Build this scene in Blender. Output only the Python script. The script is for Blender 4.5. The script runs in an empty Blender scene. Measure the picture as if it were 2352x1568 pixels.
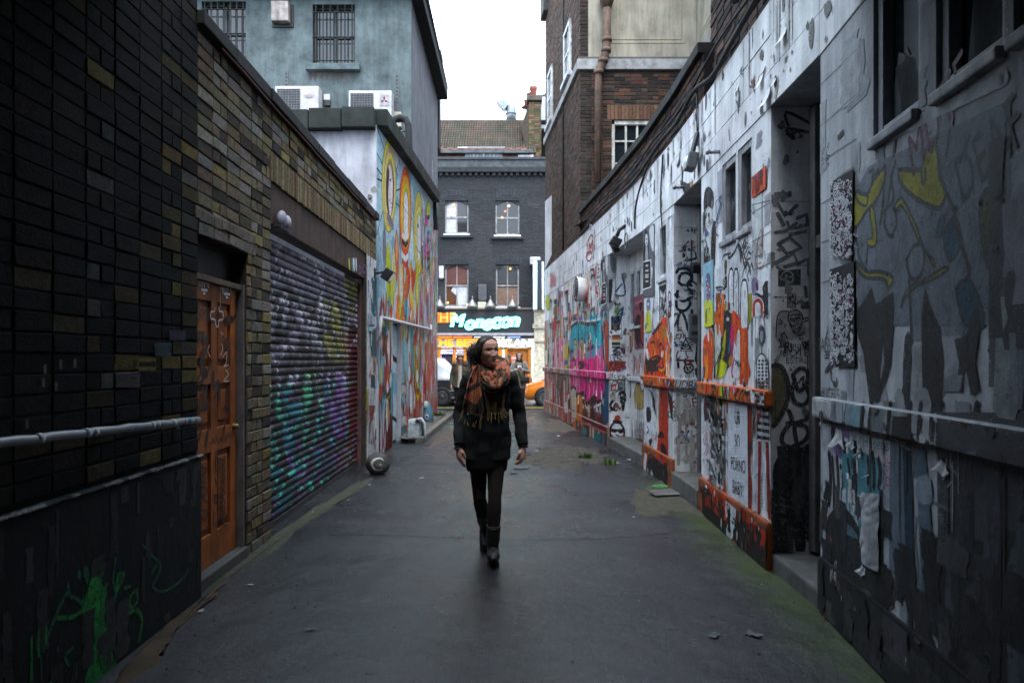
import bpy,bmesh,math,random
from mathutils import Vector,Matrix,noise
from mathutils.kdtree import KDTree
R=random.Random(7)
SC=bpy.context.scene
COL=SC.collection
FOC,CX,HY,CZ=1568.0,1176.0,825.0,1.5
VS=1.7415
def hexc(h,k=1.0):
 if not isinstance(h,str):return tuple(h)[:3]
 h=h.lstrip('#')
 if len(h)==3:h=''.join(a*2 for a in h)
 o=[]
 for i in(0,2,4):
  c=int(h[i:i+2],16)/255
  o.append((c/12.92 if c<=.04045 else((c+.055)/1.055)**2.4)*k)
 return tuple(o)
def lerp(a,b,t):return a+(b-a)*t
def mixc(a,b,t):return tuple(lerp(x,y,t)for x,y in zip(hexc(a),hexc(b)))
def jit(c,a=.12,rnd=R):
 c=hexc(c);k=1+rnd.uniform(-a,a)
 return tuple(max(0,x*k*(1+rnd.uniform(-a*.3,a*.3)))for x in c)
def fbm(x,y,z=0,oct=3):
 v=0;a=.5
 for i in range(oct):
  v+=a*noise.noise(Vector((x,y,z+7.3*i)));x*=2.03;y*=2.03;z*=2.03;a*=.5
 return v
MATS={}
def material(name,rough=.7,metal=0.,spec=.5,nscale=6.,namt=.35,bscale=60.,bump=.15,bdist=.01,rvar=0.,fine=0.,emit=0.,coat=0.,streak=0.,worn=0.):
 m=bpy.data.materials.new(name);m.use_nodes=True
 nt=m.node_tree;N=nt.nodes;L=nt.links
 b=N['Principled BSDF']
 at=N.new('ShaderNodeAttribute');at.attribute_name='Col'
 tc=N.new('ShaderNodeTexCoord')
 col=at.outputs['Color']
 def nz(scale,detail=6,sx=1,sz=1):
  mp=N.new('ShaderNodeMapping');mp.inputs['Scale'].default_value=(sx,sx,sz)
  L.new(tc.outputs['Object'],mp.inputs['Vector'])
  t=N.new('ShaderNodeTexNoise');t.inputs['Scale'].default_value=scale;t.inputs['Detail'].default_value=detail
  t.inputs['Roughness'].default_value=.62
  L.new(mp.outputs[0],t.inputs['Vector']);return t.outputs['Fac']
 def mulby(fac,lo,hi,amt):
  nonlocal col
  r=N.new('ShaderNodeMapRange');r.inputs[1].default_value=lo;r.inputs[2].default_value=hi
  r.inputs[3].default_value=1-amt;r.inputs[4].default_value=1+amt*.35
  L.new(fac,r.inputs[0])
  mx=N.new('ShaderNodeVectorMath');mx.operation='SCALE'
  L.new(col,mx.inputs[0]);L.new(r.outputs[0],mx.inputs['Scale']);col=mx.outputs[0]
 if namt:mulby(nz(nscale),.3,.62,namt)
 if streak:mulby(nz(9,5,1,.12),.38,.6,streak)
 if fine:mulby(nz(140,3),.35,.65,fine)
 L.new(col,b.inputs['Base Color'])
 b.inputs['Roughness'].default_value=rough;b.inputs['Metallic'].default_value=metal
 b.inputs['Specular IOR Level'].default_value=spec
 if rvar:
  r=N.new('ShaderNodeMapRange');r.inputs[1].default_value=.35;r.inputs[2].default_value=.65
  r.inputs[3].default_value=rough-rvar;r.inputs[4].default_value=rough+rvar
  L.new(nz(2.2,4),r.inputs[0]);L.new(r.outputs[0],b.inputs['Roughness'])
 if worn:
  mm=N.new('ShaderNodeMath');mm.operation='MULTIPLY_ADD';mm.inputs[1].default_value=.55;L.new(nz(26,4),mm.inputs[0]);L.new(nz(150,3),mm.inputs[2])
  gt=N.new('ShaderNodeMath');gt.operation='LESS_THAN';gt.inputs[1].default_value=worn;L.new(mm.outputs[0],gt.inputs[0])
  L.new(gt.outputs[0],b.inputs['Alpha'])
 if coat:b.inputs['Coat Weight'].default_value=coat;b.inputs['Coat Roughness'].default_value=.06
 if bump:
  bn=N.new('ShaderNodeBump');bn.inputs['Strength'].default_value=bump;bn.inputs['Distance'].default_value=bdist
  L.new(nz(bscale,5),bn.inputs['Height']);L.new(bn.outputs[0],b.inputs['Normal'])
 if emit:
  L.new(at.outputs['Color'],b.inputs['Emission Color']);b.inputs['Emission Strength'].default_value=emit
 MATS[name]=m;return m
material('paint',.55,namt=.3,bscale=35,bump=.2,fine=.12)
material('spray',.6,0,.3,namt=.34,nscale=11,bscale=45,bump=.2,fine=.22,streak=.16,worn=.90)
material('mist',.7,namt=.4,nscale=11,bscale=45,bump=.1,fine=.3,worn=.85)
material('plaster',.85,0,.22,namt=.28,nscale=2.2,bscale=30,bump=.35,streak=.22,fine=.12)
material('stucco',.9,0,.25,namt=.5,nscale=2.6,bscale=22,bump=.5,streak=.16,fine=.3)
material('brick',.92,0,.12,namt=.45,nscale=26,bscale=70,bump=.6,bdist=.008,fine=.3)
material('mortar',.95,0,.12,namt=.4,nscale=12,bscale=60,bump=.5,fine=.3)
material('concrete',.85,0,.25,namt=.45,nscale=5,bscale=50,bump=.5,fine=.3)
material('wood',.6,0,.3,namt=.35,nscale=7,bscale=30,bump=.25,streak=.35,fine=.15)
material('metal',.42,.55,namt=.3,nscale=9,bscale=40,bump=.08)
material('shutter',.45,.0,.35,namt=.25,nscale=12,bscale=60,bump=.1,fine=.15)
material('rusty',.8,.2,namt=.5,nscale=7,bscale=40,bump=.3,streak=.35)
material('glass',.07,0,.6,namt=.2,nscale=2,bump=0)
material('fabric',.95,0,.25,namt=.25,nscale=30,bscale=260,bump=.7,bdist=.004,fine=.45)
material('cloth',.9,0,.3,namt=.15,nscale=14,bscale=160,bump=.35,bdist=.003,fine=.2)
material('skin',.52,0,.4,namt=.14,nscale=25,bscale=160,bump=.05)
material('hair',.48,0,.5,namt=.45,nscale=40,bscale=90,bump=.4)
material('leather',.45,0,.5,namt=.35,nscale=20,bscale=80,bump=.2)
material('rubber',.8,0,.3,namt=.3,bscale=60,bump=.2)
material('carpaint',.3,0,.5,namt=.05,bump=0,coat=.7)
material('paper',.7,0,.3,namt=.22,nscale=9,bscale=12,bump=.35,bdist=.02,fine=.12)
material('tiles',.9,namt=.4,nscale=5,bscale=30,bump=.4,fine=.3)
material('neon',.4,namt=0,bump=0,emit=.32)
material('stone',.8,namt=.5,nscale=8,bscale=25,bump=.6,fine=.3)
material('moss',1.,namt=.6,nscale=14,bscale=120,bump=1.,bdist=.01,fine=.5)
WORLD={}
class MB:
 def __init__(s):s.v=[];s.f=[];s.c=[];s.sm=[]
 def add(s,vs,fs,col,smooth=False):
  n=len(s.v);s.v.extend(vs);col=hexc(col)
  for f in fs:s.f.append(tuple(i+n for i in f));s.c.append(col);s.sm.append(smooth)
 def face(s,pts,col,smooth=False):s.add(pts,[tuple(range(len(pts)))],col,smooth)
 def box(s,c,size,col,rot=None,bev=0.):
  x,y,z=(k/2 for k in size);c=Vector(c)
  if bev:
   b=min(bev,x*.9,y*.9,z*.9);P=[];fs=[]
   bm=bmesh.new();bmesh.ops.create_cube(bm,size=1)
   for v in bm.verts:v.co=Vector((v.co.x*2*x,v.co.y*2*y,v.co.z*2*z))
   bmesh.ops.bevel(bm,geom=list(bm.edges),offset=b,segments=2,profile=.6,affect='EDGES')
   bm.verts.index_update()
   P=[v.co.copy()for v in bm.verts];fs=[[v.index for v in f.verts]for f in bm.faces];bm.free()
  else:
   P=[Vector((i,j,k))for i in(-x,x)for j in(-y,y)for k in(-z,z)]
   fs=[(0,1,3,2),(4,6,7,5),(0,4,5,1),(2,3,7,6),(0,2,6,4),(1,5,7,3)]
  if rot is not None:P=[rot@p for p in P]
  s.add([p+c for p in P],fs,col)
 def bar(s,a,b,w,h,col,up=(0,0,1),bev=0.):
  a=Vector(a);b=Vector(b);d=(b-a);L=d.length;d.normalize()
  upv=Vector(up)
  if abs(d.dot(upv))>.98:upv=Vector((0,1,0))
  sd=d.cross(upv).normalized();u2=sd.cross(d)
  M=Matrix((sd,d,u2)).transposed()
  s.box((a+b)/2,(w,L,h),col,M,bev)
 def tube(s,pts,r,col,n=10,caps=True,smooth=True,flat=1.,up=None):
  pts=[Vector(p)for p in pts];k=len(pts)
  if not hasattr(r,'__len__'):r=[r]*k
  rings=[];prev=None
  for i,p in enumerate(pts):
   d=(pts[min(i+1,k-1)]-pts[max(i-1,0)])
   if d.length<1e-9:d=Vector((0,0,1))
   d.normalize()
   if prev is None:
    a=Vector(up)if up else(Vector((0,0,1))if abs(d.z)<.9 else Vector((1,0,0)))
    u=(a-d*a.dot(d)).normalized()
   else:
    u=prev-d*prev.dot(d)
    u=u.normalized()if u.length>1e-6 else prev
   prev=u;w=d.cross(u)
   rings.append([p+(u*math.cos(t)*r[i]+w*math.sin(t)*r[i]*flat)for t in[2*math.pi*j/n for j in range(n)]])
  V=[q for g in rings for q in g];F=[]
  for i in range(k-1):
   for j in range(n):F.append((i*n+j,i*n+(j+1)%n,(i+1)*n+(j+1)%n,(i+1)*n+j))
  if caps:F.append(tuple(range(n))[::-1]);F.append(tuple((k-1)*n+j for j in range(n)))
  s.add(V,F,col,smooth)
 def lathe(s,c,prof,col,n=20,axis=None,smooth=True):
  c=Vector(c);V=[];F=[]
  M=Matrix.Identity(3)if axis is None else Vector((0,0,1)).rotation_difference(Vector(axis)).to_matrix()
  for r,z in prof:
   for j in range(n):
    t=2*math.pi*j/n;V.append(c+M@Vector((r*math.cos(t),r*math.sin(t),z)))
  k=len(prof)
  for i in range(k-1):
   for j in range(n):F.append((i*n+j,i*n+(j+1)%n,(i+1)*n+(j+1)%n,(i+1)*n+j))
  F.append(tuple(range(n))[::-1]);F.append(tuple((k-1)*n+j for j in range(n)))
  s.add(V,F,col,smooth)
 def ball(s,c,r,col,n=14,m=10,jag=0.,seed=0):
  c=Vector(c);rr=r if hasattr(r,'__len__')else(r,r,r);V=[];F=[]
  for i in range(m+1):
   a=math.pi*i/m
   for j in range(n):
    t=2*math.pi*j/n
    p=Vector((math.sin(a)*math.cos(t),math.sin(a)*math.sin(t),math.cos(a)))
    k=1+(jag*noise.noise(p*2.3+Vector((seed,seed*1.7,0)))if jag else 0)
    V.append(c+Vector((p.x*rr[0],p.y*rr[1],p.z*rr[2]))*k)
  for i in range(m):
   for j in range(n):F.append((i*n+j,(i+1)*n+j,(i+1)*n+(j+1)%n,i*n+(j+1)%n))
  s.add(V,F,col,True)
 def grid(s,fn,nu,nv,colf,smooth=True,thick=0.):
  V=[Vector(fn(i/nu,j/nv))for j in range(nv+1)for i in range(nu+1)]
  n0=len(s.v);s.v.extend(V)
  for j in range(nv):
   for i in range(nu):
    a=n0+j*(nu+1)+i
    s.f.append((a,a+1,a+nu+2,a+nu+1))
    s.c.append(hexc(colf((i+.5)/nu,(j+.5)/nv)if callable(colf)else colf));s.sm.append(smooth)
 def build(s,name,mat,parent=None,org=None):
  me=bpy.data.meshes.new(name)
  o0=Vector((0,0,0))
  if parent is not None:o0=WORLD[parent.name]
  elif org is not None:o0=Vector(org)
  me.from_pydata([Vector(p)-o0 for p in s.v],[],s.f)
  ca=me.color_attributes.new('Col','FLOAT_COLOR','CORNER')
  buf=[]
  for f,c in zip(s.f,s.c):buf.extend((c[0],c[1],c[2],1.)*len(f))
  if len(ca.data)*4==len(buf):ca.data.foreach_set('color',buf)
  me.polygons.foreach_set('use_smooth',s.sm)
  me.materials.append(MATS[mat]);me.validate();me.update()
  o=bpy.data.objects.new(name,me);COL.objects.link(o)
  if parent is not None:o.parent=parent;WORLD[o.name]=o0
  else:o.location=o0;WORLD[o.name]=o0
  return o
def tag(o,label=None,cat=None,group=None,kind=None):
 if label:o['label']=label
 if cat:o['category']=cat
 if group:o['group']=group
 if kind:o['kind']=kind
 return o
def thing(name,label,cat,loc,group=None):
 o=bpy.data.objects.new(name,None);COL.objects.link(o);o.location=loc;o.empty_display_size=.2
 WORLD[o.name]=Vector(loc);return tag(o,label,cat,group)
class Fr:
 """vertical plane through A heading to B; u metres along, z up, off metres out towards the alley"""
 def __init__(s,A,B,side=1,shift=0.):
  s.A=Vector((A[0],A[1]));d=Vector((B[0],B[1]))-s.A;s.L=d.length;s.d=d/s.L
  s.n=Vector((-s.d.y,s.d.x))*side;s.A=s.A+s.n*shift;s.side=side
 def at(s,u,z,off=0.):
  p=s.A+s.d*u+s.n*off;return Vector((p.x,p.y,z))
 def pix(s,x,y):
  rx=(x-CX)/FOC;rz=(HY-y)/FOC
  k=(s.n.x*s.A.x+s.n.y*s.A.y)/(s.n.x*rx+s.n.y)
  q=Vector((rx*k,k));return((q-s.A).dot(s.d),CZ+rz*k)
 def ux(s,x):return s.pix(x,HY)[0]
 def shifted(s,off):return Fr(s.A+s.n*off,s.A+s.n*off+s.d*s.L,s.side)
def ground(x,y,z=0.):
 Y=(CZ-z)*FOC/(y-HY);return Vector(((x-CX)/FOC*Y,Y,z))
def atY(x,y,Y):return Vector(((x-CX)/FOC*Y,Y,CZ+(HY-y)/FOC*Y))
def fbox(mb,fr,u0,u1,z0,z1,o0,o1,col,bev=0.):
 """box on a wall plane between offsets o0 and o1"""
 c=fr.at((u0+u1)/2,(z0+z1)/2,(o0+o1)/2)
 M=Matrix(((fr.d.x,fr.n.x,0),(fr.d.y,fr.n.y,0),(0,0,1)))
 mb.box(c,(abs(u1-u0),abs(o1-o0),abs(z1-z0)),col,M,bev)
def cells(u0,u1,z0,z1,holes):
 us=sorted({u0,u1,*[min(max(h[i],u0),u1)for h in holes for i in(0,1)]})
 zs=sorted({z0,z1,*[min(max(h[i],z0),z1)for h in holes for i in(2,3)]})
 out=[]
 for a,b in zip(us,us[1:]):
  run=None
  for c,d in zip(zs,zs[1:]):
   m=((a+b)/2,(c+d)/2)
   if any(h[0]<m[0]<h[1]and h[2]<m[1]<h[3]for h in holes):
    if run:out.append((a,b,*run));run=None
   else:run=(run[0],d)if run else(c,d)
  if run:out.append((a,b,*run))
 return out
def slab(mb,fr,u0,u1,z0,z1,holes,o0,o1,col):
 """front skin with reveals: one sheet with holes, edges returned to o0"""
 for a,b,c,d in cells(u0,u1,z0,z1,holes):
  mb.face([fr.at(a,c,o1),fr.at(b,c,o1),fr.at(b,d,o1),fr.at(a,d,o1)],col)
 for(a,b,c,d)in[(u0,u1,z0,z1)]+[tuple(h)for h in holes]:
  q=[(a,c),(b,c),(b,d),(a,d)]
  for i in range(4):
   p,r=q[i],q[(i+1)%4]
   mb.face([fr.at(*p,o1),fr.at(*r,o1),fr.at(*r,o0),fr.at(*p,o0)],col)
def bricks(mb,fr,u0,u1,z0,z1,holes,colf,course=.085,length=.235,gap=.012,off=.0,proud=.009,jig=.003,soldier=False,rnd=R,cham=.005):
 nz=max(1,round((z1-z0)/course));ch=(z1-z0)/nz
 for k in range(nz):
  a=z0+k*ch;zc=a+ch/2
  segs=[(u0,u1)]
  for h in holes:
   if h[2]<zc<h[3]:
    ns=[]
    for(p,q)in segs:
     if h[1]<=p or h[0]>=q:ns.append((p,q));continue
     if h[0]>p:ns.append((p,h[0]))
     if h[1]<q:ns.append((h[1],q))
    segs=ns
  for(p,q)in segs:
   ln=length if k%2==0 else length*(.5 if length<.4 and R.random()<.0 else 1)
   st=math.floor(p/ln)*ln-(ln/2 if k%2 else 0)
   x=st
   while x<q:
    l=ln*(.5 if(k%2 and length<.4 and int(round(x/ln))%3==0)else 1)
    b0=max(x,p)+(gap/2 if x>p else 0);b1=min(x+l,q)-(gap/2 if x+l<q else 0);x+=l
    if b1-b0<.02:continue
    c0=a+gap/2;c1=a+ch-gap/2;j=lambda:rnd.uniform(-jig,jig)
    o=off+proud+rnd.uniform(-jig,jig)*1.3;cm=cham
    B=[(b0+j(),c0+j()),(b1+j(),c0+j()),(b1+j(),c1+j()),(b0+j(),c1+j())]
    I=[(B[0][0]+cm,B[0][1]+cm),(B[1][0]-cm,B[1][1]+cm),(B[2][0]-cm,B[2][1]-cm),(B[3][0]+cm,B[3][1]-cm)]
    V=[fr.at(*q_,off-.002)for q_ in B]+[fr.at(*q_,o-cm*.7)for q_ in B]+[fr.at(*q_,o+j()*.4)for q_ in I]
    F=[(8,9,10,11)]+[(i,(i+1)%4,(i+1)%4+4,i+4)for i in range(4)]+[(i+4,(i+1)%4+4,(i+1)%4+8,i+8)for i in range(4)]
    mb.add(V,F,colf((b0+b1)/2,zc))
def crom(pts,n=6,closed=False):
 k=len(pts)
 if k<3 and not closed:return[tuple(p)for p in pts]
 out=[]
 rng=range(k)if closed else range(k-1)
 for i in rng:
  if closed:p0,p1,p2,p3=pts[i-1],pts[i],pts[(i+1)%k],pts[(i+2)%k]
  else:p0,p1,p2,p3=pts[max(i-1,0)],pts[i],pts[i+1],pts[min(i+2,k-1)]
  for j in range(n):
   t=j/n
   out.append(tuple(.5*(2*b+(c-a)*t+(2*a-5*b+4*c-d)*t*t+(3*b-a-3*c+d)*t**3)for a,b,c,d in zip(p0,p1,p2,p3)))
 if not closed:out.append(tuple(pts[-1]))
 return out
def clip(poly,r):
 for ax,lim,sg in((0,r[0],1),(0,r[1],-1),(1,r[2],1),(1,r[3],-1)):
  if not poly:return poly
  out=[]
  for i in range(len(poly)):
   a,b=poly[i-1],poly[i]
   ia=(a[ax]-lim)*sg>=0;ib=(b[ax]-lim)*sg>=0
   if ia!=ib:
    t=(lim-a[ax])/(b[ax]-a[ax]);out.append((lerp(a[0],b[0],t),lerp(a[1],b[1],t)))
   if ib:out.append(b)
  poly=out
 return poly
_TX={}
def text2d(body,size=1.,**kw):
 key=(body,tuple(sorted(kw.items())))
 if key not in _TX:
  cu=bpy.data.curves.new('t','FONT');cu.body=body;cu.align_x='CENTER';cu.align_y='CENTER'
  cu.resolution_u=3
  for a,b in kw.items():setattr(cu,a,b)
  ob=bpy.data.objects.new('t',cu);COL.objects.link(ob)
  dg=bpy.context.evaluated_depsgraph_get();dg.update()
  me=bpy.data.meshes.new_from_object(ob.evaluated_get(dg),depsgraph=dg)
  _TX[key]=([v.co.copy()for v in me.vertices],[tuple(p.vertices)for p in me.polygons])
  bpy.data.objects.remove(ob);bpy.data.curves.remove(cu);bpy.data.meshes.remove(me)
 V,F=_TX[key];return[v*size for v in V],F
class Paint:
 def __init__(s,surfs,k=.0015,step=.000012):
  s.mb=MB();s.sat=1.;s.k=k;s.step=step;s.x0=s.y0=0;s.sc=VS
  s.surfs=[(q,(-99,99,-99,99))if isinstance(q,Fr)else q for q in surfs]
 def crop(s,x0,y0,sc):s.x0,s.y0,s.sc=x0,y0,sc;return s
 def px(s,p):return((s.x0+p[0]*s.sc)/VS,(s.y0+p[1]*s.sc)/VS)
 def _emit(s,polys_uv_of,col):
  col=hexc(col)
  if s.sat!=1:l=sum(col)/3;col=tuple(max(0,l+(c-l)*s.sat)*(1 if l>.3 else .92)for c in col)
  for fr,rect in s.surfs:
   for pl in polys_uv_of(fr):
    pl=clip(pl,rect)
    if len(pl)>=3:
     s.mb.face([fr.at(u,z,s.k)for u,z in pl],col)
  s.k+=s.step
 def uvpoly(s,pts,col,smooth=0):
  if smooth:pts=crom(pts,smooth,True)
  s._emit(lambda fr:[list(pts)],col)
 def poly(s,pts,col,smooth=0):
  if smooth:pts=crom(pts,smooth,True)
  s._emit(lambda fr:[[fr.pix(*s.px(p))for p in pts]],col)
 def ell(s,cx,cy,rx,ry,col,n=22,a0=0):
  s.poly([(cx+rx*math.cos(2*math.pi*i/n),cy+ry*math.sin(2*math.pi*i/n))for i in range(n)],col)
 def _ribbon(s,uv,w):
  out=[];k=len(uv)
  def side(i):
   a=uv[max(i-1,0)];b=uv[min(i+1,k-1)];dx,dy=b[0]-a[0],b[1]-a[1];l=math.hypot(dx,dy)or 1
   return(-dy/l,dx/l)
  ww=w if callable(w)else(lambda t:w)
  for i in range(k-1):
   n0,n1=side(i),side(i+1);w0,w1=ww(i/(k-1))/2,ww((i+1)/(k-1))/2
   a,b=uv[i],uv[i+1]
   out.append([(a[0]+n0[0]*w0,a[1]+n0[1]*w0),(a[0]-n0[0]*w0,a[1]-n0[1]*w0),(b[0]-n1[0]*w1,b[1]-n1[1]*w1),(b[0]+n1[0]*w1,b[1]+n1[1]*w1)])
  for i,t in((0,0),(k-1,1)):
   r=ww(t)/2
   if r>.002:out.append([(uv[i][0]+r*math.cos(q*.785),uv[i][1]+r*math.sin(q*.785))for q in range(8)])
  return out
 def line(s,pts,w,col,smooth=4,closed=False):
  if smooth:pts=crom(pts,smooth,closed)
  if closed:pts=list(pts)+[pts[0]]
  s._emit(lambda fr:s._ribbon([fr.pix(*s.px(p))for p in pts],w),col)
 def uvline(s,pts,w,col,smooth=4):
  if smooth:pts=crom(pts,smooth)
  s._emit(lambda fr:s._ribbon(list(pts),w),col)
 def text(s,body,cx,cy,h,col,rot=0,squash=1.,flip=1,**kw):
  """h = letter size in metres, centred on a crop pixel"""
  V,F=text2d(body,h*1.35,**kw);c,sn=math.cos(rot),math.sin(rot)
  for fr,rect in s.surfs:
   u,z=fr.pix(*s.px((cx,cy)))
   if not(rect[0]<=u<=rect[1]and rect[2]<=z<=rect[3]):continue
   dirx=-fr.side if abs(fr.d.y)>.5 else 1
   P=[(dirx*(v.x*squash*c-v.y*sn),v.x*squash*sn+v.y*c)for v in V]
   s.mb.add([fr.at(u+p[0],z+p[1],s.k)for p in P],F,col)
  s.k+=s.step
 def splat(s,u,z,r,col,stretch=1.,n=11,rough=.45):
  ph=R.random()*6
  s.uvpoly([(u+r*math.cos(t)*(1+R.uniform(-rough,rough)),z+r*stretch*math.sin(t)*(1+R.uniform(-rough,rough)))for t in[ph+2*math.pi*i/n for i in range(n)]],col,2)
 def drip(s,u,z,l,w,col):s.uvline([(u,z),(u+R.uniform(-.004,.004),z-l)],lambda t:w*(1-.35*t),col,0)
 def scribble(s,u,z,w,h,col,n=9,lw=.012):
  pts=[];
  for i in range(n):pts.append((u+w*(i/(n-1)-.5)+R.uniform(-.1,.1)*w,z+h*R.uniform(-.5,.5)))
  s.uvline(pts,lw,col,4)
 def smears(s,n,rect,pal,w=(.02,.09),l=(.1,.6)):
  for i in range(n):
   u=R.uniform(rect[0],rect[1]);z=R.uniform(rect[2],rect[3]);ww=R.uniform(*w);ll=R.uniform(*l);m=6
   L_=[(u-ww/2*R.uniform(.6,1.2),z-ll/2+ll*i_/(m-1))for i_ in range(m)]
   R_=[(u+ww/2*R.uniform(.6,1.2),z-ll/2+ll*i_/(m-1))for i_ in range(m)]
   L_=[(min(max(a,rect[0]),rect[1]),min(max(b,rect[2]),rect[3]))for a,b in L_]
   R_=[(min(max(a,rect[0]),rect[1]),min(max(b,rect[2]),rect[3]))for a,b in R_]
   s.uvpoly(L_+R_[::-1],jit(R.choice(pal),.15))
 def densify(s,n,rect,pal=((.02,.02,.022),(.03,.03,.035),(.05,.05,.055),(.25,.04,.03),(.03,.08,.2))):
  for i in range(n):
   u,z=R.uniform(rect[0],rect[1]),R.uniform(rect[2],rect[3]);c=jit(R.choice(pal),.3);q=R.random()
   if q<.5:
    h=R.uniform(.03,.10);x=u;lw=R.uniform(.005,.012)
    for k in range(R.choice([2,3,4,5])):
     s.uvline([(x+R.uniform(-.5,.5)*h*.8,z+R.uniform(-.5,.5)*h)for _ in range(R.choice([3,4,5]))],lw,c,4);x-=h*.7
   elif q<.65:s.uvline([(u+R.uniform(-.16,.16),z+R.uniform(-.2,.2))for _ in range(5)],R.uniform(.01,.026),c,5)
   elif q<.82:s.drip(u,z,R.uniform(.1,.5),R.uniform(.004,.014),c)
   else:
    for k in range(14):a=R.uniform(0,6.3);d=abs(R.gauss(0,.06));s.splat(u+d*math.cos(a),z+d*math.sin(a),R.uniform(.002,.008),c,1,6)
 def done(s,name,parent,mat='spray'):return s.mb.build(name,mat,parent)
cam=bpy.data.cameras.new('camera');cam.lens=24;cam.sensor_width=36;cam.shift_y=(HY-784)/2352
cam.clip_start=.05;cam.clip_end=2000
co=bpy.data.objects.new('camera',cam);COL.objects.link(co);co.location=(0,0,CZ);co.rotation_euler=(math.pi/2,0,0)
cam.dof.use_dof=True;cam.dof.focus_distance=5.1;cam.dof.aperture_fstop=3.5
SC.camera=co
SUN_EL,SUN_AZ=math.radians(62),math.radians(165)
w=bpy.data.worlds.new('World');SC.world=w;w.use_nodes=True
nt=w.node_tree;bg=nt.nodes['Background']
sky=nt.nodes.new('ShaderNodeTexSky');sky.sky_type='NISHITA';sky.sun_disc=False
sky.sun_elevation=SUN_EL;sky.sun_rotation=SUN_AZ;sky.air_density=1.6;sky.dust_density=4
tcw=nt.nodes.new('ShaderNodeTexCoord');nzw=nt.nodes.new('ShaderNodeTexNoise');nzw.inputs['Scale'].default_value=2.2;nzw.inputs['Detail'].default_value=5
nt.links.new(tcw.outputs['Generated'],nzw.inputs['Vector'])
cr=nt.nodes.new('ShaderNodeMapRange');cr.inputs[3].default_value=.94;cr.inputs[4].default_value=1.06
nt.links.new(nzw.outputs['Fac'],cr.inputs[0])
cl=nt.nodes.new('ShaderNodeVectorMath');cl.operation='SCALE';cl.inputs[0].default_value=(7.5,8.9,10.4)
nt.links.new(cr.outputs[0],cl.inputs['Scale'])
mx=nt.nodes.new('ShaderNodeMix');mx.data_type='RGBA';mx.inputs['Factor'].default_value=.88
nt.links.new(sky.outputs[0],mx.inputs['A']);nt.links.new(cl.outputs[0],mx.inputs['B'])
nt.links.new(mx.outputs['Result'],bg.inputs['Color']);bg.inputs['Strength'].default_value=.13
sl=bpy.data.lights.new('sun','SUN');sl.energy=1.05;sl.angle=math.radians(38);sl.color=(1,.97,.94)
so=bpy.data.objects.new('sun',sl);COL.objects.link(so)
dirv=Vector((math.sin(SUN_AZ)*math.cos(SUN_EL),math.cos(SUN_AZ)*math.cos(SUN_EL),math.sin(SUN_EL)))
so.rotation_euler=(-dirv).to_track_quat('-Z','Y').to_euler()
SC.view_settings.view_transform='Standard';SC.view_settings.look='None'
SC.view_settings.exposure=1.9
SC.cycles.transparent_max_bounces=32;SC.view_settings.gamma=1.0
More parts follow.
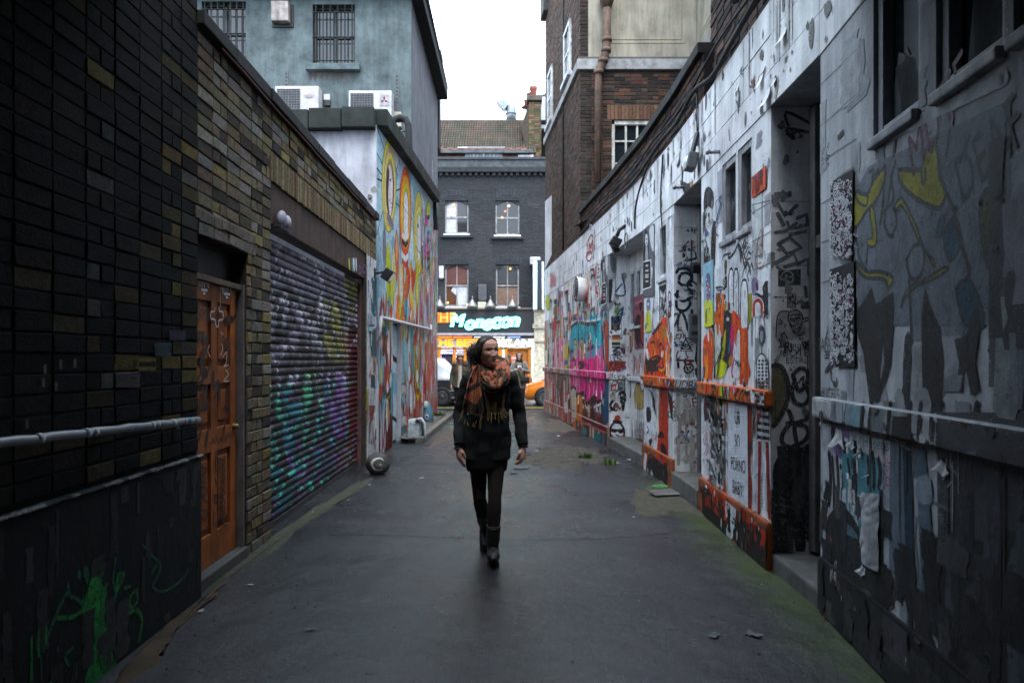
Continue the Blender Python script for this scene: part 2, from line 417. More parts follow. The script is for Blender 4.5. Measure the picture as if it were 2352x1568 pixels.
def asphalt():
 m=bpy.data.materials.new('asphalt');m.use_nodes=True;nt=m.node_tree;N=nt.nodes;L=nt.links;b=N['Principled BSDF']
 tc=N.new('ShaderNodeTexCoord')
 def nz(s,d=6):
  t=N.new('ShaderNodeTexNoise');t.inputs['Scale'].default_value=s;t.inputs['Detail'].default_value=d;t.inputs['Roughness'].default_value=.65
  L.new(tc.outputs['Object'],t.inputs['Vector']);return t.outputs['Fac']
 def ramp(f,stops):
  r=N.new('ShaderNodeValToRGB');e=r.color_ramp.elements
  e[0].position,e[0].color=stops[0][0],(*stops[0][1],1);e[1].position,e[1].color=stops[-1][0],(*stops[-1][1],1)
  for p,c in stops[1:-1]:q=e.new(p);q.color=(*c,1)
  L.new(f,r.inputs[0]);return r.outputs[0]
 base=ramp(nz(.9,7),[(.3,(.007,.0085,.0105)),(.5,(.0155,.017,.0195)),(.72,(.034,.034,.035))])
 agg=ramp(nz(210,2),[(.36,(.55,.55,.57)),(.55,(1,1,1)),(.72,(1.9,1.85,1.8))])
 m1=N.new('ShaderNodeMix');m1.data_type='RGBA';m1.blend_type='MULTIPLY';m1.inputs['Factor'].default_value=.85
 ag2=ramp(nz(48,3),[(.38,(.62,.62,.64)),(.52,(1,1,1)),(.68,(1.55,1.5,1.5))]);m0=N.new('ShaderNodeMix');m0.data_type='RGBA';m0.blend_type='MULTIPLY';m0.inputs['Factor'].default_value=.8;L.new(base,m0.inputs['A']);L.new(ag2,m0.inputs['B'])
 L.new(m0.outputs['Result'],m1.inputs['A']);L.new(agg,m1.inputs['B'])
 sx=N.new('ShaderNodeSeparateXYZ');L.new(tc.outputs['Object'],sx.inputs[0])
 mr=N.new('ShaderNodeMapRange');mr.inputs[1].default_value=1.1;mr.inputs[2].default_value=1.95;L.new(sx.outputs['X'],mr.inputs[0])
 ad=N.new('ShaderNodeMath');ad.operation='MULTIPLY_ADD';ad.inputs[1].default_value=.75;ad.inputs[2].default_value=-.3
 n2=nz(1.5,5);L.new(mr.outputs[0],ad.inputs[0])
 ad2=N.new('ShaderNodeMath');ad2.operation='ADD';L.new(ad.outputs[0],ad2.inputs[0]);L.new(n2,ad2.inputs[1])
 mf=N.new('ShaderNodeMapRange');mf.inputs[1].default_value=.5;mf.inputs[2].default_value=.85;L.new(ad2.outputs[0],mf.inputs[0])
 yr=N.new('ShaderNodeMapRange');yr.inputs[1].default_value=9.5;yr.inputs[2].default_value=7.5;L.new(sx.outputs['Y'],yr.inputs[0])
 mm=N.new('ShaderNodeMath');mm.operation='MULTIPLY';L.new(mf.outputs[0],mm.inputs[0]);L.new(yr.outputs[0],mm.inputs[1])
 m2=N.new('ShaderNodeMix');m2.data_type='RGBA';L.new(mm.outputs[0],m2.inputs['Factor']);L.new(m1.outputs['Result'],m2.inputs['A']);m2.inputs['B'].default_value=(.042,.058,.014,1)
 vo=N.new('ShaderNodeTexVoronoi');vo.inputs['Scale'].default_value=5.;L.new(tc.outputs['Object'],vo.inputs['Vector'])
 lt=N.new('ShaderNodeMath');lt.operation='LESS_THAN';lt.inputs[1].default_value=.035;L.new(vo.outputs['Distance'],lt.inputs[0])
 m3=N.new('ShaderNodeMix');m3.data_type='RGBA';L.new(lt.outputs[0],m3.inputs['Factor']);L.new(m2.outputs['Result'],m3.inputs['A']);m3.inputs['B'].default_value=(.13,.125,.12,1)
 L.new(m3.outputs['Result'],b.inputs['Base Color'])
 rr=N.new('ShaderNodeMapRange');rr.inputs[1].default_value=.35;rr.inputs[2].default_value=.65;rr.inputs[3].default_value=.15;rr.inputs[4].default_value=.46
 L.new(nz(.7,5),rr.inputs[0]);L.new(rr.outputs[0],b.inputs['Roughness']);b.inputs['Specular IOR Level'].default_value=.5
 bn=N.new('ShaderNodeBump');bn.inputs['Strength'].default_value=.55;bn.inputs['Distance'].default_value=.008;L.new(nz(150,4),bn.inputs['Height'])
 b2=N.new('ShaderNodeBump');b2.inputs['Strength'].default_value=.35;b2.inputs['Distance'].default_value=.05;L.new(nz(3.5,4),b2.inputs['Height']);L.new(bn.outputs[0],b2.inputs['Normal'])
 L.new(b2.outputs[0],b.inputs['Normal']);MATS['asphalt']=m
asphalt()
g=MB()
def gz(x,y):return .012*noise.noise(Vector((x*.7,y*.7,3)))if abs(x)<6 and-3<y<22 else 0
xs=[-400,-60,-12]+[-6+.25*i for i in range(49)]+[12,60,400];ys=[-60,-10]+[-3+.25*i for i in range(101)]+[40,120,900]
V=[(x,y,gz(x,y))for y in ys for x in xs];nx=len(xs)
g.add(V,[(j*nx+i,j*nx+i+1,(j+1)*nx+i+1,(j+1)*nx+i)for j in range(len(ys)-1)for i in range(nx-1)],'#444',True)
tag(g.build('ground','asphalt'),kind='structure')
def flatpoly(name,pts,z,col,mat,n=8,wob=.03,thick=.0,px=True):
 """irregular sheet laid a few mm above the ground"""
 P=[ground(*p)for p in pts]if px else[Vector((p[0],p[1],0))for p in pts]
 P=[Vector(q)for q in crom([(p.x,p.y)for p in P],n,True)]
 c=sum(P,Vector((0,0)))/len(P)
 P=[q+(q-c)*(.75*fbm(q.x*2.2,q.y*1.1,4)+.35*noise.noise(Vector((q.x*9,q.y*5,2))))+Vector((R.uniform(-wob,wob),R.uniform(-wob,wob)))*.5 for q in P];mb=MB();k=len(P);V=[];F=[]
 for t in(1.,.95,.85,.7,.5,.3):
  for q in P:
   p=c.lerp(q,t);zz=gz(p.x,p.y)-.01 if t==1 else gz(p.x,p.y)+z*(.35 if t>.9 else 1)+thick*noise.noise(Vector((p.x*6,p.y*4,1)))
   V.append((p.x,p.y,zz))
 V.append((c.x,c.y,gz(c.x,c.y)+z))
 for r in range(5):
  for j in range(k):F.append((r*k+j,r*k+(j+1)%k,(r+1)*k+(j+1)%k,(r+1)*k+j))
 for j in range(k):F.append((5*k+j,5*k+(j+1)%k,6*k))
 mb.add(V,F,col,True);return tag(mb.build(name,mat),kind='structure')
flatpoly('broken_paving',[(1190,1062),(1225,1040),(1265,1026),(1330,1024),(1395,1042),(1385,1062),(1330,1072),(1260,1071)],.016,(.062,.055,.045),'concrete',8,.035,.018)
flatpoly('worn_paving',[(1258,962),(1250,985),(1275,994),(1340,992),(1330,978),(1290,966)],.012,(.10,.085,.065),'concrete',6,.03,.008)
flatpoly('worn_paving',[(1010,1000),(985,1018),(1000,1024),(1060,1005),(1085,990),(1040,985)],.012,(.085,.07,.058),'concrete',6,.03,.008)
flatpoly('mossy_paving',[(1450,1128),(1462,1160),(1505,1185),(1560,1175),(1600,1172),(1560,1120),(1500,1108)],.010,(.075,.068,.045),'moss',6,.04,.008)
flatpoly('gutter_strip',[(262,1570),(330,1480),(420,1405),(480,1360),(520,1335),(500,1365),(430,1430),(360,1500),(330,1570)],.010,(.075,.05,.03),'concrete',6,.03,.01)
flatpoly('gutter_strip',[(450,1345),(560,1275),(700,1180),(840,1100),(850,1110),(720,1195),(600,1285),(500,1350)],.008,(.05,.055,.038),'moss',6,.03,.01)
ck=MB()
def crack(pts,w):
 P=[ground(*p)for p in pts];Q=[]
 for a,b in zip(P,P[1:]):
  for i in range(14):
   p=a.lerp(b,i/14);Q.append(Vector((p.x+R.uniform(-.008,.008),p.y+R.uniform(-.012,.012),gz(p.x,p.y)+.005)))
 for i in range(len(Q)-1):
  ww=w*R.uniform(.4,1.3);a,b=Q[i],Q[i+1];d=Vector((b.y-a.y,-(b.x-a.x),0)).normalized()*ww/2
  ck.face([a+d,a-d,b-d,b+d],(.012,.013,.015))
crack([(760,1226),(900,1230),(1176,1240),(1400,1236),(1640,1216)],.010)
crack([(1000,1064),(1090,1066),(1180,1068)],.012);crack([(1255,991),(1300,995),(1350,992)],.02)
crack([(1190,1058),(1215,1046),(1232,1036)],.02);crack([(870,1065),(1000,1064)],.014)
tag(ck.build('asphalt_joint','concrete'),kind='structure')
# left side of the alley
def lx(Y):return-1.95-.0134*Y
LW=Fr((lx(-6),-6),(lx(10.5),10.5),-1)
def lu(Y):return(Y+6)/LW.d.y
U=lu
nb=thing('brick_warehouse','tall soot black brick building nearest on the left, above the grey handrail and green paint','building',(lx(1),1,0))
mb=MB();slab(mb,LW,U(-6),U(4.32),0,13,[],-.35,.012,(.008,.009,.010))  # wall carried up out of view to keep light off the near alley
mb.build('wall','mortar',nb)
def soot(u,z):  # sooty bricks, painted darker away from the door to stand for dim light
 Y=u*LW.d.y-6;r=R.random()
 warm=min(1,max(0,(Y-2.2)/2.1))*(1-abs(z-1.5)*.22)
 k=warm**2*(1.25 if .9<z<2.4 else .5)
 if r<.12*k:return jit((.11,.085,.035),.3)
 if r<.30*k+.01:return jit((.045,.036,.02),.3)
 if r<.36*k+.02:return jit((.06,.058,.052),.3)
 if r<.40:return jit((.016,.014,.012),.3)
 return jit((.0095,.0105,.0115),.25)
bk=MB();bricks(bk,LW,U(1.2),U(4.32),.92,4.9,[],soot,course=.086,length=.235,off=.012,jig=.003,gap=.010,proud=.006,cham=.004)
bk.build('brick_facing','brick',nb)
rb=MB();fbox(rb,LW,U(-6),U(4.30),0,.90,.0,.05,(.014,.017,.018));rb.build('painted_base','plaster',nb)
lg=MB()
def lgf(a,b):u=lerp(U(1.0),U(4.30),a);t=2*math.pi*b;q=.010+.008*noise.noise(Vector((u*9,1,0)))+.006*noise.noise(Vector((u*31,2,0)));return LW.at(u,.895+q*math.sin(t),.05+q*1.5*math.cos(t))
lg.grid(lgf,220,8,lambda a,b:jit((.20,.195,.195)if fbm(a*18,3)>-.05 else(.03,.045,.045),.35))
lg.build('ledge','concrete',nb)
p=Paint([(LW,(U(1.2),U(4.32),.95,4))],.032)
def brickpaint(x,y,w,h,c,hollow=False):
 p.crop(0,700,.6377)
 if hollow:
  p.line([(x-w,y-h),(x+w,y-h),(x+w,y+h),(x-w,y+h)],.022,c,0,True)
 else:p.poly([(x-w,y-h),(x+w,y-h+4),(x+w,y+h),(x-w,y+h)],c)
brickpaint(990,1092,50,30,(.006,.04,.05),True);brickpaint(990,1092,42,20,(.004,.026,.034));brickpaint(1080,1003,52,32,(.006,.009,.034))
brickpaint(885,1186,55,28,(.12,.085,.012),True)
brickpaint(778,1256,66,11,(.06,.005,.055));brickpaint(778,1322,66,9,(.06,.005,.055))
for x,y in((335,1185),(425,1180),(235,1215),(225,1300),(305,1320),(120,1560)):brickpaint(x,y,9,30,(.09,.088,.09))
p.done('paint_marks',nb)
p=Paint([(LW.shifted(.05),(U(.5),U(4.3),.0,.885))],.002);p.crop(0,1600,.7214)
G1,G2,G3=(.008,.20,.04),(.01,.13,.05),(.014,.30,.045)
p.poly([(520,880),(540,890),(545,960),(580,930),(560,1010),(590,1060),(575,1150),(585,1250),(640,1275),(620,1400),(650,1480),(600,1568),(470,1568),(500,1440),(500,1300),(465,1210),(450,1120),(490,1050),(505,960)],G1,3)
p.poly([(500,1000),(530,980),(550,1100),(540,1250),(520,1300),(495,1200),(485,1080)],G3,3)
p.poly([(470,915),(490,940),(490,1000),(478,1015),(460,960)],G2,3);p.poly([(432,945),(445,950),(445,990),(430,990)],G2,3)
for pts,w,c in(([(375,1020),(385,1080),(420,1100),(460,1130)],.018,G2),([(375,1060),(330,1140),(280,1260),(235,1380)],.02,G2),([(215,1150),(225,1280),(240,1390)],.014,G2),([(250,1070),(250,1180),(240,1300)],.014,G2),([(320,1205),(400,1200),(460,1160)],.02,G1),([(590,1020),(565,1080),(580,1180)],.02,G1),([(640,870),(625,1000),(640,1080),(600,1180),(590,1240)],.016,G2),([(760,1045),(720,1090),(725,1150),(760,1110),(755,1050)],.014,G1),([(640,1270),(700,1190),(760,1165),(785,1220),(770,1330)],.022,G1),([(790,800),(850,870),(885,900),(880,960),(845,1030),(900,1060),(1000,1000),(1050,930)],.014,G2),([(840,960),(870,905)],.014,G2),([(690,1040),(720,1030)],.016,G1),([(400,1370),(360,1420),(380,1470)],.014,G2)):
 p.line(pts,w,c)
p.poly([(650,960),(690,950),(680,1000),(655,1050),(640,1080),(640,1030)],G1,3)
p.ell(460,1325,8,22,G2);p.ell(320,1380,6,16,G2)
p.smears(60,(U(1.5),U(4.28),.02,.86),[(.022,.026,.028),(.018,.03,.026),(.03,.032,.034),(.01,.011,.012)],(.01,.12),(.03,.3));p.smears(20,(U(1.8),U(3.2),.05,.4),[G2,(.008,.1,.05),G1],(.004,.02),(.05,.2))
p.done('green_graffiti',nb,'mist')
h=thing('handrail','long grey pipe handrail with pale bands fixed along the dark brick wall','handrail',(lx(3)+.1,3,1.15))
mb=MB();A=LW.at(U(2.2),1.205,.11);B=LW.at(U(4.12),1.135,.11)
mb.tube([A.lerp(B,i/20)+Vector((0,0,.003*math.sin(i*2.2)))for i in range(21)],.021,(.20,.21,.22),14);mb.build('pipe','metal',h)
mb=MB()
for t in(.26,.42,.45,.6,.71,.74,.83,.9,.97):
 c=A.lerp(B,t);d=(B-A).normalized()*R.uniform(.006,.02)
 mb.tube([c-d,c+d],.0222,(.42,.42,.43)if t<.96 else(.3,.3,.31),14)
c=A.lerp(B,.93);mb.tube([c-(B-A)*.008,c+(B-A)*.008],.0224,(.05,.28,.4),14)
mb.build('tape_band','paint',h)
for t in(.12,.55,.96):
 mb=MB();c=A.lerp(B,t);fr0=LW.pix
 mb.tube([c,c-Vector((.11,0,0))+Vector((-.0,0,-.03))],.009,(.15,.15,.16),8);mb.lathe(c+Vector((-.095,0,-.028)),[(.03,-.004),(.03,.004)],(.15,.15,.16),12,(1,0,0))
 mb.build('bracket','metal',h)
lb=thing('brick_workshop','low yellow brown brick building with an orange door and a painted roller shutter','building',(lx(7.4),7.4,0))
D0,D1,S0,S1,E1=U(4.32),U(5.19),U(5.71),U(9.70),U(10.45)
holes=[(D0,D1,.0,2.3),(S0,S1,.0,3.0)]
mb=MB();slab(mb,LW,D0,E1,0,3.62,holes,-.3,0,(.05,.045,.04));mb.build('wall','mortar',lb)
def stock(u,z):
 r=R.random()
 if z>2.9 and u>S0-.2:base=(.15,.115,.07)
 else:base=(.135,.11,.075)
 if r<.18:return jit((.05,.043,.035),.3)
 if r<.30:return jit((.19,.15,.07),.25)
 if r<.45:return jit((.17,.155,.14),.25)
 return jit(base,.28)
bk=MB();bricks(bk,LW,D0,S1+.3,0,3.6,holes+[(S0-.0,S1+.3,3.0,3.24)],stock,course=.086,length=.235,jig=.005)
bricks(bk,LW,S1,E1,0,3.6,[(S1,S1+.3,3.24,3.6),(S1-1,S1+.3,3.0,3.24)],stock,course=.086,length=.235,jig=.004)
bricks(bk,LW,D0-.04,D1+.15,2.3,2.47,[],lambda u,z:jit((.15,.135,.115),.25),course=.086,off=.012,jig=.006)
x=S0-.1
while x<S1+.3:
 l=.075;fbox(bk,LW,x+.005,x+l-.005,3.0+R.uniform(-.01,.004),3.235,-.02,.014+R.uniform(-.004,.006),jit((.17,.125,.075),.35),.006);x+=l
bk.build('brick_facing','brick',lb)
mb=MB();x=D0
while x<E1:
 l=R.uniform(.5,.75);fbox(mb,LW,x,min(x+l,E1)-.006,3.62+R.uniform(-.004,.004),3.72+R.uniform(-.006,.006),-.34,.06+R.uniform(-.01,.01),jit((.02,.021,.022),.3),.01);x+=l
mb.build('coping','concrete',lb)
mb=MB();mb.tube([LW.at(D0+.3+i*.4,3.60+.006*math.sin(i*1.7),.045)for i in range(15)],.011,(.09,.035,.03),8);mb.build('cable','rubber',lb)
mb=MB();mb.face([LW.at(D0,3.72,-.3),LW.at(E1,3.72,-.3),LW.at(E1,3.9,-5),LW.at(D0,3.9,-5)],(.02,.02,.022));mb.build('roof','concrete',lb)
DR=LW.shifted(-.06);OR=(.28,.082,.018)
mb=MB()
fbox(mb,LW,D0,D0+.035,.06,2.06,-.10,-.025,(.13,.125,.125),.004);fbox(mb,LW,D1-.035,D1,.06,2.06,-.10,-.01,(.13,.12,.125),.004)
fbox(mb,LW,D0+.035,D1-.035,2.02,2.06,-.10,-.02,(.10,.06,.04),.004)
fr_=mb.build('door_frame','wood',lb)
mb=MB();fbox(mb,LW,D0,D1,2.06,2.3,-.16,-.12,(.012,.012,.013));mb.build('transom','wood',lb)
a0,a1=D0+.04,D1-.04;W_=a1-a0
mb=MB()
cu=[(a0,a0+.11),(a0+W_/2-.05,a0+W_/2+.05),(a1-.11,a1)]
for i,(q,r)in enumerate(cu):fbox(mb,DR,q,r,.09,2.015,-.045,0,jit(OR,.1),.004)
for z0,z1 in((.09,.30),(.86,1.02),(1.33,1.45),(1.90,2.015)):
 for q,r in((cu[0][1],cu[1][0]),(cu[1][1],cu[2][0])):fbox(mb,DR,q,r,z0,z1,-.045,-.001,jit(OR,.1),.003)
door=mb.build('door','wood',lb)
for q,r in((cu[0][1],cu[1][0]),(cu[1][1],cu[2][0])):
 for z0,z1 in((.30,.86),(1.02,1.33),(1.45,1.90)):
  mb=MB();fbox(mb,DR,q,r,z0,z1,-.045,-.022,jit((.20,.058,.014),.1))
  fbox(mb,DR,q+.035,r-.035,z0+.045,z1-.045,-.03,-.008,jit(OR,.12),.012);mb.build('panel','wood',door)
p=Paint([(DR,(a0,a1,.09,2.02))],.003);p.crop(0,700,.6377)
wh=(.55,.55,.58)
for x0,x1,y0,y1 in((1238,1318,598,715),(1380,1448,640,740)):
 p.poly([(x0,y0),(x1,y0+8),(x1,y1-30),(x0,y1-45)],wh)
 for i in range(10):
  x=lerp(x0,x1,(i+.5)/10);p.line([(x,y1-50),(x+R.uniform(-3,3),y1+R.uniform(-40,4))],R.uniform(.006,.016),wh,0)
 p.poly([(x0+22,y1-4),(x0+60,y1),(x0+60,y1+16),(x0+22,y1+12)],(.75,.75,.78));p.poly([(x0+33,y1+20),(x0+47,y1+21),(x0+47,y1+34),(x0+33,y1+33)],(.75,.75,.78))
BK=(.012,.011,.012)
p.text('SMIGO',1315,885,.105,BK,0,.95);p.ell(1230,880,9,22,BK)
p.line([(1345,835),(1340,855),(1320,858),(1320,900),(1345,905),(1350,940),(1365,950),(1372,910),(1395,905),(1395,860),(1375,855),(1370,830)],.012,(.55,.42,.36),3)
p.line([(1380,830),(1380,590),(1410,575),(1465,592)],.009,(.45,.33,.28),3)
for pts in([(1410,910),(1425,895),(1420,930)],[(1430,880),(1440,930),(1455,880),(1450,920),(1475,880)],[(1245,985),(1245,1080)],[(1245,985),(1268,990),(1265,1020),(1247,1030)],[(1275,985),(1280,1050),(1300,1000),(1295,1060)],[(1270,1100),(1255,1200)],[(1290,1090),(1270,1180),(1300,1240),(1290,1260)],[(1235,1290),(1270,1220),(1275,1280),(1245,1310)],[(1330,1160),(1290,1260)],[(1400,1010),(1400,1100),(1420,1020),(1425,1110),(1440,1020)],[(1440,1110),(1430,1190)],[(1340,1240),(1335,1340),(1370,1290),(1375,1420)],[(1375,1320),(1340,1400)],[(1250,1420),(1240,1500)],[(1270,1330),(1262,1480)],[(1295,1320),(1290,1470),(1305,1420)],[(1430,1320),(1425,1420)],[(1400,1470),(1430,1440),(1425,1510)]):
 p.line(pts,R.uniform(.018,.03),BK,3)
for pts in([(1385,1060),(1395,1090),(1380,1130)],[(1395,1140),(1420,1110),(1415,1180),(1400,1200),(1430,1190)],[(1410,1220),(1430,1250),(1400,1290),(1430,1290)],[(1385,985),(1395,1000)],[(1310,1065),(1300,1100),(1315,1140)]):
 p.line(pts,.008,(.6,.45,.38),3)
p.crop(0,1600,.7214)
p.line([(1120,135),(1100,220)],.022,BK);p.line([(1155,140),(1140,250)],.024,BK);p.line([(1250,110),(1240,165)],.02,BK)
p.line([(1160,235),(1170,245),(1180,205),(1190,240),(1200,200),(1210,240),(1222,195),(1230,235),(1240,190),(1250,230),(1260,185),(1278,205),(1285,180)],.009,BK,2)
for pts in([(1095,370),(1150,385),(1100,440),(1135,455)],[(1100,480),(1145,490),(1135,530),(1105,520),(1150,570)],[(1110,610),(1105,650),(1140,660),(1140,610),(1110,612)],[(1195,290),(1195,390),(1240,340),(1200,320)],[(1190,430),(1200,470),(1210,420)],[(1190,520),(1190,560),(1215,540),(1195,520)],[(1185,620),(1185,690),(1215,650)],[(1240,300),(1245,500)],[(1225,560),(1235,660),(1245,600)]):
 p.line(pts,.012,BK,3)
for i in range(9):p.line([(1235+R.uniform(-12,10),330+i*42),(1250+R.uniform(-8,8),345+i*42),(1235+R.uniform(-12,10),365+i*42)],.012,BK,3)
p.done('graffiti',door,'paint')
mb=MB();c=DR.at(a1-.055,1.0,.02);mb.ball(c,.022,(.2,.16,.08));mb.lathe(c+Vector((-.012,0,0)),[(.026,-.008),(.026,0)],(.2,.16,.08),14,(1,0,0));mb.build('handle','metal',door)
mb=MB();fbox(mb,LW,D0,D1,-.02,.085,-.2,.02,(.055,.055,.05),.01);mb.build('doorstep','stone',lb)
SH=LW.shifted(-.13)
sh=MB();ZB,ZT,SL=.06,2.64,.072
SHL=[(.10,.92,.12,.46,.3,'#0c5560','#4fb08c','#b8f0d0'),(.25,.80,.10,.5,1.2,'#123a6a','#12808a','#8ad8d8'),(.41,.92,.11,.48,2.2,'#0f6a60','#5cc08a','#d8f0a8'),(.57,.80,.10,.46,3.4,'#35206a','#1a708a','#b8a0f0'),(.73,.9,.11,.5,4.1,'#5a2a80','#8a68b0','#e8c8f0'),(.12,1.72,.13,.36,5.,'#45465a','#a0a0b2','#e4e4ee'),(.32,1.66,.12,.38,.9,'#565468','#9a96b0','#e4e4ee'),(.50,1.74,.11,.36,2.8,'#5c5c6c','#b4b4c0','#f0f0f4'),(.68,1.75,.12,.40,3.9,'#6a6a2c','#a4a23a','#e0e0a0'),(.2,.3,.16,.2,1.,'#0c3a50','#1a6a78','#70c8c0'),(.5,.32,.16,.2,2.,'#2a1a50','#1a5a70','#9a70d0')]
def shcol(t,z):
 """paint on the shutter: t 0 near .. 1 far, z metres"""
 n1=fbm(t*5,z*2.2,1);n2=fbm(t*9,z*5,5);n3=fbm(t*22,z*11,9);v=z/2.6
 dark=(.012,.013,.018)
 if t>.86+.05*n1 and v<.74:c=hexc('#5c2020')if n2>-.1 else hexc('#34100f')
 elif t>.78+.06*n1 and v<.70:c=hexc('#d9a890')if v>.42 else(hexc('#c48ab0')if v>.28 else hexc('#8d6a58'))
 elif v>.80+.05*n1:
  c=hexc('#8f8fa4')if n2>-.12 else hexc('#5a5578')
  if t>.5 and n1>.0:c=hexc('#8f9128')if n2>-.1 else hexc('#3a6a4a')
  if n3>.28:c=hexc('#8a4a90')
 elif v>.66+.05*n2:
  c=hexc('#b5b6bf')if n2>-.22 else dark
  if t>.58 and n1>.04:c=hexc('#8e8a2e')if n3>-.1 else hexc('#7a5a98')
  if t>.72 and n2>.12:c=hexc('#dcdce2')
 elif v>.50+.04*n1:
  c=hexc('#a9aab3')if n2+.5*n1>-.1 else dark
  if n3>.3:c=hexc('#5d5584')
 elif v>.40+.05*n2:
  c=hexc('#2f6f78')if n2>.1 else(hexc('#1b2c58')if n1>0 else dark)
  if n3>.2:c=hexc('#a6cbb8')
  if n3<-.26:c=hexc('#3c2a66')
 elif v>.22+.05*n1:
  c=hexc('#0d6a72')if n2>-.02 else(hexc('#1c2358')if n1>.05 else dark)
  if n2>.14 and n3>-.1:c=hexc('#6fd0a0')
  if n3>.30:c=hexc('#d8d060')
  if n3<-.30:c=hexc('#6a35a0')
  if n1<-.25 and n3>.05:c=hexc('#c6307c')
  if t>.45 and n1>.08 and n2>0:c=hexc('#5a2c86')
 else:
  c=hexc('#0f5868')if n2>.08 else dark
  if n3>.26:c=hexc('#66c49a')
  if n3<-.28:c=hexc('#8a3fb0')
  if n2<-.25 and n3>.1:c=hexc('#c8c058')
  if t>.5 and n1>.12 and n3>0:c=hexc('#d08aa8')
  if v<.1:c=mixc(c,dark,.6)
 if n3>.2 or n3<-.2 or abs(n3)<.5:c=mixc(c,dark,.45)
 for(tc_,zc2,rt_,rz_,h,f1_,f2_,hi)in SHL:
  dx,dz=(t-tc_)/rt_,(z-zc2)/rz_;a=math.atan2(dz,dx);d=math.hypot(dx,dz)/(1+.22*math.sin(a*3+h)+.14*math.sin(a*5-h*2))
  if d<1.16:
   if d>.93 or abs(dx*math.cos(h)+dz*math.sin(h)-.15)<.09 and d>.25:c=dark
   elif d<.2:c=dark
   else:c=mixc(f1_,f2_,min(1,max(0,.5+.6*dz)));
   if .72<d<.84 and 0<a+.3<2.2:c=hexc(hi)
 if t>.86 and v<.7:c=mixc(c,hexc('#6a1c1a'),.65)
 if abs(fbm(t*7,z*3.4,31))<.022 or abs(fbm(t*14,z*6,11))<.014:c=dark
 elif abs(fbm(t*6,z*3.1,44))<.02:c=hexc('#3fc8b0')if v<.48 else hexc('#c8c8d8')
 elif abs(fbm(t*6,z*3.4,55))<.014 and v<.5:c=hexc('#a848b8')
 return c
def shmark(t,z):
 """black lettering strokes sprayed over the colours"""
 for a,b,w_,z0,z1 in((.13,.05,.02,1.62,2.0),(.22,.3,.018,1.35,1.75),(.31,.05,.02,1.1,1.7),(.45,-.1,.022,1.0,1.62),(.52,.12,.022,1.05,1.55),(.1,.0,.02,1.0,1.4),(.62,.06,.014,1.1,1.5),(.36,.2,.03,.5,1.0),(.6,-.2,.02,.35,.9),(.2,-.12,.02,.3,.8)):
  if z0<z<z1 and abs(t-a-b*(z-z0))<w_:return True
 return False
NU=240;nsl=int((ZT-ZB)/SL);prof=[(0,-.006),(.10,.012),(.35,.026),(.65,.026),(.88,.012),(.97,-.006)]
for k in range(nsl):
 zb=ZB+k*SL;V=[];
 for i in range(NU+1):
  u=S0+.03+(S1-S0-.06)*i/NU
  for a,o in prof:V.append(SH.at(u,zb+a*SL,o))
 n0=len(sh.v);sh.v.extend(V);m=len(prof)
 for i in range(NU):
  t=(i+.5)/NU
  for q in range(m-1):
   a=n0+i*m+q;sh.f.append((a,a+m,a+m+1,a+1));zz=zb+(q+.5)/m*SL
   tt=t+.016*noise.noise(Vector((k*3.1,t*14,0)));zz+=.035*noise.noise(Vector((t*40,k*1.7,3)))
   sh.c.append((.012,.013,.016)if shmark(tt,zz)else tuple(.8*q for q in jit(shcol(tt,zz),.1)));sh.sm.append(True)
 sh.face([SH.at(S0,zb-.004,-.01),SH.at(S1,zb-.004,-.01),SH.at(S1,zb+.01,-.01),SH.at(S0,zb+.01,-.01)],(.02,.02,.022))
shut=sh.build('roller_shutter','shutter',lb)
mb=MB();fbox(mb,SH,S0,S1,0,.06,-.02,.03,(.05,.05,.055),.006);mb.build('bottom_rail','metal',shut)
for q,r in((S0,S0+.05),(S1-.05,S1)):
 mb=MB();fbox(mb,SH,q,r,0,2.66,-.02,.07,(.10,.05,.05),.006);mb.build('guide_rail','rusty',shut)
mb=MB();fbox(mb,LW,S0+.01,S1-.01,2.64,2.995,-.16,-.008,(.055,.028,.022),.012);box=mb.build('shutter_box','rusty',lb)
p=Paint([(LW,(S0,S1,2.64,2.99))],-.006);p.crop(1000,900,.67)
for x,c in((595,'#b9b53a'),(613,'#3a8a86'),(622,'#c8c8cc'),(635,'#d0d0d4')):p.poly([(x-5,205),(x+4,200),(x+6,268),(x,275)],c,2)
for pts in([(655,240),(655,290),(672,270),(656,245)],[(680,240),(676,280),(695,275),(690,240),(680,245)],[(700,250),(700,300)]):p.line(pts,.03,'#6a4a80',3)
p.done('graffiti',box)
p=Paint([(LW,(S1+.0,E1,.0,3.0))],.016);p.crop(1440,1100,.5105)
p.poly([(35,-250),(140,-250),(140,1480),(35,1480)],(.55,.56,.58))
p.poly([(80,20),(150,10),(150,300),(100,330),(75,280)],'#0f5560');p.poly([(60,420),(128,420),(130,660),(90,660),(70,560)],'#10505a');p.poly([(75,780),(130,780),(125,890),(75,880)],'#124a58')
p.poly([(35,900),(60,890),(55,1080),(35,1080)],'#9a9a30');p.poly([(60,1020),(110,1020),(100,1120),(70,1180)],'#8c3a28');p.poly([(90,640),(128,640),(128,790),(95,780)],'#c09a70')
p.smears(70,(S1+.02,E1,.05,3.0),['#c8c8cc','#dadade','#0f5560','#8c3a28','#60646a','#262a2e','#a0642c','#5a3a70','#d4d4d8'],(.02,.12),(.05,.35))
p.poly([(35,700),(42,700),(42,1480),(35,1480)],'#3a1418')
p.done('pier_graffiti',lb)
t=MB();f2=LW;u,z=f2.pix((1440+70*.5105)/VS,(1100+370*.5105)/VS)
fbox(t,f2,u-.16,u+.16,z-.13,z+.13,.02,.03,'#7fa8b4',.004)
st=tag(t.build('sticker_plate','paint',None,f2.at(u,z-.13,.02)),'small pale blue plate with pink letters ZB beside the roller shutter','sign')
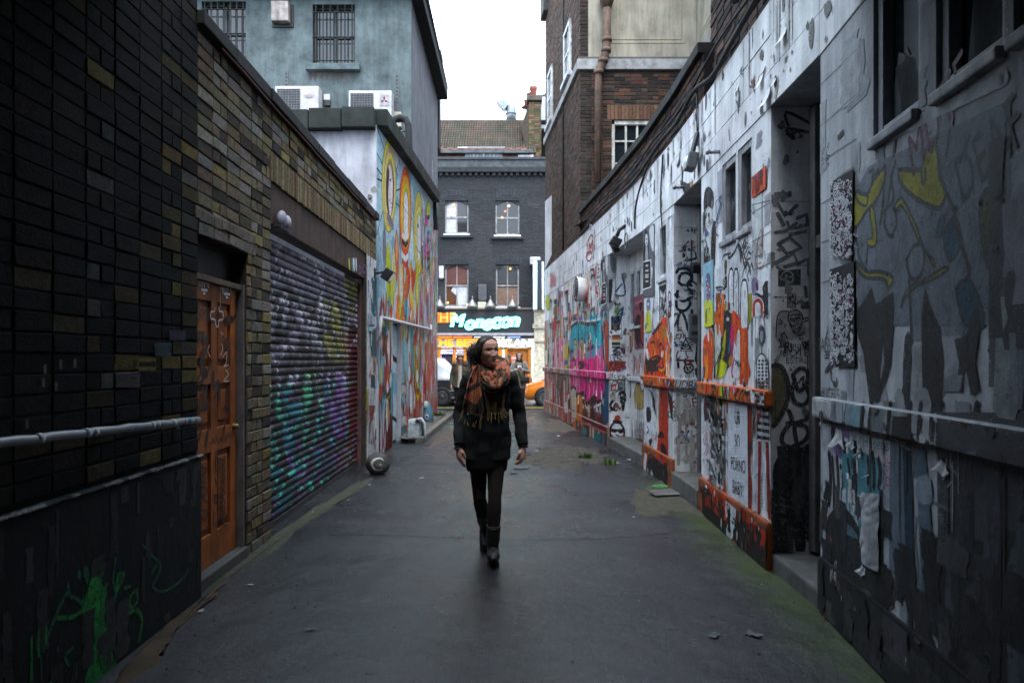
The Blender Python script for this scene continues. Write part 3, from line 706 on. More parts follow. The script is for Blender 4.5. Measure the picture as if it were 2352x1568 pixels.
p=Paint([f2],.032);p.crop(1440,1100,.5105);p.text('ZB',70,350,.10,'#c0306a');p.text('LABS',66,376,.055,'#c0306a');p.poly([(50,388),(95,386),(95,402),(50,402)],(.05,.05,.06));p.done('lettering',st)
def lamp_at(fr,x,y,name,label,s=1.):
 u,z=fr.pix(x,y);root=thing(name,label,'lamp',fr.at(u,z,0));m_=MB()
 fbox(m_,fr,u-.05*s,u+.05*s,z-.04*s,z+.08*s,0,.03,(.02,.022,.025),.006);m_.bar(fr.at(u,z+.02,.02),fr.at(u,z+.04*s,.14*s),.03,.03,(.02,.022,.025));m_.build('bracket','metal',root)
 m_=MB();c=fr.at(u,z,.17*s);M=Matrix.Rotation(.6*fr.n.x,3,'Y');m_.box(c,(.1*s,.2*s,.14*s),(.025,.027,.03),M,.015);hd=m_.build('housing','metal',root)
 m_=MB();m_.box(c+M@Vector((.052*s*fr.n.x,0,0)),(.006,.17*s,.11*s),(.3,.32,.34),M);m_.build('lens','glass',hd)
 return root
lamp_at(LW,858,632,'security_lamp','small black security lamp on the chipped pier between shutter and mural',1.3)
u,z=LW.pix(640,506)
gl=thing('bulkhead_lamp','twin pale globe lamp in the shadow above the roller shutter','lamp',LW.at(u,z,0))
mb=MB();fbox(mb,LW,u-.12,u+.12,z-.09,z-.06,-.01,.06,(.03,.03,.033),.006);mb.build('base','metal',gl)
for du,r,c in((-.05,.065,(.22,.23,.30)),(.075,.052,(.38,.39,.45))):
 mb=MB();mb.ball(LW.at(u+du,z,.045),(.04,r,r*1.15),c,16,12);mb.build('globe','paint',gl)
 # mural house
MA,MBp=(-2.085,10.5),(-1.965,17.6)
MF=Fr(MA,MBp,-1);ML=MF.L
mh=thing('mural_house','low white rendered building whose alley wall carries a tall mural of painted faces','building',(-2.1,14,0))
ztop=lambda u:5.12+.05*u
FR0=Fr((-9,10.5),(-2.085,10.5),-1)
mb=MB()
du0,du1=MF.ux(901.5),MF.ux(921);dz1=2.18
dh=(du0,du1,.0,dz1)
for a,b,c,d in cells(0,ML,0,3.2,[dh]):mb.face([MF.at(a,c),MF.at(b,c),MF.at(b,d),MF.at(a,d)],(.55,.58,.62))
N_=12
for i in range(N_):
 a,b=ML*i/N_,ML*(i+1)/N_;mb.face([MF.at(a,3.2),MF.at(b,3.2),MF.at(b,ztop(b)),MF.at(a,ztop(a))],(.55,.58,.62))
for q in((du0,0,du0,dz1),(du1,0,du1,dz1),(du0,dz1,du1,dz1)):mb.face([MF.at(q[0],q[1]),MF.at(q[2],q[3]),MF.at(q[2],q[3],-.2),MF.at(q[0],q[1],-.2)],(.4,.42,.46))
mb.build('mural_wall','plaster',mh)
mb=MB();mb.face([FR0.at(0,0),FR0.at(FR0.L,0),FR0.at(FR0.L,5.1),FR0.at(0,4.85)],(.40,.40,.45));mb.build('end_wall','plaster',mh)
mb=MB()
for i in range(9):
 z=3.2+i*.12;c=FR0.at(FR0.L-R.uniform(.02,.32),z+R.uniform(-.1,.1),.003);rr=R.uniform(.03,.09)
 mb.face([c+Vector((rr*math.cos(t)*R.uniform(.6,1.2),0,rr*math.sin(t)*R.uniform(.6,1.2)))for t in[k*.7 for k in range(9)]],jit((.22,.21,.19),.3))
mb.build('bare_patches','concrete',mh)
mb=MB()
for i in range(10):
 a=FR0.L-(i+1)*.5;fbox(mb,FR0,a,a+.49,5.02-.018*i,5.33-.02*i,-.1,.16,jit((.025,.027,.026),.3),.015)
for i in range(13):
 a,b=ML*.93*i/13,ML*.93*(i+1)/13
 mb.bar(MF.at(a,ztop(a)+.10,.02),MF.at(b-.01,ztop(b)+.10,.02),.30,.26,jit((.022,.024,.023),.3),bev=.02)
mb.bar(MF.at(ML*.93,ztop(ML)+.15,.0),MF.at(ML*.935,4.75,.06),.12,.12,(.02,.02,.02));
mb.build('roof_edge','concrete',mh)
mb=MB();mb.face([MF.at(0,5.2,0),MF.at(ML*.93,5.5,0),MF.at(ML*.93,5.7,-6),MF.at(0,5.4,-6)],(.03,.03,.032));mb.build('roof','concrete',mh)
mb=MB();fbox(mb,MF,du0+.01,du1-.01,.04,dz1-.01,-.12,-.08,(.42,.55,.64),.004);dr=mb.build('door','paint',mh)
p=Paint([(MF.shifted(-.08),(du0,du1,0,dz1))],.003);p.crop(1440,1100,.5105)
p.poly([(240,610),(325,680),(325,715),(240,660)],BK);p.poly([(240,1085),(320,1155),(320,1180),(240,1120)],BK);p.poly([(250,380),(325,380),(325,470),(300,420)],(.04,.06,.07))
p.poly([(240,440),(325,470),(325,560),(240,600)],'#b9d5e0',3);p.poly([(245,760),(325,820),(320,940),(250,900)],'#7fb4c8',3)
p.done('paint',dr)
p=Paint([(MF,(0,du0,0,5.12)),(MF,(du0,du1,dz1,5.12)),(MF,(du1,ML,0,5.3))],.002);p.sat=1.3
p.crop(1440,430,.4462)
OUT=(.03,.028,.03)
pale=['#9fb9c4','#b4c8d0','#8aa6b4','#c4d2d8','#7d98a8','#a8b8c4','#6fa3b2']
p.poly([(148,60),(720,760),(720,1600),(148,1600)],'#a9c0ca')
for i in range(60):
 x=R.uniform(148,600);y=R.uniform(100,1500);y=max(y,90+(x-148)*1.35);a=R.uniform(-.25,.25);l=R.uniform(120,420);wd=R.uniform(10,30)
 q=[(x,y),(x+wd,y+l*.5),(x+a*l*.3,y+l),(x-wd,y+l*.45)];p.poly(q,jit(R.choice(pale),.1));p.line(q,.008,OUT,0,True)
for x0,y0,x1,y1 in((150,410,235,580),(150,545,200,610),(152,640,200,660),(150,180,215,370),(150,1140,215,880),(300,400,345,360),(325,745,360,730),(300,840,420,950),(420,940,470,1010),(310,620,360,440)):p.line([(x0,y0),(x1,y1)],.03,OUT,0)
def face(cx,cy,rx,ry,cols,inner,lw=.02):
 p.ell(cx,cy,rx+3,ry+9,OUT,40)
 k=len(cols)
 for i,c in enumerate(cols):
  t=1-.62*i/k;p.ell(cx+i*rx*.05,cy+i*ry*.02,rx*t,ry*t,c,40)
  if i<k-1:p.line([(cx+i*rx*.05+rx*t*.8*math.cos(q),cy+i*ry*.02+ry*t*.8*math.sin(q))for q in[-3.0+.25*j for j in range(24)]],.010,OUT,0)
 t=.42;p.ell(cx+rx*.12,cy+ry*.1,rx*t+3,ry*.56+6,OUT,30);p.ell(cx+rx*.12,cy+ry*.1,rx*t,ry*.56,inner,30)
face(258,700,62,415,['#c9c05a','#b59a8c','#d8cf78','#a58a60','#54302a'],'#d8cfd6')
p.poly([(240,540),(262,575),(250,800),(262,960),(240,900),(232,700)],'#3a2426',2);p.line([(268,640),(262,720),(270,820),(258,835)],.016,OUT);p.line([(262,650),(280,640)],.02,OUT);p.line([(275,850),(292,880),(278,900)],.018,OUT);p.ell(270,655,6,12,OUT)
p.poly([(235,940),(290,1010),(300,1100),(260,1060)],'#8d8390',2);p.line([(235,940),(290,1015)],.02,OUT);p.line([(240,985),(292,1060)],.02,OUT)
face(404,935,52,395,['#d2622c','#d8a04a','#c9bc52','#c46a36'],'#e2dde4')
p.line([(350,820),(430,960)],.014,OUT,0);p.line([(395,860),(400,960),(388,1010)],.02,OUT)
for i,c in enumerate(('#dcd8da','#2a2422','#d8662e','#e2dede','#c4522a')):p.poly([(375,1110+i*60),(405,1150+i*60),(432,1120+i*60),(430,1165+i*60),(405,1200+i*60),(372,1155+i*60)],c)
face(523,1130,40,375,['#cfc36a','#c9b06a','#d8cf86','#b59a5a'],'#dcdae2')
p.line([(520,980),(512,1100),(525,1180)],.012,OUT);p.ell(520,1060,7,22,'#4a7a9a');p.line([(497,1250),(540,1310)],.02,OUT)
def leaf(cx,y0,y1,w,c,o=.010,lean=0):
 pts=[(cx+lean,y0),(cx+w*.8+lean*.5,lerp(y0,y1,.3)),(cx+w,lerp(y0,y1,.6)),(cx,y1),(cx-w,lerp(y0,y1,.62)),(cx-w*.8+lean*.5,lerp(y0,y1,.3))]
 p.poly(pts,c,3);p.line(pts,o,OUT,3,True)
leaf(326,1090,1570,20,'#cf6a3a');leaf(326,1130,1400,10,'#d8a878')
leaf(250,1200,1700,24,'#b8bf4a');leaf(218,1060,1500,16,'#7d7480');leaf(300,1250,1700,18,'#d8d0a8')
p.crop(1440,1100,.5105)
orange=['#d2622c','#c9522a','#d87a3c','#dd8a4a','#c44a2c','#d8a04a'];
for i in range(46):
 x=R.uniform(285,425);y=R.uniform(-150,420);leaf(x,y,y+R.uniform(140,380),R.uniform(6,16),jit(R.choice(orange+['#d8c86a','#dcd4cc','#8ac0c8']),.12),.008,R.uniform(-14,14))
for i in range(30):
 x=R.uniform(135,215);y=R.uniform(-200,300);leaf(x,y,y+R.uniform(300,700),R.uniform(6,14),jit(R.choice(pale+['#c8d4da','#d4dce0']),.1),.008)
for x,y0,y1,w,c in((222,-80,330,13,'#b8bf4a'),(245,-60,340,12,'#c9c860'),(232,60,260,10,'#a9b040'),(262,-100,240,10,'#c8c478'),(445,-100,300,16,'#b9b84a'),(446,20,240,10,'#d0cc7a'),(490,-50,420,16,'#d6d2da'),(497,120,420,10,'#c4b4cc'),(472,100,700,9,'#b07a80'),(425,100,760,8,'#cfd6dc'),(274,120,330,10,'#d0ccd6'),(312,160,340,8,'#c6c255'),(340,420,740,18,'#d2622c'),(352,390,560,9,'#c9a83c'),(380,330,560,12,'#c4684a')):leaf(x,y0,y1,w,c)
for i in range(26):
 x=R.uniform(330,420);y=R.uniform(330,820);leaf(x,y,y+R.uniform(200,460),R.uniform(5,11),jit(R.choice(pale+['#8fb8c4','#c8d4dc','#5f8c98','#d2622c']),.12),.008)
p.poly([(150,850),(250,850),(250,1440),(145,1420)],'#5a1c18');
for i in range(14):leaf(R.uniform(155,245),R.uniform(700,1050),R.uniform(1250,1480),R.uniform(6,16),jit(R.choice(['#6a2018','#501410','#7c2c20','#8a4638','#b8b8c0']),.15),.008)
for r_,c in((30,'#9a3a22'),(24,'#c46a3a'),(17,'#b8bf4a'),(11,'#5a1c18'),(7,'#a8a0b4')):p.ell(215,690,r_,230*r_/30,c,30)
p.line([(180,880),(200,980),(235,930),(250,820)],.03,'#b8bf4a');p.line([(195,1110),(230,1080),(250,980)],.045,'#aeb83e');p.line([(185,800),(210,930),(248,880)],.014,OUT)
p.poly([(136,180),(185,160),(190,700),(165,900),(138,800)],'#b0c4d0');p.line([(150,200),(160,560),(150,800)],.012,OUT);p.line([(180,200),(172,420),(180,700)],.012,OUT)
p.poly([(165,375),(192,375),(192,635),(165,635)],(.035,.037,.04))
p.poly([(405,500),(480,480),(500,1180),(400,1120)],'#a23a2a',2)
for i in range(30):leaf(R.uniform(408,500),R.uniform(450,900),R.uniform(950,1180),R.uniform(4,10),jit(R.choice(['#b0503c','#8a2c20','#a09088','#b8a89a','#c07a60','#6a2018']),.15),.006)
for r_,c in((24,'#b8bf4a'),(19,'#7a2018'),(13,'#b8bf4a'),(8,'#c25a30')):p.poly([(447-r_,560),(447+r_,560),(447+r_,780),(455,780+r_*8.5),(447-r_*.6,760+r_*5)],c,3)
p.poly([(325,860),(365,880),(362,940),(325,930)],'#b8b8ba',3);p.line([(325,860),(345,845),(365,890),(362,945),(345,925),(325,945)],.02,OUT)
p.poly([(328,1110),(362,1110),(362,1180),(328,1180)],'#c4c4c8',3);p.line([(325,1115),(345,1095),(365,1115),(362,1180),(345,1170),(328,1190)],.02,OUT)
p.poly([(320,1190),(370,1170),(360,1330),(318,1350)],'#4a6c78');leaf(335,1180,1340,8,'#7d98a4');leaf(352,1180,1340,6,'#5c7c88');leaf(345,960,1080,9,'#bcbcc0')
p.crop(1440,1100,.5105)
for i in range(120):
 x=R.choice([R.uniform(128,245),R.uniform(318,500)]);y=R.uniform(120,1000);leaf(x,y,min(1330,y+R.uniform(90,300)),R.uniform(3,10),jit(R.choice(['#d8e4ea','#5f9cae','#d2622c','#c9c060','#7a2018','#e4e0e0','#2f5f70','#b84a30','#8ab8c4','#d8a04a','#a08890']),.15),.009,R.uniform(-8,8))
p.smears(420,(MF.ux(966),ML,.1,4.9),['#d23a2c','#e0e0e6','#d8d8de','#c8bcd8','#0f8a96','#e0c020','#d850a0','#e07a2a','#7fc4c8','#b8c04a','#e6e6ea','#8a8a92','#d0a0c8','#404448','#c84a3a','#cc9a9a','#c09a90'],(.03,.16),(.12,.7))
p.smears(120,(MF.ux(975),ML,.1,1.9),['#b8a0a0','#a8605a','#c4b4b8','#c86a60','#8a7470','#b03a30'],(.05,.2),(.2,.8))
p.crop(1440,430,.4462)
p.poly([(598,860),(625,840),(615,960),(590,965)],'#cdc81e',2);p.poly([(585,985),(598,975),(596,1060),(585,1050)],'#d650b4',2)
for y,c in((970,BK),(1110,'#0f7a8a'),(1180,'#0a6672'),(1290,'#8a2018'),(1340,'#10181c'),(1420,'#0a5060')):p.poly([(597,y),(616,y-8),(614,y+34),(596,y+30)],c,2)
p.densify(40,(.3,ML,.3,3),((.03,.03,.03),(.6,.6,.65),(.03,.2,.25)))
p.done('mural_paint',mh)
mb=MB();pa=MF.pix(868,729);pb=MF.pix(985,757)
mb.tube([MF.at(lerp(pa[0],pb[0],i/12),lerp(pa[1],pb[1],i/12),.05)for i in range(13)]+[MF.at(pb[0]+.02,pb[1]+.12,.05)],.03,(.5,.5,.54),10)
mb.tube([MF.at(pa[0],pa[1],.05),MF.at(pa[0]-.05,pa[1]-.35,.03)],.03,(.5,.5,.54),8);mb.build('conduit','paint',mh)
mb=MB();pts=[ground(893,1078),ground(1000,977),ground(1022,966)]
q0=ground(905,1062);
for i in range(12):
 a=lerp(0,1,i/12);b=lerp(0,1,(i+1)/12);A=Vector((-1.62,12.2)).lerp(Vector((-1.55,17.9)),a);B=Vector((-1.62,12.2)).lerp(Vector((-1.55,17.9)),b)
 d=(B-A)*.985;mb.bar((A.x-.04,A.y,.03),(A.x-.04+d.x,A.y+d.y,.03),.14,.15,jit((.12,.115,.105),.25),bev=.015)
tag(mb.build('kerb','stone'),kind='structure')
mb=MB();
mb.grid(lambda a,b:(lerp(-2.05,-1.72,a),lerp(12.2,17.9,b),.085+.01*noise.noise(Vector((a*3,b*12,0)))),4,30,lambda a,b:jit((.10,.095,.085),.2));tag(mb.build('pavement','concrete'),kind='structure')
# blue rendered building behind
bb=thing('rendered_building','tall blue grey rendered building with barred windows behind the mural house','building',(-4.5,16,0))
BF=Fr((-12,13.9),(-2.05,13.9),-1);bx=lambda X:X+12
w1=(bx(-4.06),bx(-3.2),7.48,8.72);w2=(bx(-6.32),bx(-5.42),7.55,8.78)
mb=MB();slab(mb,BF,0,BF.L,0,8.95,[w1,w2],-.25,0,(.105,.135,.142));mb.build('front_wall','stucco',bb)
BSd=Fr((-2.05,13.9),(-2.05,18.8),-1)
mb=MB();mb.face([BSd.at(0,0),BSd.at(BSd.L,0),BSd.at(BSd.L,8.8),BSd.at(0,8.95)],(.16,.165,.195));mb.face([(-2.05,18.8,0),(-12,18.8,0),(-12,18.8,8.9),(-2.05,18.8,8.8)],(.3,.3,.34));mb.build('side_wall','plaster',bb)
p=Paint([(BSd,(2.2,BSd.L,0,7.2))],.003)
p.smears(230,(3.2,BSd.L-.02,.2,5.6),['#d8d8e0','#0f8a96','#e0d020','#d850a0','#d8402c','#b8c04a','#9aa4ac','#c8bcd8','#e6e6ea','#5aa090','#4a4a52'],(.04,.16),(.15,.9))
p.smears(46,(3.4,BSd.L-.02,5.2,6.6),['#a8b4b8','#8a9aa0','#c0c4cc','#b04a40','#4a9a7a','#c060a0'],(.03,.09),(.15,.7));p.done('paint_drips',bb)
mb=MB()
mb.bar((-1.99,13.75,9.02),(-1.95,18.95,8.86),.34,.34,(.022,.023,.025),bev=.02);mb.bar((-12,13.82,9.05),(-2.0,13.82,9.05),.3,.28,(.022,.023,.025),bev=.02)
for i in range(40):mb.bar((-1.80,13.8+i*.128,9.16-.004*i),(-1.80,13.9+i*.128,9.16-.004*i),.06,.05,(.03,.03,.032))
mb.build('eaves','concrete',bb)
mb=MB();mb.face([(-12,13.7,9.15),(-1.85,13.7,9.15),(-1.85,18.9,9.0),(-12,18.9,9.15)],(.03,.03,.035));mb.build('roof','tiles',bb)
def barred(hole,nb_,sill):
 u0,u1,z0,z1=hole;m_=MB()
 for q in((u0,u0+.05,z0,z1),(u1-.05,u1,z0,z1),(u0,u1,z1-.05,z1),(u0,u1,z0,z0+.04),((u0+u1)/2-.02,(u0+u1)/2+.02,z0,z1),(u0,u1,(z0+z1)/2-.02,(z0+z1)/2+.02)):
  fbox(m_,BF,*q,-.17,-.12,(.05,.055,.06))
 wf=m_.build('window','wood',bb);m_=MB()
 m_.face([BF.at(u0,z0,-.16),BF.at(u1,z0,-.16),BF.at(u1,z1,-.16),BF.at(u0,z1,-.16)],(.035,.045,.055));m_.build('pane','glass',wf)
 m_=MB()
 for i in range(nb_):u=lerp(u0+.06,u1-.06,i/(nb_-1));m_.bar(BF.at(u,z0,-.02),BF.at(u,z1,-.02),.024,.024,jit((.03,.028,.027),.3))
 for z in(z0+.1,z0+.58,z1-.16):m_.bar(BF.at(u0,z,-.005),BF.at(u1,z,-.005),.03,.012,(.03,.028,.027))
 m_.build('bars','rusty',wf)
 if sill:m_=MB();fbox(m_,BF,u0-.12,u1+.12,z0-.13,z0,-.12,.12,(.10,.13,.14),.012);m_.build('sill','concrete',wf)
barred(w1,6,True);barred(w2,7,False)
p=Paint([(BF,(0,BF.L-.02,4,7.4))],.004);p.crop(700,0,.574)
for i in range(9):x=940+i*32+R.uniform(-8,8);p.poly([(x-16,512),(x+16,512),(x+R.uniform(2,10),512+R.uniform(20,80)),(x-6,512+R.uniform(20,50))],jit((.09,.075,.065),.3),2)
for x,y,r in((860,460,34),(1150,640,8),(560,210,14),(800,470,16),(1340,90,30),(1500,90,40)):p.poly([(x+r*math.cos(t)*R.uniform(.6,1.3),y+r*.6*math.sin(t)*R.uniform(.6,1.3))for t in[k*.7 for k in range(9)]],jit((.12,.12,.115),.3),2)
p.done('stains',bb)
for x,y0,y1 in((658,165,212),(912,172,222)):
 u,z1=BF.pix(x,y0);_,z0=BF.pix(x,y1+60);mb=MB();fbox(mb,BF,u-.035,u+.035,z0,z1,0,.012,(.08,.085,.09))
 for i in range(8):fbox(mb,BF,u-.014,u+.014,z1-.06-i*.075,z1-.03-i*.075,.012,.015,(.01,.01,.01))
 mb.build('mounting_strap','metal',bb)
V0=thing('vent_box','square pale rusty vent box high on the blue grey wall','vent',(-4.68,13.9,8.3))
mb=MB();u,z=BF.pix(648,34);fbox(mb,BF,u-.175,u+.175,z-.2,z+.2,.02,.16,(.30,.26,.25),.015);mb.build('cover','rusty',V0)
mb=MB();fbox(mb,BF,u-.2,u+.24,z-.27,z+.2,0,.03,(.02,.02,.02),.01);mb.build('backing','metal',V0)
def aircon(x0,x1,ytop,label,mark):
 u0,z1=BF.pix(x0,ytop);u1,_=BF.pix(x1,ytop);f3=BF.shifted(.32);u0+=.08;u1-=.0;z0=z1-.66
 rt=thing('air_conditioner',label,'air conditioner',BF.at((u0+u1)/2,z0,.2),'air conditioners on the blue grey wall')
 m_=MB();fbox(m_,BF,u0,u1,z0,z1,.03,.32,(.45,.44,.47),.02);bd=m_.build('casing','paint',rt)
 gu=lerp(u0,u1,.58);m_=MB();fbox(m_,BF,u0+.04,gu,z0+.05,z1-.06,.31,.323,(.012,.013,.015));
 for i in range(16):z=z0+.06+i*(z1-z0-.13)/16;fbox(m_,BF,u0+.04,gu,z,z+.012,.322,.33,(.11,.115,.12))
 for i in range(9):u=lerp(u0+.05,gu-.01,i/8);fbox(m_,BF,u-.003,u+.003,z0+.05,z1-.06,.33,.334,(.13,.13,.14))
 m_.build('grille','metal',rt)
 m_=MB()
 for q in(u0+.1,u1-.1):m_.bar(BF.at(q,z0-.02,.0),BF.at(q,z0-.02,.36),.04,.04,(.06,.06,.065));m_.bar(BF.at(q,z0-.3,.0),BF.at(q,z0-.02,.3),.03,.03,(.06,.06,.065))
 m_.build('bracket','metal',rt)
 p_=Paint([f3],.012)
 if mark=='diamonds':
  cu_,cz=lerp(u0,u1,.83),z1-.2
  p_.uvpoly([(cu_-.09,cz-.11),(cu_+.09,cz-.11),(cu_+.09,cz+.11),(cu_-.09,cz+.11)],(.35,.35,.37))
  for a in(90,210,330):
   a=math.radians(a);d=(math.cos(a),math.sin(a));s_=.042;e=(-d[1],d[0])
   p_.uvpoly([(cu_,cz),(cu_+d[0]*s_+e[0]*s_*.58,cz+d[1]*s_+e[1]*s_*.58),(cu_+d[0]*s_*2,cz+d[1]*s_*2),(cu_+d[0]*s_-e[0]*s_*.58,cz+d[1]*s_-e[1]*s_*.58)],'#7a1428')
 else:
  cu_=lerp(u0,u1,.78);p_.surfs=[(f3,(-99,99,-99,99))]
  V,F=text2d('FUJITSU',.062);p_.mb.add([f3.at(cu_+v.x,z1-.2+v.y,.012)for v in V],F,'#a03a3a');p_.uvline([(cu_-.07,z1-.235),(cu_+.07,z1-.235)],.012,'#4a6a70',0)
 p_.done('badge',bd)
aircon(635,742,212,'white air conditioner with small red lettering, half hidden behind the sloping brick roof line','text')
aircon(800,906,222,'white air conditioner with a red three diamond badge at the blue grey corner','diamonds')
so_=thing('wall_socket','small white wall switch box between the two air conditioners','socket',BF.at(*BF.pix(753,245)))
u,z=BF.pix(753,230);mb=MB();fbox(mb,BF,u-.07,u+.05,z-.02,z+.1,0,.06,(.6,.6,.6),.01);mb.build('cover','paint',so_)
mb=MB();fbox(mb,BF,u-.06,u+.06,z-.14,z-.02,0,.07,(.02,.02,.022),.01);mb.build('junction_box','paint',so_)
pp=thing('black_pipe','fat black pipe bent over like an arch behind the mural house roof','pipe',(-2.3,13.4,5.6))
mb=MB();q=lambda x,y,Y=13.45:atY(x,y,Y)
mb.tube([q(898,330),q(900,290),q(906,275),q(918,270),q(932,274),q(938,288),q(939,330),q(943,375)],.065,(.02,.022,.024),12);mb.build('pipe','rubber',pp)
mb=MB()
for y in(280,302):mb.tube([q(892,y,13.5),q(932,y,13.5)],.018,(.25,.28,.3),8)
mb.build('conduit','metal',pp)
mb=MB();fbox(mb,BF,bx(-2.42),bx(-2.24),6.2,6.5,0,.1,(.4,.36,.3),.01);tag(mb.build('meter_box','paint',None,(-2.33,13.9,6.2)),'tan meter box beside the black pipe on the blue grey wall','box')
ck_=thing('brick_stack','narrow dark chimney stack rising behind the eaves of the blue grey building','chimney',(-2.1,19.3,8))
mb=MB();c0=atY(1000,180,19.3);mb.box((c0.x-.05,19.3,8.7),(.36,.5,2.6),(.06,.058,.06));mb.build('stack','brick',ck_)
mb=MB();mb.box((c0.x-.05,19.3,10.05),(.48,.62,.14),(.03,.03,.033),bev=.02);mb.build('cap','concrete',ck_)
# right side: white painted shop row
WHT=(.66,.665,.69)
row=thing('painted_shop_row','long low white painted shop row covered in graffiti and pasted paper on the right','building',(1.8,8,0))
DEP=.40
Wp=[(1.40,-6),(1.544,1.0),(1.831,4.05),(1.848,4.87),(1.886,6.8),(1.886,7.95),(1.84,9.5),(1.673,11.76),(.943,19.7)]
FD,FC,FB,FF=Fr(Wp[1],Wp[2]),Fr(Wp[3],Wp[4]),Fr(Wp[5],Wp[6]),Fr(Wp[7],Wp[8])
FN=Fr(Wp[0],Wp[1])
mb=MB();core=MB();sof=MB()
for A,B in zip(Wp,Wp[1:]):
 f=Fr(A,B);fbox(core,f,-.01,f.L+.01,3.3,4.05,-DEP-.3,-.006,(.45,.455,.48))
 if A[1]>.5:bricks(mb,f,0,f.L,3.3,4.06,[],lambda u,z:jit(WHT,.06),course=.25,length=.82,gap=.004,off=-.004,proud=.012,jig=.0015,cham=.003)
core.build('fascia_core','plaster',row);mb.build('fascia','plaster',row)
def bay(f,holes,ledcol,plin=.34,pcol=WHT,wcol=WHT,po=.035):
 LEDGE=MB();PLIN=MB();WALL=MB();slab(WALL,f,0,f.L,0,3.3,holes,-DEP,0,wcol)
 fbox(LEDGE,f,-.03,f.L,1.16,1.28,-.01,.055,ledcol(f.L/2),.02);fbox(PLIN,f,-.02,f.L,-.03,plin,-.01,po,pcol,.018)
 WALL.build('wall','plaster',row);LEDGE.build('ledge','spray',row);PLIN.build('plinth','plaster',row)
 S=[(f,c)for c in cells(0,f.L,1.28,3.3,holes)]+[(f.shifted(.055),(-.03,f.L,1.165,1.275)),(f,(0,f.L,plin,1.16)),(f.shifted(po),(-.02,f.L,0,plin-.01))]
 return S
def wear(p,L,n):
 for i in range(n):p.splat(R.uniform(0,L),R.choice([R.uniform(1.15,1.29),R.uniform(.2,.36),R.uniform(.0,.3)]),R.uniform(.004,.03),R.choice([(.5,.5,.5),(.02,.018,.017),(.14,.13,.12),(.08,.03,.02),(.07,.06,.055)]),R.uniform(.5,2),8)
 for i in range(n//2):p.drip(R.uniform(0,L),R.uniform(1.1,1.2),R.uniform(.1,.5),R.uniform(.004,.014),R.choice([(.02,.018,.017),(.05,.045,.04),(.3,.3,.3)]))
def window(parent,f,h,back=-.10,bars=(),name='window',fc=(.34,.345,.37),glass=(.012,.015,.018)):
 u0,u1,z0,z1=h;m_=MB();e=.055
 for q in((u0,u0+e,z0,z1),(u1-e,u1,z0,z1)):fbox(m_,f,*q,back-.03,back+.05,jit(fc,.1),.006)
 for q in((u0+e,u1-e,z0,z0+e),(u0+e,u1-e,z1-e,z1)):fbox(m_,f,*q,back-.03,back+.048,jit(fc,.1),.006)
 for b in bars:fbox(m_,f,b-.03,b+.03,z0+e,z1-e,back-.02,back+.04,jit(fc,.1),.006)
 fbox(m_,f,u0,u1,z0-.045,z0+.003,back,.035,jit(fc,.1),.01)
 wf=m_.build(name,'wood',parent);m_=MB()
 m_.face([f.at(u0,z0,back),f.at(u1,z0,back),f.at(u1,z1,back),f.at(u0,z1,back)],glass);m_.build('pane','glass',wf)
 m_=MB()
 for i in range(3):
  a=R.uniform(u0+.1,u1-.3);m_.face([f.at(a,z0+.05,back+.004),f.at(a+R.uniform(.15,.3),z0+.05,back+.004),f.at(a+R.uniform(.1,.25),z0+R.uniform(.3,.5),back+.004),f.at(a+.02,z0+R.uniform(.2,.35),back+.004)],jit((.05,.06,.068),.3))
 m_.build('sheeting','paper',wf)
 return wf
dW=[(FD.ux(2118)+.02,FD.ux(2006),2.56,3.27),(FD.ux(2310),FD.ux(2150),2.56,3.27),(.02,FD.ux(2330),2.56,3.27)]
OJ=(.58,.13,.025)
SD=bay(FD,dW,lambda u:(.42,.43,.45),pcol=(.02,.022,.025),wcol=(.40,.41,.435),po=.012)  # bay and plinth coloured darker than the row to imitate light falling off
for h in dW:window(row,FD,h,-.07)
cW=[(FC.ux(1727),FC.ux(1693)-.02,2.53,3.22),(FC.ux(1691),FC.ux(1659),2.53,3.22)]
SCb=bay(FC,cW,lambda u:OJ,pcol=(.26,.07,.028))
for h in cW:window(row,FC,h,-.06)
bW=[(FB.ux(1532),FB.ux(1513),2.50,3.20)]
SB=bay(FB,bW,lambda u:OJ,pcol=(.28,.08,.03))
window(row,FB,bW[0],-.05,fc=(.55,.56,.58))
fW=[]
for x0,x1 in((1263,1268),(1280,1287),(1295,1306),(1318,1326),(1340,1350),(1360,1368)):fW.append((FF.ux(x1),FF.ux(x0),2.5,3.12))
SF=bay(FF,fW,lambda u:hexc('#d8a8b8'),pcol=(.30,.17,.16))
for h in fW:window(row,FF,h,-.12)
for x in(1272,1283,1292,1308,1330,1345,1358,1372,1384):
 mb=MB();u=FF.ux(x);z=.36
 while z<3.27:
  h=R.uniform(.07,.2)
  if not 1.14<z+h/2<1.30:
   c='#7a3a34' if z<.8 else('#d82c80' if z<1.72 else('#1090ac' if z<2.4 else '#b8b8bc'))if x>1313 else R.choice(['#a83a34','#c8b8b4','#8a7a74','#d8a0a8','#5a6a66','#c86a7a','#d8d4d0','#9a9a40'])
   if R.random()<.3:c=R.choice(['#e0c8d0','#b8a8a8','#2a2a30','#e8e4e4','#c83a30'])
   fbox(mb,FF,u-.03,u+.03,z,min(z+h,3.28),-.004,.022,jit(c,.25))
  z+=h
 mb.build('batten','spray',row)
SN=bay(FN,[],lambda u:WHT)
def recess(A,B,doorcol,win=None,low=None,zdoor=2.2):
 f=Fr(A,B,1,-DEP+.02);m_=MB();holes=[win]if win else[]
 slab(m_,f,-.3,f.L+.3,0,3.3,holes,-.2,0,(.5,.5,.53));rw=m_.build('recess_wall','plaster',row)
 return f
f1=Fr(Wp[6],Wp[7],1,-DEP+.04)
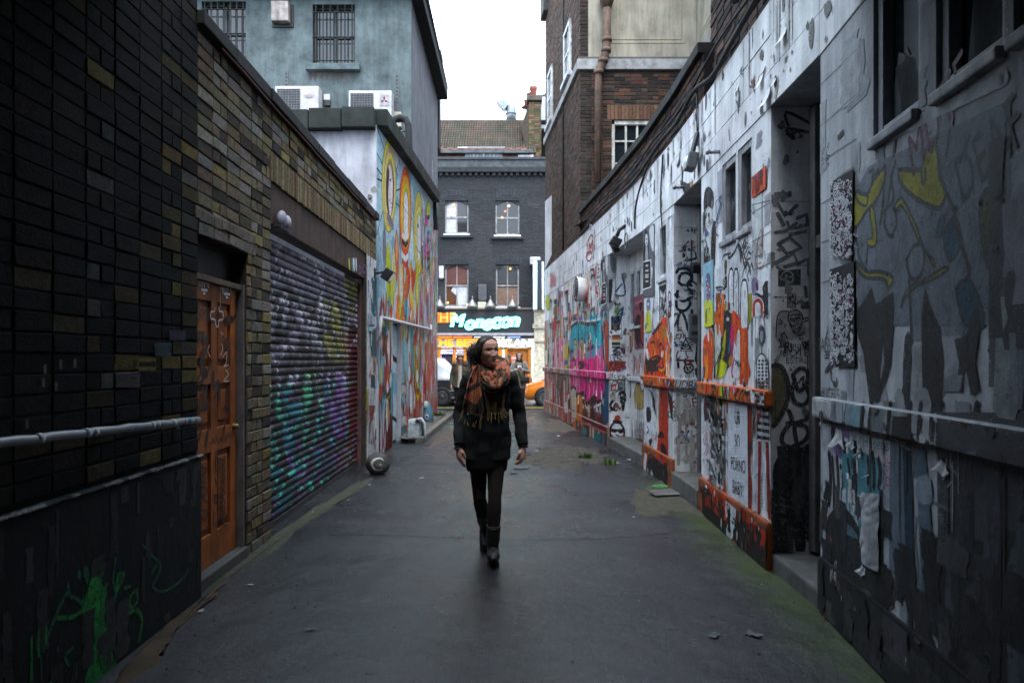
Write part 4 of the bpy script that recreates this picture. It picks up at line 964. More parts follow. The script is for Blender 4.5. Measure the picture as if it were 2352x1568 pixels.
w1_=[(f1.L-.78,f1.L-.42,2.05,3.0),(f1.L-.38,f1.L-.03,2.05,3.0)]
mb=MB();slab(mb,f1,0,f1.L+.1,0,3.3,w1_,-.2,0,(.56,.55,.57));fbox(mb,f1,0,f1.L,1.14,1.21,0,.05,(.5,.5,.52),.01);mb.build('recess_wall','plaster',row)
for h in w1_:window(row,f1,h,-.04,fc=(.45,.46,.48))
def doorway(A,B,col,name='door'):
 f=Fr(A,B,1,-DEP+.06);m_=MB()
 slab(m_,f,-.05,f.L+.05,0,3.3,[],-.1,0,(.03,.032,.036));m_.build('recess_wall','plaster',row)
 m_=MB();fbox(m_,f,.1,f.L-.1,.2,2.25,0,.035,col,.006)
 for z0,z1 in((.32,1.0),(1.15,2.1)):
  for a,b in((.2,f.L/2-.05),(f.L/2+.05,f.L-.2)):fbox(m_,f,a,b,z0,z1,.03,.045,jit(col,.1),.01)
 dd=m_.build(name,'wood',row);m_=MB()
 for a,b in((0.0,.1),(f.L-.1,f.L)):fbox(m_,f,a,b,.15,3.28,0,.075,(.16,.155,.15),.01)
 fbox(m_,f,.1,f.L-.1,2.27,2.36,0,.07,(.16,.155,.15),.01);m_.build('door_frame','wood',dd)
 m_=MB();m_.ball(f.at(f.L-.22,1.05,.07),.028,(.2,.2,.2));m_.build('handle','metal',dd)
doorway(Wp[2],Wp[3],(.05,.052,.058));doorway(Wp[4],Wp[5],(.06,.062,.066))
for A,B,z,d in((Wp[4],Wp[5],.20,.04),(Wp[6],Wp[7],.17,.02),(Wp[2],Wp[3],.12,.0)):
 f=Fr(A,B);mb=MB();fbox(mb,f,.01,f.L-.01,-.03,z,-DEP,d,(.10,.098,.092),.02);mb.build('step','stone',row)
pb=MB();pc=MB();core=MB()
for A,B in zip(Wp[4:],Wp[5:]):
 f=Fr(A,B,1,-.03);L0=f.L if B[1]<19 else f.L*(14.35-A[1])/(B[1]-A[1])
 fbox(core,f,0,L0,4.05,4.55,-.3,0,(.02,.018,.018));bricks(pb,f,0,L0,4.06,4.56,[],lambda u,z:jit(R.choice([(.05,.035,.03),(.035,.03,.03),(.08,.05,.042)]),.3),course=.08,off=0)
 x=0
 while x<L0:l=R.uniform(.45,.7);fbox(pc,f,x,min(x+l,L0)-.004,4.55,4.66,-.32,.07,jit((.035,.036,.036),.3),.012);x+=l
core.build('parapet_core','mortar',row);pb.build('parapet_brick','brick',row);pc.build('coping','concrete',row)
mb=MB()
mb.face([(Wp[4][0]+.3,6.6,4.3),(Wp[7][0]+.3,11.8,4.3),(7,11.8,4.4),(7,6.6,4.4)],(.03,.03,.03));mb.face([(Wp[7][0]+.3,11.8,4.3),(1.3,14.4,4.3),(7,14.4,4.4),(7,11.8,4.4)],(.03,.03,.03));mb.build('roof','concrete',row)
FS=[]
for A,B in zip(Wp[1:],Wp[2:]):
 f=Fr(A,B);FS.append((f,(-.005,f.L+.005,3.3,4.05)))
def near_seg(x,y):
 best=None
 for f,r in FS:
  u,z=f.pix(x,y)
  if-.005<=u<=f.L+.005:best=(f,u,z)
 return best
p=Paint(FS,.014);p.crop(2700,0,.5102)
for pts,c in(([(60,1290),(75,1330),(70,1420),(110,1440),(150,1415),(150,1500),(95,1560),(75,1500),(62,1470)],(.03,.032,.035)),([(125,1430),(150,1410),(148,1470),(130,1490)],(.35,.24,.12)),([(485,780),(505,800),(515,720),(523,710),(520,800),(508,905),(500,830)],(.05,.045,.045)),([(607,640),(625,620),(637,575),(635,650),(640,740),(620,690)],(.10,.03,.03)),([(660,650),(672,600),(700,570),(727,512),(722,560),(705,592),(680,600),(668,640)],(.03,.03,.032)),([(795,640),(825,600),(820,700),(805,790),(790,770),(800,700)],(.38,.33,.27)),([(848,245),(860,265),(880,300),(870,290)],(.03,.03,.03)),([(1185,40),(1230,0),(1245,40),(1240,80),(1205,150),(1190,110)],(.06,.06,.062)),([(268,1080),(285,1010),(282,1060)],(.03,.03,.03)),([(20,1300),(40,1250),(48,1180),(50,1280),(30,1320)],(.03,.03,.03)),([(875,460),(900,430),(890,480),(875,505)],(.04,.04,.04)),([(605,880),(612,870),(615,905)],(.03,.03,.03)),([(912,170),(925,145),(920,205)],(.03,.03,.03)),([(520,560),(535,520),(530,580),(545,610)],(.1,.1,.1)),([(435,1110),(438,1030),(441,1100)],(.04,.04,.04)),([(590,670),(610,668),(620,690),(600,690)],(.10,.012,.016))):
 p.poly(pts,c)
for i in range(170):
 f,r=R.choice(FS[:8]);u=R.uniform(0,f.L);z=R.uniform(3.33,4.02);s=R.choice([.006,.01,.016,.03]);p.surfs=[(f,r)]
 p.splat(u,z,s,jit((.07,.068,.066),.5),R.uniform(.8,4),7)
for i in range(70):
 f,r=R.choice(FS);u=R.uniform(0,f.L);p.surfs=[(f,r)];p.drip(u,4.04,R.uniform(.1,.55),R.uniform(.008,.04),jit((.45,.45,.46),.2))
p.surfs=FS;p.crop(2150,900,.6375)
RD='#a82c24'
for i in range(7):p.line([(312+i*7,110+R.uniform(-10,10)),(318+i*7,160-i*3),(310+i*8,200-i*6)],.03,jit(RD,.1),3)
p.line([(315,170),(310,210),(330,225),(345,195),(335,165),(318,175)],.03,RD);p.line([(320,100),(345,60),(360,100)],.03,RD);p.line([(330,150),(355,95),(350,160),(365,130)],.03,RD)
for i in range(6):p.line([(82+i*6,300),(85+i*6,350),(82+i*6,400-i*4)],.035,jit('#c04038',.15),3);p.line([(80,310+i*15),(118,330+i*10)],.02,'#b84a40',0)
p.done('fascia_marks',row)
mb=MB()
for x,y,s in((742,770,24),(875,275,22),(690,640,18),(505,700,10),(800,640,12)):
 q=near_seg((2700+x*.5102)/VS,y*.5102/VS)
 if q:
  f,u,z=q;h=s*.0023
  mb.grid(lambda a,b:f.at(u+(a-.5)*h*2,z+(b-.5)*h*2.4,.014+h*.9*(1-b)**2*(1+.3*a)),5,5,lambda a,b:(.62,.62,.64))
mb.build('paint_flakes','paper',row)
p=Paint(SF,.0025);p.sat=1.2;p.crop(2150,1050,.478)
PAL=['#c8c4c0','#b8aca8','#c04038','#8a7a70','#d8d4d4','#6a8a84','#a03030','#d0a0a8','#8a8a40','#5a5a60','#e0d8d8','#b08880','#3a3a40','#d86a5a','#7ab0b0']
uu=lambda x:FF.ux((2150+x*.478)/VS)
p.smears(420,(uu(285),FF.L,.05,2.6),PAL,(.05,.22),(.15,.8))
p.smears(150,(uu(285),FF.L,.05,1.15),['#b03830','#8a3028','#a8a8a0','#6a7a6a','#8a8078','#c86a60','#d8d0cc','#70706c'],(.06,.2),(.2,.7))
p.smears(90,(uu(235),uu(140),1.3,2.0),['#e080a0','#d89098','#e0a8b0','#d06a88','#e8c8cc','#c070a0'],(.08,.25),(.3,.8))
p.smears(160,(0,uu(285),2.0,3.25),['#e0e0e0','#d0d0d4','#c8c8cc','#b0a8a0','#8a8a8e','#d04a3a','#dadade','#404044','#c0b0a0','#6fb0b8'],(.06,.25),(.1,.5))
p.smears(70,(0,uu(285),.02,.8),['#7a2420','#5a1a18','#8a3028','#3a3034','#2a6a70','#c0b0a8','#d0703a'],(.08,.3),(.2,.5))
CY,PK,PK2,WN='#18a0b8','#e04088','#e878a8','#38141c'
p.poly([(285,520),(340,490),(400,500),(480,500),(560,490),(560,620),(570,800),(575,1000),(570,1120),(500,1180),(410,1200),(330,1130),(285,1060)],'#101014',2)
p.poly([(288,545),(330,515),(420,520),(480,525),(545,500),(555,640),(555,830),(470,850),(380,830),(288,800)],CY,2)
p.smears(40,(uu(550),uu(295),1.75,2.35),['#20b0c4','#1490a8','#3ac0cc','#60c8d0','#1aa0a0'],(.08,.2),(.15,.5))
p.poly([(288,800),(400,810),(480,790),(560,780),(568,980),(565,1080),(510,1150),(480,1100),(415,1180),(410,1080),(350,1130),(330,1060),(288,1040)],PK,2)
p.smears(50,(uu(560),uu(295),.75,1.7),[PK,PK2,'#d02870','#e89ab8','#c83a90','#f0b8cc'],(.05,.14),(.2,.5))
for pts in([(285,550),(300,525),(350,495),(420,515),(480,510),(480,560)],[(285,745),(300,735)],[(365,690),(380,720),(440,720),(475,700)],[(300,815),(322,810),(318,900)],[(345,840),(410,855),(360,880),(355,930)],[(430,860),(440,1000)],[(285,1050),(325,1055),(335,1110),(410,1085),(410,1190),(485,1115),(490,1190),(570,1090),(570,950)],[(490,510),(500,700)],[(545,480),(552,640),(560,800)]):
 p.line(pts,.085,WN,2)
for pts in([(285,520),(340,480),(430,490),(520,475),(548,470),(565,700),(580,950),(578,1120),(520,1190),(415,1215),(400,1130),(345,1160)],):p.line(pts,.04,'#e8e8ec',3)
for x,y in((318,665),(375,660),(440,655),(320,880)):p.poly([(x-9,y-28),(x+9,y-32),(x+8,y+26),(x-9,y+30)],'#301018');p.poly([(x-5,y-14),(x+6,y-16),(x+5,y+16),(x-5,y+18)],'#e0d0b8')
for x in(345,385,430,480,520,545):p.line([(x,510),(x+2,800),(x+4,1120)],.012,'#12343c',0)
p.smears(30,(uu(420),uu(300),1.5,1.9),['#d8a030','#e07a30','#c8c040','#e8c8d0'],(.04,.08),(.1,.4));p.smears(22,(uu(470),uu(360),1.6,2.5),['#b8d838','#e0c040','#58b0b8','#c050a0'],(.01,.03),(.2,.6))
p.poly([(570,520),(598,500),(600,900),(575,880)],'#b04820',2);p.poly([(575,890),(600,880),(600,1330),(530,1340),(560,1180)],'#124a68',2)
p.poly([(285,1240),(420,1330),(580,1420),(560,1330),(520,1240),(500,1300),(470,1220),(430,1310),(400,1230),(330,1180)],'#5a1814',2);p.poly([(330,1130),(380,1120),(375,1320),(330,1310)],'#c8803a',2);p.line([(345,1180),(365,1200),(340,1230),(370,1260)],.035,'#c03a20');p.poly([(425,1180),(450,1200),(452,1260),(425,1250)],'#c8b898');p.poly([(455,1210),(475,1180),(480,1360),(458,1320)],'#101418');p.poly([(490,1200),(505,1180),(505,1380),(492,1380)],'#1a3a50')
p.poly([(285,1080),(325,1070),(328,1300),(300,1310)],'#c8c0b0',2);p.poly([(225,1200),(250,1160),(262,1230),(240,1260)],'#e0dcd8',2);p.poly([(383,1370),(412,1390),(412,1460),(383,1440)],'#2a7a78');p.poly([(480,1420),(540,1440),(540,1520),(480,1500)],'#2a6a70')
p.line([(60,1180),(180,1245),(370,1330),(580,1425)],.03,'#c86a68',0)
p.poly([(135,470),(160,440),(160,550),(138,555)],'#c02048',2);p.poly([(140,320),(160,300),(178,320),(160,350),(145,345)],'#3a2a44',2);p.poly([(135,390),(165,350),(180,400),(150,460)],'#7a6a30',2);p.poly([(186,240),(197,235),(195,410),(187,415)],'#2a5a9a');p.poly([(70,320),(105,260),(110,380),(85,400)],'#a8b050',2);p.poly([(65,730),(90,715),(90,870),(68,865)],'#8a7a40');p.poly([(68,740),(86,728),(86,855),(71,850)],'#dcd8c8')
p.poly([(232,700),(258,690),(255,880),(232,880)],'#c8b838',2);p.poly([(232,820),(256,815),(256,850),(232,855)],'#2060a0');p.poly([(228,440),(270,430),(270,510),(230,530)],'#e0e0e0');p.line([(235,500),(245,450),(250,500),(262,450)],.03,BK);p.line([(240,480),(265,470)],.025,BK)
p.line([(280,470),(310,445),(345,460),(370,440),(410,450)],.06,'#c8b030');p.line([(285,480),(315,460),(340,480)],.05,'#8a60b0');p.poly([(355,450),(382,440),(375,480),(352,485)],'#a050b0',2)
p.ell(312,300,10,70,'#c0a090');p.ell(332,260,11,65,'#1a1a1c');p.ell(332,330,9,50,'#a8a0a0');p.poly([(320,380),(345,375),(340,440),(325,440)],'#d04038',2);p.ell(452,370,12,60,'#c84a30');p.ell(450,375,5,30,'#d8d4d0');p.poly([(528,410),(545,390),(545,440),(530,440)],'#c060a0',2);p.ell(475,380,6,30,'#d8a090');p.ell(462,100,18,40,'#d8d8d8');p.line([(448,70),(470,60),(478,110),(455,130),(462,90)],.05,BK)
for x,y in((340,150),(375,120),(520,70),(515,180),(510,270),(478,230),(390,80)):p.poly([(x-12,y-40),(x+12,y-50),(x+12,y+36),(x-11,y+42)],jit('#d8d8dc',.1));p.line([(x-6,y-20),(x+4,y),(x-4,y+20)],.04,BK);p.ell(x,y-24,5,8,jit('#b05a4a',.5))
for i in range(40):p.splat(R.uniform(0,uu(300)),R.uniform(1.9,3.2),R.uniform(.01,.04),R.choice(['#202024','#e8e8ec','#808088']),R.uniform(1,3))
p.densify(120,(0,FF.L,.4,3.2))
p.done('far_graffiti',row)
u,z=FF.pix((2150+408*.478)/VS,(1050+225*.478)/VS)
dm=thing('wall_drum','white round drum with a black striped rim hanging on the far graffiti bay','decoration',FF.at(u,z-.3,0));mb=MB()
mb.lathe(FF.at(u,z,.0),[(.22,0),(.25,.18),(.25,.2),(.2,.2)],'#d8d8da',22,(FF.n.x,FF.n.y,0));mb.build('drum','paint',dm);mb=MB()
for i in range(22):
 t=2*math.pi*i/22;mb.bar(FF.at(u+.19*math.cos(t),z+.19*math.sin(t),.205),FF.at(u+.245*math.cos(t),z+.245*math.sin(t),.205),.02,.006,BK)
mb.lathe(FF.at(u,z,.2),[(.17,0),(.17,.006)],(.03,.03,.03),22,(FF.n.x,FF.n.y,0));mb.build('rim','paint',dm)
def poster(f,quad,crop,col,name,label,draw=None,off=.0125,group=None,cat='poster',k=1.):
 uv=[f.pix((crop[0]+x*crop[2])/VS,(crop[1]+y*crop[2])/VS)for x,y in quad]
 us=[q[0]for q in uv];zs=[q[1]for q in uv];m_=MB()
 NU_,NV_=10,14
 def bil(a,b):
  t=[lerp(uv[3][i],uv[2][i],a)for i in(0,1)];q=[lerp(uv[0][i],uv[1][i],a)for i in(0,1)];return(lerp(t[0],q[0],b),lerp(t[1],q[1],b))
 ph=R.random()*50
 def wr(a,b):return .0012*noise.noise(Vector((a*3+ph,b*5,0)))+.001*abs(noise.noise(Vector((a*7+ph,b*9,4))))
 m_.grid(lambda a,b:f.at(*bil(a,b),off+wr(a,b)),NU_,NV_,lambda a,b:col)
 q=[f.at(*x,off-.003)for x in uv];q2=[f.at(*x,off+.001)for x in uv]
 for i in range(4):m_.face([q[i],q[(i+1)%4],q2[(i+1)%4],q2[i]],col)
 zc=min(zs);o=m_.build(name,'paper',None,f.at(sum(us)/4,zc,off));tag(o,label,cat,group)
 if draw:
  pp_=Paint([(f,(min(us),max(us),min(zs),max(zs)))],off+.0026);pp_.crop(*crop);draw(pp_);pp_.done('print',o,'paper')
 return o
cA,cB,cC,cD,cE,cR2=(2150,900,.6375),(2700,700,.5102),(2700,1400,.6058),(3250,0,.8294),(3250,1200,.8294),(2480,880,.5232)
cR1=(2150,1050,.478)
GY=['#2a2b2e','#55575c','#8a8c92','#b8babf','#d8d9dd']
def portrait(p,x0,y0,x1,y1,sign=True):
 w,h=x1-x0,y1-y0;X=lambda a:x0+a*w;Y=lambda b:y0+b*h
 p.poly([(X(.0),Y(0)),(X(1),Y(0)),(X(1),Y(.55)),(X(0),Y(.55))],GY[1]);p.poly([(X(.55),Y(.05)),(X(1),Y(0)),(X(1),Y(.35)),(X(.75),Y(.3))],GY[3],2)
 p.poly([(X(.12),Y(.12)),(X(.3),Y(.06)),(X(.48),Y(.14)),(X(.55),Y(.4)),(X(.62),Y(.55)),(X(.02),Y(.55))],'#141517',2)
 p.ell(X(.31),Y(.2),w*.13,h*.09,GY[3]);p.line([(X(.25),Y(.185)),(X(.29),Y(.185))],.02,BK,0);p.line([(X(.33),Y(.185)),(X(.37),Y(.185))],.02,BK,0);p.line([(X(.28),Y(.24)),(X(.35),Y(.24))],.02,'#503030',0);p.poly([(X(.25),Y(.28)),(X(.38),Y(.28)),(X(.5),Y(.5)),(X(.2),Y(.5))],GY[2],2)
 p.poly([(X(0),Y(.5)),(X(.75),Y(.47)),(X(.75),Y(.86)),(X(0),Y(.9))],'#e0e0e2');p.poly([(X(.0),Y(.51)),(X(.7),Y(.485)),(X(.7),Y(.85)),(X(0),Y(.885))],'#1c1d20')
 for yy,ww in((.56,.2),(.63,.26),(.69,.3),(.72,.28),(.78,.25)):p.line([(X(.35-ww/2),Y(yy)),(X(.35+ww/2),Y(yy-.006))],.022,'#b8b8bc',0)
 p.poly([(X(.72),Y(.6)),(X(.88),Y(.58)),(X(.86),Y(.72)),(X(.72),Y(.72))],GY[3],2);p.poly([(X(0),Y(.9)),(X(.75),Y(.86)),(X(.9),Y(.6)),(X(1),Y(.6)),(X(1),Y(1)),(X(0),Y(1))],GY[1])
poster(FF,[(396+15,215),(440,185),(445,545),(411,538)],cA,'#6a6c70','portrait_poster','tall grey poster of a person with a black board, beside the cyan and pink graffiti',lambda p:portrait(p,411,195,445,540))
def endfr(f):return Fr(f.A,f.A-f.n*DEP,-1)
RF1=endfr(FF)
poster(RF1,[(440,185),(495,200),(480,480),(443,545)],cA,'#7a7c80','poster_flap','grey torn flap of the portrait poster wrapped round the corner above the bar code tag',lambda p:(p.poly([(440,190),(494,205),(485,330),(440,340)],GY[2]),p.poly([(445,345),(475,340),(470,480),(445,490)],'#222326'),p.poly([(455,200),(490,215),(485,300),(460,280)],GY[1],2),p.line([(480,345),(478,400),(470,470)],.05,GY[3])))
p=Paint([RF1],.002);p.crop(*cR1)
p.line([(645,345),(655,325),(650,365),(668,340),(672,370),(690,335),(680,350),(700,350),(690,362)],.02,BK,2)
for i in range(7):x=622+i*10;p.line([(x,455-(6 if i%2 else 0)),(x,560)],.028,BK,0)
p.line([(622,455),(690,448)],.02,BK,0);p.line([(640,562),(695,552)],.02,BK,0);p.line([(690,430),(700,440)],.025,BK,0);p.line([(700,425),(712,435)],.025,BK,0);p.line([(612,575),(620,590)],.03,BK,0)
p.line([(690,600),(700,590),(705,605),(718,590)],.014,'#5aa09a');p.line([(650,430),(660,385),(680,390),(672,430)],.05,'#5a8a3a',2)
p.poly([(695,715),(732,705),(732,770),(705,750)],'#6a1a18',2)
p.poly([(632,745),(662,725),(668,790),(635,800)],'#1c1c1e');
for i in range(3):
 for j in range(3):p.ell(640+j*10,750+i*17,3,5,'#d8d8da',8)
for pts in([(632,740),(660,720),(690,715)],[(668,740),(700,760)],[(668,765),(705,790)],[(668,790),(700,815)],[(635,800),(655,825),(690,825)]):p.line(pts,.022,BK,2)
for x,w in((610,.0),(640,0),(672,0),(700,0)):p.line([(x,835),(x-4,900)],.06,'#9a3222',0)
p.line([(610,840),(632,850),(612,868),(632,885),(606,900)],.05,'#9a3222');p.line([(640,900),(652,840),(668,905)],.05,'#9a3222');p.line([(640,875),(668,872)],.04,'#9a3222',0);p.line([(672,842),(728,838)],.055,'#9a3222',0);p.line([(690,870),(728,865)],.05,'#9a3222',0);p.line([(690,900),(730,880)],.06,'#7a3a6a',0)
p.text('THIS ONE',668,962,.09,BK,0,.9)
p.line([(598,984),(732,980)],.02,(.06,.06,.065),0)
p.line([(622,1010),(645,990),(672,1005),(676,1060),(650,1085),(622,1065),(620,1020)],.018,BK);p.line([(628,1025),(655,1020)],.035,'#a02020',0);p.line([(632,1030),(632,1050)],.02,'#a02020',0);p.line([(650,1022),(650,1045)],.02,'#a02020',0);p.ell(645,1062,7,9,'#a02020')
for i in range(9):t=-1.2+i*.3;p.line([(682,1035+i*8-30),(735,1035+i*14-56)],.012,BK,0)
for i in range(6):p.line([(600,1000+i*16),(617,1010+i*12)],.012,BK,0)
p.line([(612,1108),(645,1104)],.035,BK,0);p.line([(627,1092),(628,1140)],.035,BK,0);p.line([(690,1095),(715,1085),(730,1110),(715,1140),(690,1130),(688,1100)],.05,BK);p.line([(712,1125),(732,1150)],.05,BK)
p.line([(610,1190),(622,1165),(640,1150)],.05,BK);p.line([(612,1205),(625,1230),(640,1225)],.05,BK);p.line([(690,1150),(715,1185),(700,1215)],.05,BK);p.line([(722,1170),(715,1230)],.05,BK)
p.ell(655,1205,17,28,'#d8d0d0');p.ell(655,1205,12,18,'#a03030');p.ell(690,1220,14,24,'#d8d0d0');p.ell(690,1220,9,14,'#8a2424');p.line([(636,1205),(655,1175),(675,1205),(655,1240),(638,1212)],.028,BK)
p.poly([(645,1290),(665,1275),(688,1280),(695,1330),(650,1320)],'#b03a20',2);p.line([(640,1325),(700,1335)],.05,BK,0)
p.poly([(612,1380),(640,1340),(690,1345),(722,1390),(725,1440),(695,1500),(668,1530),(635,1500),(612,1440)],(.6,.6,.63),2);p.line([(612,1380),(640,1340),(690,1345),(722,1390),(725,1440),(695,1500),(668,1530),(635,1500),(612,1440)],.035,BK,3,True)
p.poly([(605,1380),(665,1395),(730,1385),(728,1420),(690,1430),(668,1412),(650,1425),(610,1410)],BK);p.line([(655,1440),(680,1450),(690,1480),(665,1490)],.02,BK);p.line([(650,1495),(695,1490)],.02,BK);p.ell(628,1450,6,8,BK);p.ell(700,1450,6,8,BK);p.line([(605,1440),(612,1500),(640,1560),(632,1500)],.06,BK,2)
for i in range(26):p.splat(R.uniform(0,DEP),R.uniform(.05,3.2),R.uniform(.01,.05),R.choice([(.4,.4,.42),(.3,.28,.26),(.12,.11,.1)]),R.uniform(.5,2))
p.poly([(715,1440),(732,1420),(732,1540),(720,1540)],'#6a3018',2)
p.densify(24,(0,DEP,.3,3.0))
p.done('end_graffiti',row)
poster(RF1,[(618,603),(692,600),(694,712),(620,712)],cR1,'#c8c8ca','flyer','small flyer with brown red stripes on the white wall end under black bars',lambda p:([p.poly([(620,y),(691,y-2),(691,y+9),(620,y+11)],c)for y,c in((606,'#5a2a20'),(619,'#a03a20'),(632,'#b86a30'),(645,'#c0b060'))],[p.line([(626,y),(684,y)],.03,'#3a3a3c',0)for y in(672,684)],p.poly([(620,702),(692,700),(692,711),(620,711)],'#1a1a1c')))
p=Paint([(f1,(0,f1.L,.1,2.0))],.003);p.crop(*cR2)
p.smears(60,(f1.L-1.0,f1.L,.2,1.9),['#d0c8cc','#b8b0b4','#e0dce0','#8a7a80','#c0a8b0'],(.04,.15),(.1,.4))
p.line([(70,600),(75,640),(66,660)],.03,'#c09040');p.line([(80,680),(100,700),(90,740),(110,720)],.03,BK);p.line([(60,690),(72,720),(62,760)],.03,BK)
p.ell(78,880,26,140,'#4a3a2c');p.ell(78,875,20,115,'#c09a7c');p.poly([(60,800),(96,800),(100,850),(56,850)],'#1c1c1e');p.line([(66,822),(92,822)],.03,'#e0e0e0',0);p.ell(78,930,13,50,'#8a5040');p.ell(70,895,4,6,BK);p.ell(86,895,4,6,BK)
p.poly([(105,985),(185,975),(185,1130),(108,1120)],'#a8a4a6');p.smears(26,(f1.L-.85,f1.L-.2,1.25,1.6),['#c05a4a','#e0d8d8','#4a4a4c','#8a8a8c','#d0a090'],(.02,.06),(.04,.2))
p.poly([(75,1200),(185,1260),(185,1600),(80,1600)],'#d0d0d2');p.poly([(110,1330),(125,1260),(150,1250),(170,1310),(185,1300),(185,1440),(120,1440)],'#a08a50',2);p.line([(110,1330),(125,1260),(150,1250),(170,1310),(185,1290)],.03,BK);p.line([(80,1200),(85,1290),(80,1350)],.06,BK)
for i in range(6):p.line([(95+i*15,1400),(92+i*15,1600)],.03,R.choice(['#e4e4e6','#e4e4e6','#404044']),0)
p.crop(*cA)
for i in range(9):p.line([(595+i*9,1240+R.uniform(-20,20)),(597+i*9,1380-R.uniform(0,60))],.035,R.choice([BK,'#3a3228','#d0ccc8']),0)
p.poly([(600,1345),(660,1340),(662,1410),(600,1400)],'#5a4a30',2)
p.done('recess_graffiti',row)
poster(f1,[(110,590),(185,560),(185,980),(115,985)],cR2,'#7a4450','collage_poster','dusty pink poster with a dark figure, in the recess beside the portrait posters',lambda p:(p.poly([(120,780),(140,720),(165,730),(185,700),(185,960),(160,930),(150,980),(120,900)],'#2a1a1e',3),p.poly([(155,640),(175,620),(172,680),(160,700)],'#1c1418',2),p.line([(120,640),(180,615)],.03,'#9a6a74',0),p.line([(120,680),(180,650)],.02,'#4a2a34',0),p.poly([(165,740),(183,730),(183,940),(168,900)],'#8a2a20',2)))
p=Paint(SB,.003);p.sat=1.2;p.crop(*cR2)
p.smears(90,(0,FB.L,.35,3.2),['#dcdce0','#c8c8cc','#d4d4da','#b8b8bc'],(.05,.2),(.1,.4))
p.poly([(302,505),(356,490),(358,740),(330,780),(302,790)],(.02,.02,.022));
for i in range(34):p.splat(FB.ux((2480+R.uniform(308,352)*.5232)/VS),R.uniform(1.95,2.35),R.uniform(.008,.03),'#d0d0d4',R.uniform(.8,2.4))
OR1,OR2,OR3='#d4581a','#e8751e','#b03a10'
p.poly([(190,1100),(200,980),(245,880),(300,800),(358,745),(362,1230),(190,1210)],OR1,2);p.smears(60,(FB.ux(1540),FB.ux(1497),1.3,1.9),[OR1,OR2,OR3,'#c84a14','#e89030'],(.03,.1),(.1,.3))
p.poly([(245,870),(300,790),(330,780),(300,830),(262,880)],(.02,.018,.016));p.poly([(195,1090),(215,1040),(250,1070),(290,1050),(310,1080),(280,1110),(300,1150),(260,1160),(250,1200),(230,1150),(210,1180)],'#241208',2)
for pts in([(300,960),(320,945),(335,985)],[(240,940),(265,930),(270,980)],[(240,1060),(280,1040),(320,1060)],[(330,1080),(345,1180),(355,1120)],[(200,1040),(190,1120),(205,1200)],[(290,1120),(330,1140)]):p.line(pts,.03,'#1c0e08',3)
p.poly([(200,990),(215,985),(230,1050),(212,1070)],'#e4e0e0',2);p.poly([(318,1010),(338,1000),(330,1050),(318,1040)],'#dcd8d4',2);p.line([(305,1140),(325,1150),(345,1130)],.03,'#e8a030');p.poly([(325,830),(345,820),(348,890),(335,930)],'#8a7a30',2);p.smears(16,(FB.ux(1545),FB.ux(1530),1.3,2.0),['#e0e0e2','#c88a30','#6a4aa0','#d0c8c0'],(.02,.05),(.05,.2))
p.poly([(178,1205),(362,1215),(362,1300),(178,1280)],OJ);p.poly([(330,1225),(345,1210),(345,1290),(335,1290)],BK);p.poly([(240,1230),(252,1225),(250,1270),(238,1265)],BK,2)
p.poly([(362,1200),(415,1210),(415,1290),(362,1285)],'#3a2a6a');p.line([(370,1280),(390,1215),(405,1270)],.03,'#d0c8dc')
for y in(660,900,1020,1090):p.line([(380,y),(395,y-40),(385,y+40)],.022,R.choice(['#3a2a7a','#4a3a8a',BK]))
for cy_ in(595,700):p.line([(375,cy_+30),(372,cy_-30),(385,cy_-45),(390,cy_+10),(378,cy_+40)],.022,BK);p.ell(380,cy_+36,7,9,BK)
p.poly([(188,1275),(290,1285),(290,1640),(188,1620)],'#dfe2ea');p.poly([(290,1285),(312,1290),(315,1640),(290,1640)],'#e0d8c0');p.smears(20,(FB.ux(1512),FB.ux(1503),.45,1.1),['#c03040','#e0c040','#3a8ab0','#e0e0e0'],(.01,.03),(.05,.15))
p.crop(*cA);p.poly([(768,1020),(820,1025),(822,1300),(818,1480),(752,1440),(765,1290)],'#b8401a',2);p.poly([(775,1060),(800,1120),(812,1230),(790,1160)],OR3,2)
for pts in([(690,1140),(712,1150),(715,1220),(690,1235),(685,1180)],[(715,1040),(738,1090),(745,1190),(730,1150),(722,1100)],[(755,1330),(780,1290),(800,1330)],[(700,1350),(722,1340),(710,1385)],[(820,1040),(850,1100),(845,1220),(832,1150)],[(775,1370),(800,1380),(815,1440),(780,1430)]):p.poly(pts,BK,3)
p.line([(690,1260),(700,1290),(690,1300)],.025,BK);p.line([(700,1030),(715,1050)],.02,BK)
p.poly([(690,1425),(815,1475),(812,1568),(800,1600),(690,1568)],'#c04a1a');p.poly([(700,1440),(730,1450),(760,1470),(790,1500),(810,1490),(812,1640),(690,1640)],BK,2);p.poly([(715,1530),(728,1560),(720,1600),(705,1600)],'#b0b0b4');p.poly([(670,1430),(690,1430),(680,1560),(668,1540)],'#d4d6da')
p.poly([(668,1580),(820,1640),(820,1700),(668,1700)],(.05,.055,.045),0)
p.densify(46,(0,FB.L,.4,3.2));wear(p,FB.L,70)
p.done('bay_graffiti',row)
poster(FB,[(185,75),(268,25),(265,580),(185,595)],cR2,'#5a5c60','portrait_poster','tall grey poster of a long haired person holding a black board, beside the narrow window',lambda p:portrait(p,185,45,268,590))
poster(FB,[(195,600),(262,590),(248,850),(193,860)],cR2,'#c8ccd0','character_poster','narrow white poster of a green and yellow figure below the tall grey portrait',lambda p:(p.poly([(205,720),(222,690),(242,720),(246,840),(200,860)],'#b8b83c',2),p.poly([(212,610),(238,600),(240,680),(212,690)],'#7a7488',2),p.ell(224,640,8,14,'#c0b8b0'),p.line([(215,625),(235,622)],.03,'#3a6a7a',0),p.line([(222,700),(215,780),(225,800)],.02,'#404030'),p.poly([(200,800),(215,790),(212,830),(200,835)],'#4a6a6a',2)))
